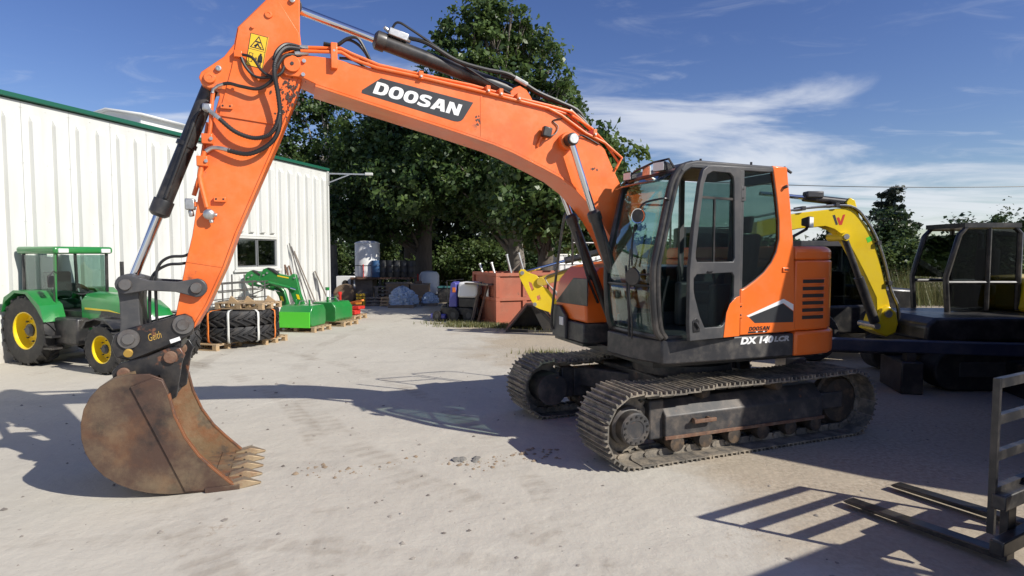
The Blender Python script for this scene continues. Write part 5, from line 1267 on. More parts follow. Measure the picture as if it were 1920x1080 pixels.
rm_.build('room_behind_window', mat('room_paint', (.16, .16, .16), .8), SH)
MB().box(-4.6, -3.2, 0.9, 1.0, 2.02, 2.10).build('shelf_beam', M['strap_o0'], SH)
MB().box(-0.04, 0.03, -0.075, 0.05, 0.0, 5.09).build('corner_trim', M['cladding'], SH)
tr = MB(); tr.box(-20.1, 0.06, -0.09, 0.05, 5.115, 5.21); tr.build('roof_edge', M['green_trim'], SH, bevel=0.01)
MB().prism([(0.05, 5.15), (0.05, 5.21), (6.0, 5.62), (12.1, 5.21), (12.1, 5.15)], -20.1, 0.05, axis='x').build('roof', mat('roof_sheet', (0.55, 0.56, 0.55), 0.5), SH)
mo = MB(); mo.prism([(1.6, 5.2), (1.6, 5.84), (2.7, 6.02), (3.8, 5.84), (3.8, 5.2)], -6.3, -4.8, axis='x')
mo.build('roof_monitor', M['cladding'], SH)
mo = MB(); mo.add([(-6.4, 1.45, 5.84), (-4.7, 1.45, 5.84), (-4.7, 2.7, 6.06), (-6.4, 2.7, 6.06), (-6.4, 3.95, 5.84), (-4.7, 3.95, 5.84)], [(0, 1, 2, 3), (3, 2, 5, 4)])
mo.build('monitor_roof', M['cladding'], SH, solid=0.06)
wf = MB(); x0, x1, z0, z1 = -4.77, -2.87, 1.64, 2.63
wf.box(x0, x1, -0.05, 0.04, z0, z0 + .07); wf.box(x0, x1, -0.05, 0.04, z1 - .07, z1); wf.box(x0, x0 + .06, -0.05, 0.04, z0 + .07, z1 - .07); wf.box(x1 - .06, x1, -0.05, 0.04, z0 + .07, z1 - .07)
wo_ = wf.build('window', M['cladding'], SH)
gf = MB(); gx = [(-4.705, -3.83), (-3.80, -2.935)]
for a, c in gx:
    gf.box(a, c, -0.01, 0.03, z0 + .075, z0 + .11); gf.box(a, c, -0.01, 0.03, z1 - .11, z1 - .075); gf.box(a, a + .04, -0.01, 0.03, z0 + .11, z1 - .11); gf.box(c - .04, c, -0.01, 0.03, z0 + .11, z1 - .11)
    MB().box(a + .04, c - .04, 0.006, 0.012, z0 + .11, z1 - .11).build('pane', glass('window_glass', (0.55, 0.58, 0.58), 0.03, 2.2), wo_)
gf.build('window_frame', mat('grey_frame', (0.16, 0.165, 0.17), 0.45), wo_)
MB().box(x0 - .1, x1 + .1, -0.085, -0.051, z0 - .07, z0 - .005).build('window_sill', M['cladding'], wo_)
lm = MB(); lm.bar((0, 0, 5.02), (0.62, -1.25, 5.02), 0.05, 0.05); lm.bar((0, 0, 4.66), (0.36, -0.72, 5.0), 0.04, 0.04); lm.bar((0, -0.03, 4.6), (0, -0.03, 5.05), 0.16, 0.05)
bk_ = lm.build('lamp_bracket', M['zinc'], SH)
MB().bar((0.60, -1.22, 5.03), (0.72, -1.48, 5.03), 0.16, 0.10).build('flood_lamp', M['cladding'], bk_, bevel=0.02)
# ================================================================== things standing in the yard
def W(mb, root):
    return mb.xf(Matrix.Translation(-Vector(root.location)))
# ---- pallets
PB = MB().box(-0.6, 0.6, -0.05, 0.05, 0, 0.022).mesh('board', M['wood'], smooth=False)
PC = MB().box(-0.05, 0.05, -0.4, 0.4, 0, 0.022).mesh('board', M['wood'], smooth=False)
PK = MB().box(-0.05, 0.05, -0.05, 0.05, 0, 0.078).mesh('block', M['wood'], smooth=False)
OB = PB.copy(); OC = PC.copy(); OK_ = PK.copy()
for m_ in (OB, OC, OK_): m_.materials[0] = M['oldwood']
def pallet(loc, rz, label, group, rot=None, old=False, sc=(1, 1, 1)):
    p = empty('pallet', loc, rz, label, 'pallet', group)
    if rot: p.rotation_euler = rot
    p.scale = sc
    def put(n, me, x, y, z):
        o = bpy.data.objects.new(n, me); COL.objects.link(o); o.parent = p; o.location = (x, y, z)
    b_, c_, k_ = (OB, OC, OK_) if old else (PB, PC, PK)
    for y in (-0.35, 0, 0.35): put('board', b_, 0, y, 0)
    for x in (-0.54, 0, 0.54):
        for y in (-0.35, 0, 0.35): put('block', k_, x, y, 0.0225)
        put('board', c_, x, 0, 0.101)
    for y in (-0.35, -0.175, 0, 0.175, 0.35): put('board', b_, 0, y, 0.1235)
    return p
WR = R(74 - 90)          # things stand roughly square to the shed
# ---- tyre stack on pallets
def tyre(name, loc, Ro, Ri, w, label, cat, group=None, lugs=24, axis='z', parent=None, rim=None, rot=None):
    """tractor tyre lying flat (axis z) with chevron lugs; returns object"""
    m = MB()
    prof = [(Ri, -w * .42), (Ri + (Ro - Ri) * .45, -w * .5), (Ro * .93, -w * .47), (Ro * .955, -w * .36), (Ro * .955, w * .36), (Ro * .93, w * .47), (Ri + (Ro - Ri) * .45, w * .5), (Ri, w * .42), (Ri * .97, 0), (Ri, -w * .42)]
    seg = 48; vs = []; fs = []
    for r_, h_ in prof:
        for k in range(seg):
            a = 2 * PI * k / seg; vs.append((r_ * math.cos(a), r_ * math.sin(a), h_))
    for i in range(len(prof) - 1):
        for k in range(seg):
            k2 = (k + 1) % seg; fs.append((i * seg + k, i * seg + k2, (i + 1) * seg + k2, (i + 1) * seg + k))
    m.add(vs, fs)
    o = m.build(name, M['rubber'], parent, recalc=True)
    lg = MB()
    for k in range(lugs):
        for s in (1, -1):
            a0 = 2 * PI * (k + (0.0 if s > 0 else .5)) / lugs
            q = []
            n = 5
            for i in range(n):
                f_ = i / (n - 1.0); h_ = s * w * (0.02 + 0.47 * f_); a = a0 - 0.30 * (1 - f_) ** 1.3 * 1.0
                rr_ = Ro * (0.95 if f_ < .9 else .935)
                q.append((a, h_, rr_))
            hw = 0.30 * 2 * PI / lugs / 2
            vs = []; fs = []
            for (a, h_, rr_) in q:
                for da, dr in ((-hw, -0.01), (-hw * .7, Ro * .055), (hw * .7, Ro * .055), (hw, -0.01)):
                    vs.append(((rr_ + dr) * math.cos(a + da), (rr_ + dr) * math.sin(a + da), h_))
            for i in range(n - 1):
                for j in range(3): fs.append((i * 4 + j, i * 4 + j + 1, i * 4 + j + 5, i * 4 + j + 4))
            fs += [(0, 1, 2, 3), tuple(range(4 * n - 4, 4 * n))]
            lg.add(vs, fs)
    l = lg.build('tread_lugs', M['rubber'], o)
    if parent is None:
        o.location = loc; tag(o, label, cat, group)
    else:
        o.location = loc
    if rot: o.rotation_euler = rot
    if rim:
        rm = MB(); rm.lathe([(Ri * .99, -w * .40), (Ri * .94, -w * .38), (Ri * .88, -w * .1), (Ri * .80, -w * .12), (Ri * .5, -w * .04), (Ri * .36, w * .12), (0, w * .12)], (0, 0, 0), (0, 0, 1), seg=28); rm.lathe([(Ri * .99, w * .42), (Ri * .93, w * .40), (Ri * .88, w * .0), (Ri * .86, -w * .1)], (0, 0, 0), (0, 0, 1), seg=28, cap=False)
        rmo = rm.build('rim', M[rim], o)
        if parent is not None:
            hb = MB(); hb.lathe([(Ri * .34, w * .12), (Ri * .34, w * .20), (Ri * .2, w * .30), (0, w * .30)], (0, 0, 0), (0, 0, 1), seg=16)
            for k in range(8):
                a = 2 * PI * k / 8; hb.cyl((Ri * .6 * math.cos(a), Ri * .6 * math.sin(a), -w * .02), (Ri * .6 * math.cos(a), Ri * .6 * math.sin(a), w * .09), Ri * .05, seg=6)
            hb.build('hub', M['charcoal'], o)
    return o
TX, TY = -6.42, 13.95
pallet((TX - .42, TY - .55, 0.0), WR, 'wooden pallet under the near side of the big tyres', 'pallets by the shed')
pallet((TX + .28, TY + .35, 0.0), WR, 'wooden pallet under the far side of the big tyres', 'pallets by the shed')
for k in range(2):
    t_ = tyre('tractor_tyre', (TX, TY, 0.150 + 0.17 + k * 0.345), 0.92, 0.55, 0.34, ('lower', 'upper')[k] + ' big black tractor tyre lying flat on pallets beside the shed', 'tyre', None, lugs=26)
    t_.rotation_euler = (0, 0, 0.05 + 0.13 * k)
pallet((TX + .30, TY - .02, 0.845), WR + .1, 'pale pallet with triangular wedges lying on top of the tyre stack', None)
for k, (dx, dy) in enumerate(((-.30, -.15), (.05, -.1), (.45, .1))):
    w_ = MB().prism([(-.12, 0), (.12, 0), (-.05, .14)], -.03, .03).build('wedge', M['wood'])
    w_.location = (TX + .30 + dx, TY + dy, 0.9915); w_.rotation_euler = (0, 0, .1 * k)
    tag(w_, ('left', 'middle', 'right')[k] + ' wooden wedge on the pallet above the tyres', 'wedge')
M['strap_o'] = mat('orange_strap', (0.75, 0.20, 0.03), 0.6); M['strap_w'] = mat('white_strap', (0.6, 0.6, 0.56), 0.6)
def strap(ang, m_, label):
    c, s = math.cos(ang), math.sin(ang); P = []
    for r_, z in ((.55, .85), (.84, .85), (.945, .80), (.955, .66), (.945, .50), (.955, .34), (.945, .18), (.86, .13)):
        P.append((TX + c * r_, TY + s * r_, z))
    b_ = MB(); wv = Vector((-s, c, 0)) * 0.024
    vs = []
    for p in P: vs += [Vector(p) - wv, Vector(p) + wv]
    b_.add(vs, [(2 * i, 2 * i + 1, 2 * i + 3, 2 * i + 2) for i in range(len(P) - 1)])
    tag(b_.build('strap', M[m_], solid=.006), label, 'strap')
strap(R(-103), 'strap_o', 'wide orange strap at the left of the tyre stack')
strap(R(-76), 'strap_w', 'white strap round the middle of the tyre stack'); strap(R(-38), 'strap_w', 'white strap right of the middle of the tyre stack'); strap(R(-8), 'strap_o', 'orange strap at the right end of the tyre stack')

# ---- grey steel rack by the wall
rk = empty('steel_rack', (-7.35, 16.1, 0), WR + R(90), 'grey steel rack of thin bars behind the tyres', 'rack')
for x in (-.8, 0, .8):
    for y in (-.2, .2): MB().tube([(x, y, 0), (x, y, 1.55 if x == 0 else 1.35)], .022, seg=6).build('upright', M['steel'], rk)
for z in (.35, .62, .90, 1.12, 1.33):
    for y in (-.2, .2): MB().tube([(-.95, y, z), (.95, y, z + .01)], .016, seg=6).build('rail', M['steel'], rk)
for k in range(5): MB().tube([(-.7 + .3 * k, -.22, .45 + .18 * k), (-.2 + .3 * k, -.22, .62 + .16 * k)], .018, seg=6).build('brace', M['steel'], rk)

# ---- two green ballast boxes
def ballast(loc, rz, label, panel_):
    b_ = empty('ballast_box', loc, rz, label, 'ballast box', None)
    pr = [(-.36, .0), (.36, .0), (.42, .08), (.42, .40), (.30, .56), (-.30, .56), (-.42, .40), (-.42, .08)]
    m = MB().prism(pr, -.46, .46, axis='y'); m.build('body', M['green'], b_, bevel=.02)
    for y in (-.2, .2): MB().box(-.03, .03, y - .02, y + .02, .56, .70).build('hitch_ear', M['green'], b_, bevel=.008)
    MB().tube([(-.2, 0, .56), (-.1, .02, .66), (.15, .02, .66), (.25, 0, .56)], .012, seg=6).build('chain', M['zinc'], b_)
    if panel_: MB().box(-.46, -.43, -.44, .44, -.02, .40).build('lime_panel', M['lime'], b_)
    return b_
pallet((-5.72, 16.45, 0), WR, 'wooden pallet under the green box with lime panel', 'pallets by the shed')
ballast((-5.74, 16.42, 0.148), WR + R(96), 'dark green ballast box with bright lime panel on its front', True)
pallet((-5.30, 17.75, 0), WR, 'wooden pallet under the plain green box', 'pallets by the shed')
ballast((-5.34, 17.72, 0.148), WR, 'plain dark green ballast box with chamfered edges', False)

# ---- green front loader standing on the ground
LD_ = empty('front_loader', (-6.25, 17.3, 0), 0, 'green tractor front loader frame with two bent arms standing by the wall', 'loader frame')
near = [(-7.07, 1.66), (-6.98, 1.70), (-6.89, 1.68), (-6.68, 1.55), (-6.32, 1.47), (-6.22, 1.54), (-6.15, 1.52), (-6.10, 1.33), (-6.03, .99), (-5.86, .49), (-5.99, .43), (-6.11, .49), (-6.30, .99), (-6.45, 1.18), (-6.68, 1.25), (-6.80, 1.18), (-6.99, 1.16), (-7.14, 1.24), (-7.18, 1.45)]
far = [(-7.72, 1.56), (-7.61, 1.62), (-7.45, 1.60), (-7.11, 1.52), (-6.95, 1.35), (-6.80, 1.20), (-6.64, 1.02), (-6.49, .49), (-6.72, .46), (-6.82, .87), (-6.91, 1.02), (-7.10, 1.16), (-7.45, 1.29), (-7.51, 1.18), (-7.61, 1.14), (-7.82, 1.29), (-7.82, 1.43)]
def larm(poly, y, dx, dz):
    mv = Matrix.Translation((6.25, -17.3, 0))
    a_ = MB().prism(poly, y - .07, y + .07, M=mv).build('lift_arm', M['green'], LD_, bevel=.018)
    def q(mb, n, m_, **k): return mb.xf(mv).build(n, M[m_], a_, **k)
    q(MB().prism([(-6.66 + dx, 1.50 + dz), (-6.34 + dx, 1.435 + dz), (-6.34 + dx, 1.40 + dz), (-6.66 + dx, 1.465 + dz)], y - .076, y - .0705), 'yellow_stripe', 'yellow')
    q(MB().prism([(-6.95 + dx, 1.715 + dz), (-6.80 + dx, 1.68 + dz), (-6.62 + dx, 1.54 + dz), (-6.66 + dx, 1.50 + dz), (-6.84 + dx, 1.62 + dz)], y - .09, y + .06), 'hose_cover', 'rubber', bevel=.015)
    q(MB().cyl((-6.92 + dx, y - .12, 1.30 + dz), (-6.28 + dx, y - .12, 1.14 + dz), .04, seg=12), 'ram', 'green'); q(MB().cyl((-6.28 + dx, y - .12, 1.14 + dz), (-6.12 + dx, y - .12, 1.09 + dz), .022, seg=10), 'ram_rod', 'chrome')
    q(MB().prism([(-6.14 + dx, .96 + dz), (-6.06 + dx, .94 + dz), (-6.02 + dx, .80 + dz), (-6.10 + dx, .82 + dz)], y - .076, y - .0705), 'yellow_label', 'yellow')
    for x, z in ((-7.04, 1.50), (-7.08, 1.32), (-6.94, 1.56), (-6.17, 1.42), (-5.98, .52)):
        q(MB().cyl((x + dx, y - .10, z + dz), (x + dx, y + .10, z + dz), .028, seg=10), 'pin', 'zinc')
larm(near, 17.1, 0, 0); larm(far, 17.55, -.63, -.08)
MB().cyl((-.25, -.15, 1.18), (-.62, .2, 1.15), .055, seg=12).build('cross_tube', M['green'], LD_)
MB().box(-.6, .5, -.35, .45, 0.0, .12).build('stand', M['oldwood'], LD_, bevel=.01)
for x, y in ((.27, -.2), (-.36, .25)): MB().box(x - .14, x + .12, y - .10, y + .10, .121, .50).build('mount', M['green'], LD_, bevel=.02)
MB().tube([(-.60, .1, 1.15), (-.42, .1, .98), (-.34, .1, .75), (-.38, .1, .5)], .014, seg=6, smooth=4).build('hose', M['hose'], LD_)

# ---- steel bars leaning against the shed
def shed_pt(s, off, z):
    w_ = Vector((math.sin(R(16)), math.cos(R(16)), 0)); n_ = Vector((w_.y, -w_.x, 0))
    return Vector((-6.75, 22.06, 0)) + w_ * s + n_ * off + Vector((0, 0, z))
for k, (s0, s1, h, wd, mt_, lb) in enumerate(((-2.35, -1.9, 2.45, .03, 'steel', 'longest thin grey'), (-2.25, -1.55, 2.35, .05, 'steel', 'flat grey'), (-2.1, -1.35, 2.2, .03, 'oldwood', 'slightly shorter grey'), (-2.6, -2.45, 1.75, .09, 'rust_edge', 'rusty flat'), (-2.4, -2.2, 1.72, .12, 'rust_edge', 'broad rusty'), (-.95, -.55, 1.5, .14, 'oldwood', 'broad weathered'))):
    b_ = MB().bar(shed_pt(s1, .55, 0.0), shed_pt(s0, .08, h), wd, .03)
    tag(b_.build('leaning_bar', M[mt_]), lb + ' bar leaning on the shed wall' + (' at the corner' if k == 5 else ' behind the loader'), 'bar')
# red and white jack stands by the corner
for k, (s, o_) in enumerate(((-1.15, .7), (-.45, .75))):
    p = shed_pt(s, o_, 0); j = empty('jack_stand', p, 0, ('red and white jack post by the loader foot', 'red jack post by the shed corner')[k], 'jack')
    MB().cyl((0, 0, 0), (0, 0, .45), .09, .05, seg=10).build('foot', M['red'], j); MB().cyl((0, 0, .45), (0, 0, .85 - .2 * k), .05, seg=10).build('post', M['white' if k == 0 else 'red'], j); MB().cyl((0, 0, .85 - .2 * k), (0, 0, .95 - .2 * k), .07, seg=10).build('cap', M['green' if k == 0 else 'red'], j)
# orange and red implement on its pallet
pallet((-5.45, 19.45, 0), WR, 'wooden pallet under the orange and red implement', 'pallets by the shed')
im = empty('implement', (-5.45, 19.4, .147), WR, 'orange and red implement frame folded on a pallet', 'implement')
MB().bar((-.55, -.2, .30), (.55, .15, .36), .12, .05).build('orange_beam', mat('ochre', (.6, .22, .03), .5), im); MB().bar((.0, .1, .33), (.75, -.1, .48), .10, .05).build('orange_beam', M['strap_o'], im)
MB().box(-.1, .55, -.25, .1, .02, .16).build('red_plate', M['red'], im, bevel=.02); MB().box(.2, .6, -.1, .3, .17, .27).build('red_plate', M['red'], im, bevel=.02)
MB().cyl((-.4, -.3, .1), (-.4, .1, .1), .10, seg=12).build('roller', M['rubber'], im); MB().cyl((-.25, .2, .0), (-.25, .2, .62), .05, .02, seg=8).build('red_cone', M['red'], im)

# ---- green tractor behind the bucket
TR = empty('tractor', (-7.05, 11.2, 0), math.atan2(-.37, .93), 'green tractor with black grille parked beside the shed behind the bucket', 'tractor')
hd = MB()
secs = [(-.95, .36, .66, 1.38), (-.2, .36, .66, 1.35), (.35, .34, .66, 1.26), (.62, .30, .68, 1.12), (.72, .25, .70, 1.00)]
vs = []; fs = []
for (x, hw, z0, z1) in secs:
    for y_, z_ in ((-hw, z0), (-hw, z1 - .16), (-hw * .72, z1 - .03), (0, z1), (hw * .72, z1 - .03), (hw, z1 - .16), (hw, z0)): vs.append((x, y_, z_))
for i in range(len(secs) - 1):
    for j in range(7): fs.append((i * 7 + j, i * 7 + (j + 1) % 7, (i + 1) * 7 + (j + 1) % 7, (i + 1) * 7 + j))
fs += [tuple(range(7))[::-1], tuple(range(28, 35))]
hd.add(vs, fs); ho = hd.build('hood', M['green'], TR, angle=50)
for s in (-1, 1):
    MB().prism([(-.55, .70), (.30, .70), (.42, .92), (.20, 1.02), (-.4, 1.06)], s * .352 - .012, s * .352 + .012).build('side_grille', M['black'], ho)
    MB().prism([(-.85, 1.10), (-.2, 1.075), (.1, 1.02), (-.2, 1.05), (-.85, 1.065)], s * .366 - .006, s * .366 + .006).build('yellow_stripe', M['yellow'], ho)
MB().box(.66, .735, -.25, .25, .885, .97).build('headlights', M['lamp'], ho, bevel=.015)
MB().box(.60, .73, -.24, .24, .68, .88).build('front_grille', M['black'], ho)
MB().box(.731, .74, -.03, .03, .79, .85).build('badge', M['yellow'], ho)
MB().box(-2.2, .75, -.22, .22, .38, .68).build('chassis', M['black'], TR, bevel=.03)
MB().box(.72, .86, -.26, .26, .36, .62).build('front_weight', M['green'], TR, bevel=.03)
MB().cyl((.25, -.7, .44), (.25, .7, .44), .07, seg=10).build('front_axle', M['black'], TR)
for s in (-1, 1):
    w_ = tyre('front_wheel', (.25, s * .72, .44), .44, .25, .26, None, None, lugs=16, parent=TR, rim='yellow'); w_.rotation_euler = (R(-90 * s), 0, 0)
    w_ = tyre('rear_wheel', (-1.95, s * .62, .66), .66, .36, .36, None, None, lugs=18, parent=TR, rim='yellow'); w_.rotation_euler = (R(-90 * s), 0, 0)
    MB().prism([(-2.55, 1.0), (-2.45, 1.28), (-2.15, 1.42), (-1.75, 1.40), (-1.4, 1.15), (-1.3, .85), (-1.5, 1.1), (-1.8, 1.355), (-2.12, 1.37), (-2.42, 1.2)], s * .62 - .2, s * .62 + .2).build('fender', M['green'], TR)
cb_ = MB()
for x in (-1.5, -2.4):
    for y in (-.5, .5): cb_.tube([(x, y, 1.0), (x + (.06 if x > -1.6 else 0), y * .95, 2.1)], .03, seg=6)
cb_.box(-2.4, -.95, -.36, .36, .69, 1.02)
co_ = cb_.build('cab', M['black'], TR)
MB().box(-2.5, -1.35, -.56, .56, 2.1, 2.24).build('cab_roof', M['green'], TR, bevel=.05, seg=3)
MB().box(-1.48, -1.47, -.45, .45, 1.05, 2.08).build('cab_windscreen', M['glass'], TR)
for s in (-1, 1): MB().box(-2.38, -1.5, s * .485 - .004, s * .485 + .004, 1.05, 2.08).build('cab_window', M['glass'], TR)
MB().tube([(-1.4, -.5, 1.75), (-1.3, -.62, 1.78), (-1.3, -.68, 1.70)], .01, seg=6).build('mirror_arm', M['black'], TR); MB().box(-1.32, -1.28, -.72, -.62, 1.48, 1.70).build('mirror', M['black'], TR, bevel=.01)
MB().cyl((-.75, .30, 1.2), (-.75, .30, 1.95), .035, seg=10).build('exhaust', M['black'], TR)

MB().box(-2.2, -1.75, -.25, .25, 1.02, 1.2).build('driver_seat', M['seat'], TR, bevel=.05); MB().box(-2.3, -2.15, -.25, .25, 1.2, 1.75).build('seat_back', M['seat'], TR, bevel=.05)
MB().lathe([(.19, -.012), (.205, 0), (.19, .012), (.175, 0), (.19, -.012)], (-1.62, 0, 1.42), (.55, 0, .83), seg=24).build('steering_wheel', M['seat'], TR); MB().cyl((-1.45, 0, 1.02), (-1.6, 0, 1.42), .03, seg=8).build('steering_column', M['black'], TR)
for y in (-.4, .4): MB().box(-1.36, -1.325, y - .09, y + .09, 2.12, 2.20).build('roof_lamp', M['lamp'], TR, bevel=.01)
MB().box(-1.5, -.7, -.62, -.38, .42, .92).build('fuel_tank', M['black'], TR, bevel=.04); 
for z in (.34, .56): MB().box(-1.45, -1.15, -.78, -.60, z, z + .035).build('step', M['black'], TR)
MB().prism([(-1.5, 1.02), (-1.44, 1.02), (-1.40, 2.1), (-1.46, 2.1)], -.51, -.49).build('door_frame', M['green'], TR)
for s in (-1, 1):
    for k in range(5): MB().box(-.45 + .15 * k, -.37 + .15 * k, s * .366 - .004, s * .366 + .004, .74, .98 - .01 * k).build('grille_slat', M['charcoal'], ho)
MB().tube([(.5, -.3, .75), (.45, -.5, .95), (.25, -.72, .98), (.0, -.72, .93)], .02, seg=6, smooth=3).build('fender_stay', M['black'], TR)
MB().prism([(-.22, .80), (-.1, .94), (.15, .99), (.45, .95), (.62, .82), (.60, .80), (.44, .925), (.15, .965), (-.08, .915), (-.18, .79)], -.86, -.58).build('front_fender', M['black'], TR); MB().prism([(-.22, .80), (-.1, .94), (.15, .99), (.45, .95), (.62, .82), (.60, .80), (.44, .925), (.15, .965), (-.08, .915), (-.18, .79)], .58, .86).build('front_fender', M['black'], TR)

# ---- rusty red skip
M['skip'] = mat('skip_paint', (.40, .115, .062), .65, col2=(.33, .10, .055), scale=2, amt=.8, col3=(.13, .05, .03), amt3=.85, scale3=6, lo3=.60, hi3=.72, dust=(.4, .25, .16), dust_amt=.25, bump=.1, bscale=30)
SKP = empty('skip_container', (-.45, 17.45, 0), math.atan2(.40, .92), 'rusty orange red steel skip with square ribbed side panels', 'skip')
SL, SW, Hk = 6.0, 2.0, 1.54
MB().box(.05, SL, .03, .06, .08, Hk).build('side_wall', M['skip'], SKP); MB().box(.05, SL, SW - .06, SW - .03, .08, Hk).build('side_wall', M['skip'], SKP)
MB().box(0.03, .06, .06, SW - .06, .08, Hk).build('end_wall', M['skip'], SKP); MB().box(SL - .03, SL, .06, SW - .06, .08, Hk).build('end_wall', M['skip'], SKP)
MB().box(.06, SL - .03, .06, SW - .06, .06, .12).build('floor', M['skip'], SKP)
for z0, z1 in ((0.0, .10), (.72, .82), (Hk - .10, Hk)):
    MB().box(-.03, SL + .03, -.02, .0295, z0, z1).build('side_rail', M['skip'], SKP, bevel=.008); MB().box(-.03, .0295, .0, SW, z0 + .003, z1 + .003).build('end_rail', M['skip'], SKP, bevel=.008)
for k in range(8):
    x = -.03 + k * .86
    MB().box(x, x + .13, -.025, .0292, .102, .718).build('side_post', M['skip'], SKP, bevel=.008); MB().box(x, x + .13, -.025, .0292, .822, Hk - .102).build('side_post', M['skip'], SKP, bevel=.008)
for y in (.0, SW - .13): MB().box(-.035, .0285, y, y + .13, .104, Hk - .1).build('end_post', M['skip'], SKP, bevel=.008)
MB().box(-.045, -.0355, .55, .72, .82, 1.12).build('notice', M['white'], SKP)
# things thrown into the skip
for k, (x, y, z, dx, dy, L_) in enumerate(((.25, 1.55, 1.2, -.10, .2, .55), (.40, .9, 1.2, -.13, .15, .60), (.85, .7, 1.2, -.18, .1, .85), (1.25, .6, 1.2, -.22, .1, .9))):
    P_ = SKP.location.to_3d(); rot = Matrix.Rotation(math.atan2(.40, .92), 4, 'Z')
    a = P_ + rot @ Vector((x, y, z)); b_ = a + rot @ Vector((dx, dy, L_))
    t_ = MB(); t_.cyl(a - (b_ - a) * 1.0, b_, .035, seg=8); t_.cyl(b_, b_ + (b_ - a).normalized() * .04, .05, seg=8)
    tag(t_.build('steel_post', M['zinc']), ('leftmost short', 'second short', 'third, taller', 'rightmost tall')[k] + ' pale steel post sticking out of the skip', 'post')
P_ = SKP.location.to_3d(); rot = Matrix.Rotation(math.atan2(.40, .92), 4, 'Z')
tag(MB().bar(P_ + rot @ Vector((.5, 1.2, 1.1)), P_ + rot @ Vector((1.35, 1.0, 1.95)), .12, .04).build('plank', M['oldwood']), 'weathered plank leaning out of the skip behind the posts', 'plank')
pr_ = empty('timber_prop', P_ + rot @ Vector((-.40, .75, 0)), math.atan2(.40, .92), 'old timber prop leaning at the end of the skip', 'timber')
MB().bar((0, .3, 0), (.30, .3, 1.25), .09, .07).build('prop', M['oldwood'], pr_); MB().bar((0, -.2, 0), (.33, -.25, 1.2), .06, .05).build('prop', M['rust_edge'], pr_); MB().bar((-.05, .5, 1.2), (.30, -.5, 1.2), .25, .05).build('shelf', M['oldwood'], pr_)

# ---- white caged tank behind the skip
IB = empty('caged_tank', (2.3, 21.9, 0), .3, 'white plastic tank in a wire cage showing above the skip', 'tank')
MB().box(-.85, .85, -.5, .5, 1.0, 2.05).build('tank_body', M['white'], IB, bevel=.08, seg=3); MB().box(-.9, .9, -.55, .55, 0, .99).build('base', M['oldwood'], IB, bevel=.02)
for k in range(7): MB().tube([(-.9 + .3 * k, -.53, 1.0), (-.9 + .3 * k, -.53, 2.08), (-.9 + .3 * k, .53, 2.08)], .012, seg=5).build('cage_bar', M['zinc'], IB)
for z in (1.25, 1.5, 1.75, 2.08): MB().tube([(-.92, -.54, z), (.92, -.54, z)], .012, seg=5).build('cage_bar', M['zinc'], IB)

# ---- blue ride-on machine with white hopper
MW = empty('ride_on_mower', (-1.72, 18.85, 0), R(-15), 'small blue ride-on machine with white hopper beside the skip', 'mower')
MW.scale = (.84, .9, .92)
M['blue'] = mat('violet_blue', (.085, .085, .33), .35, col2=(.07, .07, .28), scale=2, coat=.3)
MB().prism([(-.18, .50), (.14, .50), (.12, 1.30), (.02, 1.36), (-.10, 1.30)], -.42, .10).build('blue_cowl', M['blue'], MW, bevel=.03); MB().box(-.02, .10, -.428, -.4205, 1.0, 1.16).build('badge', M['strap_o'], MW)
MB().prism([(.16, .82), (.85, .82), (.95, .95), (.95, 1.22), (.80, 1.34), (.20, 1.34)], -.42, .42).build('hopper', M['white'], MW, bevel=.07, seg=3)
MB().box(-.5, .95, -.35, .35, .22, .49).build('chassis', M['black'], MW, bevel=.03); MB().box(.2, .95, -.38, .38, .50, .80).build('hopper_frame', M['black'], MW, bevel=.02)
MB().tube([(-.22, -.38, .5), (-.26, -.38, 1.38), (.1, -.38, 1.40)], .022, seg=6).build('roll_bar', M['black'], MW); MB().tube([(-.22, .38, .5), (-.26, .38, 1.38), (.1, .38, 1.40)], .022, seg=6).build('roll_bar', M['black'], MW)
MB().box(-.9, -.3, -.48, .48, .10, .26).build('mower_deck', M['blue'], MW, bevel=.05); MB().prism([(-.62, .30), (-.30, .30), (-.34, .62), (-.55, .55)], -.24, .24).build('bonnet', M['black'], MW, bevel=.04)
for x, r_ in ((-.62, .18), (.02, .24), (.62, .24)):
    for s in (-1, 1):
        w_ = MB(); w_.lathe([(r_ * .5, -.09), (r_ * .95, -.085), (r_, -.04), (r_, .04), (r_ * .95, .085), (r_ * .5, .09)], (x, s * .40, r_), seg=20); wo2 = w_.build('wheel', M['rubber'], MW); MB().cyl((x, s * .49, r_), (x, s * .495, r_), r_ * .42, seg=14).build('rim', M['charcoal'], wo2)

# ---- store under the trees
ST = empty('steel_platform', (-5.75, 26.2, 0), 0, 'dark steel platform carrying the white tank and the drums', 'platform')
MB().box(-1.15, 1.4, -.6, .6, 1.02, 1.10).build('deck', M['rust_edge'], ST)
for x in (-1.1, .1, 1.3):
    for y in (-.5, .5): MB().box(x - .05, x + .05, y - .05, y + .05, 0, 1.02).build('leg', M['black'], ST)
MB().box(-1.05, -.25, -.4, .45, 0.0, 1.0).build('store_box', M['oldwood'], ST)
TK = empty('white_tank', (-6.30, 26.2, 1.105), 0, 'white cylindrical tank standing on the steel platform', 'tank')
MB().lathe([(.50, 0), (.53, .03), (.53, 1.42), (.50, 1.50), (.30, 1.56), (0, 1.57)], (0, 0, 0), (0, 0, 1), seg=32).build('shell', M['white'], TK); MB().lathe([(.545, .0), (.545, .05)], (0, 0, 1.42), (0, 0, 1), seg=32).build('rim', M['white'], TK); MB().lathe([(.54, .0), (.54, .03)], (0, 0, .48), (0, 0, 1), seg=32).build('hoop', M['black'], TK); MB().bar((-.05, -.545, .0), (-.05, -.545, .55), .04, .03).build('red_pipe', M['red'], TK)
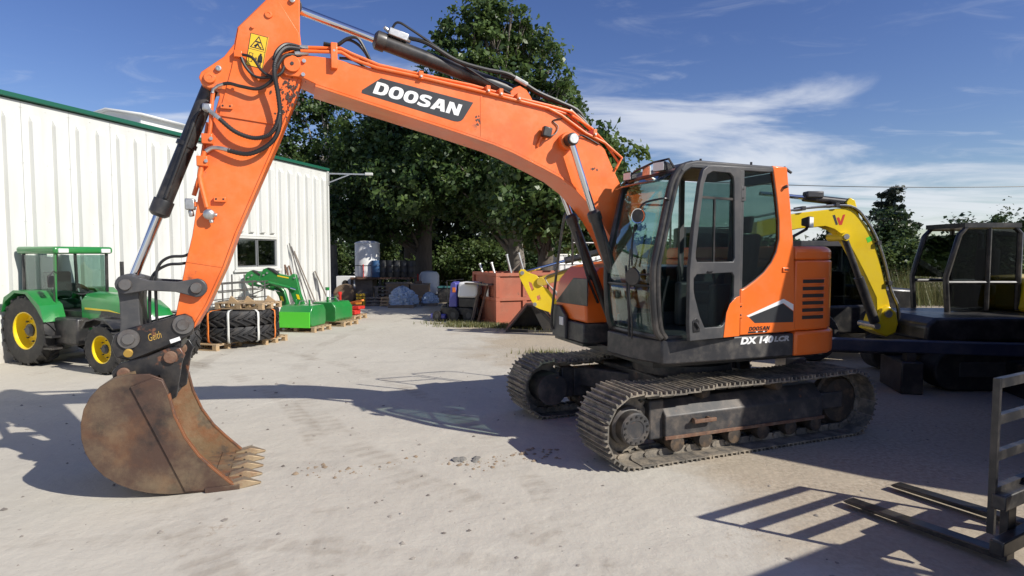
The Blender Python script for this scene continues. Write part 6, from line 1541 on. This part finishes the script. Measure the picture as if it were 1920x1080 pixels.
M['drum_b'] = mat('blue_drum', (.025, .085, .20), .5); M['drum_k'] = mat('black_drum', (.02, .021, .023), .45)
for k in range(6):
    d = MB(); d.lathe([(.19, 0), (.205, .02), (.205, .22), (.212, .24), (.205, .26), (.205, .46), (.212, .48), (.205, .50), (.205, .70), (.19, .72), (0, .71)], (0, 0, 0), (0, 0, 1), seg=20)
    o = d.build('drum', M['drum_b' if k == 0 else 'drum_k'], loc=(-5.82 + .30 * k, 25.78 if k else 25.72, 1.105))
    tag(o, ('blue plastic drum beside the white tank', 'first black drum, next to the blue one', 'second black drum from the blue one', 'third black drum from the blue one', 'fourth black drum from the blue one', 'last black drum at the platform end')[k], 'drum', 'drums on the steel platform')
# stacked old pallets, two leaning, crates, bags
for k in range(5):
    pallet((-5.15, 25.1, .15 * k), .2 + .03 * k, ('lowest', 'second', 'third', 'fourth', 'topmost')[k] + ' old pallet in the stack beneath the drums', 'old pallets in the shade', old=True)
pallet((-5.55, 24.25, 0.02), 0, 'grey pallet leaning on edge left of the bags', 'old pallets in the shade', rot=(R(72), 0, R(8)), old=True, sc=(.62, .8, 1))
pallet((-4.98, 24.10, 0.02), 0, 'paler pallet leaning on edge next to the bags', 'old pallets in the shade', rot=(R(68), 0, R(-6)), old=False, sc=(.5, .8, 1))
M['card'] = mat('brown_board', (.22, .155, .10), .85, col2=(.17, .12, .08), scale=3)
for k, (x, y, w_, h_) in enumerate(((-4.75, 25.1, .95, .85), (-3.85, 25.2, .75, .8))):
    c_ = empty('crate', (x, y, 0), .05, ('left', 'right')[k] + ' brown board crate behind the wrapped bags', 'crate')
    MB().box(-w_ / 2, w_ / 2, -.35, .35, .1, h_).build('box', M['card'], c_); MB().box(-w_ / 2, w_ / 2, -.35, .35, 0, .09).build('skid', M['oldwood'], c_); MB().box(-w_ / 2 - .02, w_ / 2 + .02, -.37, .37, h_ + .003, h_ + .06).build('lid', M['oldwood'], c_)
    if k: MB().box(-.2, .05, -.2, .2, h_ + .063, h_ + .16).build('red_tray', M['rust_edge'], c_, bevel=.02)
M['wrap'] = mat('blue_wrap', (.34, .42, .52), .35, col2=(.20, .28, .40), scale=5, bump=.6, bscale=7, spec=.7)
def bags(loc, s, label):
    r_ = random.Random(int(s * 100)); b_ = empty('wrapped_bags', loc, 0, label, 'bags')
    MB().box(-.5 * s, .5 * s, -.4 * s, .4 * s, 0, .12).build('pallet_base', M['oldwood'], b_)
    m = MB()
    def fn(a, c):
        t = 2 * PI * a; h = c; rr_ = (1 - c ** 2.2) ** .6 * .52 * s * (1 + .10 * math.sin(5 * t + 3 * c) + .07 * math.sin(11 * t) + .05 * math.sin(17 * t + 9 * c))
        i_ = int(round(a * 44)) % 44; j_ = int(round(c * 16)); jt = jit[i_][j_]
        hump = 1 + .13 * math.sin(3 * t + 1) * (1 - c)
        return (rr_ * jt * hump * math.cos(t), rr_ * jt * hump * .85 * math.sin(t), .12 + h * .72 * s * (1 + .10 * math.sin(2 * t) * (1 - c)) * (.5 + .5 * jt))
    jit = [[r_.uniform(.90, 1.08) for _ in range(18)] for _ in range(44)]
    m.grid(fn, 44, 16).build('wrapped_load', M['wrap'], b_, angle=24)
bags((-4.32, 23.6, 0), 1.0, 'pile of bags under blue plastic wrap at the edge of the shade'); bags((-3.35, 24.3, 0), .62, 'smaller wrapped pile near the clear tree trunk')
cr = empty('cable_reel', (-7.0, 25.1, 0), .1, 'brown wooden cable reel left of the platform', 'cable reel')
for y in (-.25, .25): MB().cyl((0, y - .03, .42), (0, y + .03, .42), .42, seg=24).build('flange', M['card'], cr)
MB().cyl((0, -.22, .42), (0, .22, .42), .2, seg=20).build('core', M['rubber'], cr)
MB().box(-.5, .5, -.3, .3, 0, .06).build('chock', M['oldwood'], cr)
cb2 = empty('cabinet', (-7.15, 26.0, 0), 0, 'pale cabinet with dark fan beside the cable reel', 'cabinet')
MB().box(-.4, .4, -.25, .25, .55, 1.15).build('body', M['white'], cb2, bevel=.02); MB().cyl((0, -.255, .85), (0, -.27, .85), .13, seg=20).build('fan', M['black'], cb2); MB().box(-.4, .4, -.25, .25, 0, .549).build('base', M['black'], cb2)
lg_ = empty('pipe_stack', (-6.05, 24.5, 0), 0, 'small stack of timbers with yellow ends', 'timber')
for i in range(3):
    for j in range(4):
        t_ = MB().box(-.20 + .13 * i, -.09 + .13 * i, -.5, .5, .02 + .13 * j, .13 + .13 * j).build('timber', M['oldwood'], lg_); MB().box(-.195 + .13 * i, -.095 + .13 * i, -.506, -.5005, .025 + .13 * j, .125 + .13 * j).build('painted_end', M['yellow_decal'], t_)
wc = empty('white_drum', (-3.75, 27.2, 0), 0, 'white container with red edge left of the clear tree trunk', 'container')
MB().lathe([(.42, .3), (.45, .33), (.45, 1.15), (.36, 1.28), (.15, 1.33), (0, 1.33)], (0, 0, 0), (0, 0, 1), seg=24).build('shell', M['white'], wc); MB().box(-.5, -.44, -.3, -.2, .3, 1.2).build('red_edge', M['red'], wc); MB().box(-.45, .45, -.45, .45, 0, .299).build('base', M['oldwood'], wc)
bn = empty('teal_bin', (-2.75, 26.2, 0), 0, 'low dark bin with teal lid right of the clear trunk', 'bin')
MB().box(-.45, .45, -.35, .35, 0, .62).build('body', M['black'], bn, bevel=.02); MB().box(-.48, .48, -.38, .38, .623, .70).build('lid', mat('teal', (.05, .16, .16), .5), bn, bevel=.02)

# ---- yellow excavators behind
def digger(root, pts_boom, y, w_, cyls, pipes=True, logo=None):
    b_ = W(MB().prism(pts_boom, y - w_, y + w_), root).build('boom', M['yellow'], root, bevel=.012)
    return b_
# right-hand one: its boom arches over beside the orange hood
Y2 = 10.0
D2 = empty('yellow_excavator', (7.25, 10.35, 0), R(0), 'yellow midi excavator at the right, boom arching behind the orange hood', 'excavator')
bp = [(4.0, 2.62), (4.68, 2.77), (5.30, 2.84), (5.48, 2.85), (5.62, 2.78), (5.76, 2.62), (5.90, 2.42), (6.02, 2.05), (6.13, 1.70), (6.24, 1.22), (6.22, 1.10), (6.12, 1.05), (6.02, 1.12), (6.0, 1.38), (5.83, 1.72), (5.68, 2.0), (5.54, 2.24), (5.42, 2.40), (5.28, 2.50), (5.13, 2.55), (4.69, 2.51), (4.0, 2.36)]
bo = digger(D2, bp, Y2, .13, None)
def P2(mb, n, m_, par=D2, **k): return W(mb, D2).build(n, M[m_], par, **k)
P2(MB().prism([(5.98, .92), (6.0, 1.02), (6.06, 1.20), (6.18, 1.25), (6.30, 1.15), (6.34, .95), (6.30, .80), (6.16, .74), (6.02, .80), (5.90, .86)], Y2 - .20, Y2 + .2), 'swing_post', 'yellow', bevel=.02)
P2(MB().cyl((6.16, Y2 - .23, 1.12), (6.16, Y2 + .23, 1.12), .06, seg=16), 'pivot_pin', 'zinc')
P2(MB().cyl((5.97, Y2 - .25, .92), (5.97, Y2 + .25, .92), .05, seg=16), 'pivot_pin', 'zinc')
P2(MB().cyl((5.95, Y2 - .20, .98), (5.66, Y2 - .20, 1.72), .075, seg=16), 'boom_ram', 'black'); P2(MB().cyl((5.66, Y2 - .20, 1.72), (5.41, Y2 - .20, 2.36), .05, seg=14), 'boom_ram_rod', 'black'); P2(MB().cyl((5.41, Y2 - .25, 2.38), (5.41, Y2 + .25, 2.38), .07, seg=18), 'ram_boss', 'yellow'); P2(MB().cyl((5.41, Y2 - .27, 2.38), (5.41, Y2 - .251, 2.38), .045, seg=16), 'ram_pin', 'zinc')
P2(MB().cyl((4.82, Y2, 3.03), (5.55, Y2, 2.95), .065, seg=16), 'arm_ram', 'black'); P2(MB().cyl((4.1, Y2, 3.10), (4.82, Y2, 3.03), .035, seg=12), 'arm_ram_rod', 'chrome'); P2(MB().box(4.84, 5.12, Y2 - .09, Y2 + .09, 3.02, 3.13), 'valve_cover', 'charcoal', bevel=.02)
P2(MB().prism([(5.50, 2.80), (5.48, 2.95), (5.54, 3.02), (5.62, 2.98), (5.72, 2.66)], Y2 - .10, Y2 + .10), 'ram_bracket', 'yellow', bevel=.01)
for dy in (-.15, -.11, .1):
    P2(MB().tube([(4.0, Y2 + dy, 2.70), (4.68, Y2 + dy, 2.83), (5.30, Y2 + dy, 2.89), (5.60, Y2 + dy, 2.85), (5.80, Y2 + dy, 2.64), (5.97, Y2 + dy, 2.35), (6.12, Y2 + dy, 1.95), (6.24, Y2 + dy, 1.50), (6.36, Y2 + dy, 1.25), (6.40, Y2 + dy, .95)], .018, seg=6, smooth=3), 'boom_line', 'zinc' if dy < -.12 else 'hose', bo)
for x, z in ((4.75, 2.84), (5.30, 2.90), (6.0, 2.28), (6.2, 1.62)): P2(MB().box(x - .03, x + .03, Y2 - .18, Y2 + .13, z - .03, z + .035), 'line_clamp', 'charcoal', bo)
M['w_dark'] = mat('w_logo_dark', (.05, .05, .055), .4); M['w_red'] = mat('w_logo_red', (.62, .05, .03), .4)
yl = Y2 - .1315
P2(MB().prism([(5.24, 2.73), (5.28, 2.74), (5.335, 2.58), (5.30, 2.57)], yl, yl + .0012), 'logo_stroke', 'w_dark', bo)
P2(MB().prism([(5.31, 2.69), (5.35, 2.70), (5.375, 2.63), (5.41, 2.74), (5.45, 2.745), (5.40, 2.575), (5.355, 2.57)], yl, yl + .0012), 'logo_stroke', 'w_red', bo)
P2(MB().prism([(5.80, 2.36), (5.88, 2.40), (5.91, 2.32), (5.83, 2.28)], yl, yl + .0012), 'green_sticker', 'lime', bo)
# body to the right of the swing post
P2(MB().prism([(6.35, .75), (9.3, .75), (9.4, 1.0), (9.3, 1.12), (6.5, 1.12), (6.35, 1.0)], Y2 - .85, Y2 + .95), 'body', 'black', bevel=.05, seg=3)
P2(MB().prism([(8.5, 1.13), (9.6, 1.13), (9.7, 1.6), (9.5, 1.75), (8.6, 1.7)], Y2 - .8, Y2 + .9), 'engine_cover', 'yellow', bevel=.08, seg=3)
P2(MB().box(6.6, 9.2, Y2 - .9, Y2 + 1.0, .60, .749), 'turntable', 'black', bevel=.02)
fr_ = MB()
for y in (Y2 + .1, Y2 + .95):
    fr_.tube([(7.35, y, 1.12), (7.30, y, 1.7), (7.50, y, 2.42), (7.62, y, 2.55), (8.4, y, 2.56), (8.52, y, 2.45), (8.52, y, 1.15)], .045, seg=8)
    fr_.tube([(8.0, y, 1.14), (8.0, y, 2.54)], .04, seg=8); fr_.tube([(7.33, y, 1.62), (8.5, y, 1.62)], .03, seg=8)
fr_.box(7.55, 8.5, Y2 + .05, Y2 + 1.0, 2.54, 2.62)
P2(fr_, 'cab_frame', 'black')
P2(MB().prism([(7.37, 1.14), (7.33, 1.7), (7.53, 2.42), (7.62, 2.52), (8.48, 2.52), (8.48, 1.14)], Y2 + .098, Y2 + .104), 'cab_window', 'glass_black'); P2(MB().prism([(7.30, 1.70), (7.50, 2.42), (7.505, 2.42), (7.305, 1.70)], Y2 + .15, Y2 + .9), 'cab_window', 'glass_black')
P2(MB().box(7.9, 8.35, Y2 + .3, Y2 + .75, 1.14, 1.6), 'seat', 'seat', bevel=.06); P2(MB().box(8.25, 8.40, Y2 + .32, Y2 + .73, 1.6, 2.2), 'seat_back', 'seat', bevel=.05)
for k in range(5): P2(MB().box(8.75, 9.35, Y2 - .806, Y2 - .80, 1.25 + .07 * k, 1.285 + .07 * k), 'vent', 'black')
for s in (-1, 1):
    tb = MB(); pr = []
    for k in range(12):
        a = PI / 2 + PI * k / 11; pr.append((6.75 + .32 * math.cos(a), .33 + .32 * math.sin(a)))
    for k in range(12):
        a = -PI / 2 + PI * k / 11; pr.append((9.0 + .32 * math.cos(a), .33 + .32 * math.sin(a)))
    P2(MB().prism(pr, Y2 + .05 + s * .80 - .2, Y2 + .05 + s * .80 + .2), 'rubber_track', 'rubber', bevel=.03)
    P2(MB().box(6.8, 8.95, Y2 + .05 + s * .8 - .205, Y2 + .05 + s * .8 + .205, .22, .46), 'track_frame', 'charcoal', bevel=.02)
# left-hand one: body behind the orange cab, arm and bucket in front of the skip
Y1 = 15.4
D1 = empty('yellow_excavator', (4.6, 15.6, 0), R(0), 'dusty yellow excavator whose arm and bucket reach in front of the skip', 'excavator')
def P1_(mb, n, m_, par=D1, **k): return W(mb, D1).build(n, M[m_], par, **k)
M['yellow_old'] = mat('dusty_yellow', (.56, .38, .03), .5, col2=(.42, .28, .03), scale=3, dust=(.42, .34, .2), dust_amt=.4)
b1 = P1_(MB().prism([(.62, 1.30), (.70, 1.48), (.80, 1.54), (2.5, 1.98), (3.3, 2.35), (3.9, 2.3), (4.3, 1.5), (4.2, 1.15), (4.0, 1.2), (3.7, 1.75), (3.3, 1.95), (2.5, 1.72), (1.0, 1.36), (.75, 1.26)], Y1 - .12, Y1 + .12), 'boom', 'yellow_old', bevel=.012)
def p5(x, y):    # pixel-free local sketch of the arm plate (metres in its own plane)
    return (x, y)
arm_out = [(.17, 1.62), (.22, 1.70), (.32, 1.70), (.42, 1.62), (.62, 1.56), (.72, 1.46), (.70, 1.32), (.92, 1.20), (1.10, .98), (1.20, .78), (1.18, .62), (1.35, .35), (1.30, .22), (1.20, .30), (.95, .62), (.70, .70), (.58, .76), (.44, 1.0), (.20, 1.48)]
hole1 = [(.42, 1.40), (.50, 1.36), (.56, 1.20), (.50, 1.15), (.44, 1.30)]
hole2 = [(.62, 1.02), (.70, 1.06), (.74, .94), (.66, .88)]
a1 = MB(); ring(a1, arm_out, [hole1, hole2], Y1 - .17, Y1 - .13); P1_(a1, 'arm_plate', 'yellow', bevel=.006)
a1 = MB(); ring(a1, arm_out, [hole1, hole2], Y1 + .13, Y1 + .17); P1_(a1, 'arm_plate', 'yellow', bevel=.006)
P1_(MB().cyl((.73, Y1 - .22, 1.40), (.73, Y1 + .22, 1.40), .11, seg=20), 'boom_pin', 'yellow_old', bevel=.01); P1_(MB().cyl((.26, Y1 - .2, 1.62), (.26, Y1 + .2, 1.62), .05, seg=14), 'ram_pin', 'zinc'); P1_(MB().cyl((.58, Y1 - .2, .82), (.58, Y1 + .2, .82), .05, seg=14), 'ram_pin', 'zinc')
P1_(MB().cyl((.26, Y1, 1.62), (1.35, Y1, 1.92), .035, seg=10), 'arm_ram_rod', 'chrome'); P1_(MB().cyl((1.35, Y1, 1.92), (2.9, Y1, 2.32), .085, seg=14), 'arm_ram', 'black')
for k in range(3): P1_(MB().tube([(2.6, Y1 - .14 - .03 * k, 2.06), (1.6, Y1 - .14 - .03 * k, 1.78), (1.1, Y1 - .14 - .03 * k, 1.62), (.85, Y1 - .2, 1.50), (.95, Y1 - .22, 1.30), (1.15, Y1 - .22, 1.10 - .04 * k), (1.22, Y1 - .22, .75), (1.30, Y1 - .2, .55)], .016, seg=6, smooth=4), 'hose', 'steel')
P1_(MB().bar((.66, Y1, .74), (1.32, Y1, .02), .24, .10), 'bucket_link', 'black', bevel=.01)
bkp = [(-.15, .06), (.40, .72), (.72, .74), (.95, .60), (1.10, .35), (1.15, .06)]
bkt = MB(); M['bucket_dark'] = mat('dark_bucket_steel', (.05, .048, .046), .5, .3, col2=(.12, .10, .085), scale=3)
bkt.prism([(-.15, .05), (.40, .72), (.43, .69), (-.10, .05)], 16.1 - .02, 16.9); bkt.prism([(.40, .72), (.80, .70), (.80, .66), (.43, .68)], 16.1, 16.9)
bkt.prism([(.78, .70), (1.15, .03), (1.10, .03), (.75, .67)], 16.1, 16.9)
bkt.prism(bkp, 16.86, 16.9); bkt.prism([(.50, .72), (.80, .70), (1.15, .03), (.85, .03)], 16.06, 16.09)
bkt.prism([(-.18, .0), (1.18, .0), (1.15, .045), (-.15, .06)], 16.0, 16.9)
P1_(bkt, 'bucket', 'bucket_dark')
P1_(MB().prism([(4.0, .7), (6.2, .7), (6.3, 1.6), (5.6, 1.8), (4.0, 1.5)], Y1 - .9, Y1 + .9), 'body', 'yellow_old', bevel=.1, seg=3); P1_(MB().box(4.1, 5.3, Y1 - .88, Y1 - .05, 1.3, 2.75), 'cab', 'charcoal', bevel=.05); P1_(MB().box(4.2, 5.2, Y1 - .886, Y1 - .88, 1.7, 2.6), 'cab_window', 'glass_dark')
P1_(MB().prism([(4.0, 0.02), (6.2, .02), (6.45, .35), (6.2, .68), (4.0, .68), (3.75, .35)], Y1 - .95, Y1 - .5), 'track', 'rubber', bevel=.05); P1_(MB().prism([(4.0, 0.02), (6.2, .02), (6.45, .35), (6.2, .68), (4.0, .68), (3.75, .35)], Y1 + .5, Y1 + .95), 'track', 'rubber', bevel=.05)
# dark wheeled machine between the two, only its cab side and a tyre show behind the orange hood
D3 = empty('dark_wheel_loader', (6.2, 12.4, 0), R(0), 'dark wheeled machine with tinted cab behind the orange hood', 'loader')
def P3_(mb, n, m_, par=D3, **k): return W(mb, D3).build(n, M[m_], par, **k)
P3_(MB().prism([(5.2, .5), (8.0, .5), (8.0, 1.4), (7.2, 1.45), (7.2, 1.1), (5.2, 1.05)], 11.9, 13.1), 'body', 'black', bevel=.06)
f3 = MB()
for x in (5.75, 7.1):
    for y in (11.95, 13.0): f3.tube([(x, y, 1.05), (x, y, 2.25)], .045, seg=8)
f3.box(5.7, 7.15, 11.88, 13.05, 2.25, 2.36); P3_(f3, 'cab_frame', 'charcoal', bevel=.01); P3_(MB().box(5.78, 7.07, 11.94, 11.946, 1.06, 2.25), 'cab_window', 'glass_black'); P3_(MB().box(6.0, 6.8, 12.2, 12.8, 1.06, 1.75), 'seat', 'seat', bevel=.05)
for x in (5.9, 7.5):
    for y in (11.75, 13.2):
        w_ = MB(); w_.lathe([(.22, -.16), (.46, -.15), (.5, -.08), (.5, .08), (.46, .15), (.22, .16)], (x, y, .5), seg=28); wx = P3_(w_, 'wheel', 'rubber'); P3_(MB().cyl((x, y - .165, .5), (x, y - .17, .5), .22, seg=18), 'rim', 'charcoal', wx)
for k in range(6): P3_(MB().box(5.25 + .02 * k, 5.75, 11.885, 11.899, .62 + .06 * k, .65 + .06 * k), 'vent', 'black')
# dark blue trailer drawbar beam lying behind the track
M['navy'] = mat('navy_paint', (.02, .028, .06), .4, dust=(.3, .28, .25), dust_amt=.2)
bm_ = empty('trailer_beam', (6.0, 9.0, 0), R(-14), 'long dark blue steel trailer beam on blocks behind the near track', 'beam')
MB().box(-2.4, 2.6, -.10, .10, .62, .80).build('beam', M['navy'], bm_, bevel=.015); MB().box(-2.4, 2.6, .5, .7, .50, .68).build('beam', M['black'], bm_, bevel=.015)
for x in (-1.6, 0, 1.6): MB().box(x - .15, x + .15, -.15, .75, 0, .49).build('trestle', M['black'], bm_, bevel=.02); 
for x in (-1.6, 0, 1.6): MB().box(x - .06, x + .06, -.09, .09, .492, .618).build('spacer', M['black'], bm_)

# ---- fork loader at the right, just outside the photo; its fork frame throws the ladder shadow
kx, ky = 1.19, -.69
FL = empty('fork_loader', (3.09, 3.78, 0), math.atan2(.62, 1.1), 'dark compact loader with pallet forks and ladder-like guard at the right edge', 'loader')
# local x runs along the guard, local -y is behind it (towards the machine), +y the tines
wF = 1.27
for z in (1.28, 1.045, .81, .575): MB().box(0, wF, -.02, .02, z - .03, z + .03).build('guard_rung', M['black'], FL)
for x in (0.0, wF): MB().box(x - .015, x + .015, -.0195, .0195, .30, 1.31).build('guard_post', M['black'], FL)
for z in (.22, .52): MB().box(-.02, wF + .02, -.08, .0, z - .05, z + .05).build('carriage_bar', M['black'], FL, bevel=.01)
for x in (.30, 1.0):
    MB().prism([(.0, .55), (.05, .55), (.05, .09), (1.10, .065), (1.13, .05), (1.10, .04), (.0, .04)], x - .06, x + .06, axis='x').build('fork_tine', M['black'], FL, bevel=.006)
MB().prism([(-.08, .3), (-.08, .75), (-.5, .80), (-1.6, 1.20), (-1.6, 1.0), (-.6, .5)], .45, .82, axis='x').build('lift_arm', M['charcoal'], FL, bevel=.03)
MB().prism([(-1.35, .45), (-3.6, .45), (-3.7, 1.2), (-3.2, 1.35), (-1.35, 1.15)], .1, 1.17, axis='x').build('body', M['charcoal'], FL, bevel=.08)
cf = MB()
for x in (.2, 1.07):
    for y in (-2.0, -3.1): cf.tube([(x, y, 1.2), (x, y, 2.2)], .04, seg=8)
cf.box(.05, 1.25, -3.2, -1.98, 2.2, 2.3); cf.build('cab_frame', M['charcoal'], FL)
for y in (-1.75, -3.1):
    for x in (-.05, 1.32):
        w_ = MB(); w_.lathe([(.2, -.15), (.43, -.14), (.46, -.07), (.46, .07), (.43, .14), (.2, .15)], (x, y, .46), (1, 0, 0), seg=26); wx = w_.build('wheel', M['rubber'], FL); MB().cyl((x - .155, y, .46), (x + .155, y, .46), .2, seg=16).build('rim', M['white'], wx)
# ---- tall box lorry further right, an unseen stand-in added to shade the excavator's tail
LR = empty('shade_lorry', (4.98, 5.40, 0), math.atan2(-.63, .78), 'tall grey box lorry, unseen stand-in added at the right to shade the excavator', 'lorry')
MB().box(0, 4.2, 0, 2.4, 1.0, 4.0).box(.1, .7, .02, 2.38, .45, 1.0).box(1.35, 1.55, .02, 2.38, .45, 1.0).box(2.5, 4.1, .02, 2.38, .35, 1.0).build('box_body', mat('lorry_grey', (.35, .36, .37), .5), LR, bevel=.03)  # blocks under the box added to stop light passing beneath
MB().box(.1, 5.9, .7, 1.7, .70, .999).build('chassis', M['black'], LR); MB().prism([(4.3, .7), (6.0, .7), (6.0, 1.7), (5.7, 2.7), (4.3, 2.75)], .1, 2.3).build('lorry_cab', M['white'], LR, bevel=.08); MB().prism([(5.0, 1.75), (5.85, 1.75), (5.6, 2.5), (5.0, 2.5)], .085, .0985).build('cab_window', M['glass_dark'], LR)
for x in (.9, 2.0, 5.1):
    for y in (.15, 2.1): 
        w_ = MB(); w_.lathe([(.25, -.14), (.47, -.13), (.5, -.08), (.5, .08), (.47, .13), (.25, .14)], (x, y, .5), seg=26); wx = w_.build('wheel', M['rubber'], LR); MB().cyl((x, y - .145, .5), (x, y + .145, .5), .24, seg=16).build('rim', M['white'], wx)
# ---- overhead cable at the right, between two poles outside the view
cab_ = MB(); P_ = []
for k in range(25):
    t = k / 24.0; x = -2 + 52 * t; z = 5.9 + 1.3 * (2 * t - 1) ** 2 - .12
    P_.append((x, 34.0 - 1.0 * t, z))
cab_.tube(P_, .022, seg=5)
tag(cab_.build('overhead_cable', M['hose']), 'thin black overhead cable crossing the sky at the right', 'cable')

# ---- dark shipping container beside the lorry, added unseen to shade the ground
CT = empty('shade_container', (6.53, 7.32, 0), math.atan2(-.63, .78), 'dark blue ribbed container added unseen beyond the lorry to shade the ground', 'container')
MB().box(.03, 6.0, .03, 2.38, .12, 2.55).build('shell', M['navy'], CT)
for x in (0, 5.93): 
    for y in (0, 2.31): MB().box(x, x + .10, y, y + .10, 0.0, 2.6).build('corner_post', M['navy'], CT, bevel=.01)
for k in range(26): MB().box(.25 + .22 * k, .36 + .22 * k, -.005, .029, .16, 2.50).build('rib', M['navy'], CT)
for y in (0, 2.31): MB().box(.1, 5.93, y + .002, y + .098, 2.50, 2.598).build('top_rail', M['navy'], CT)
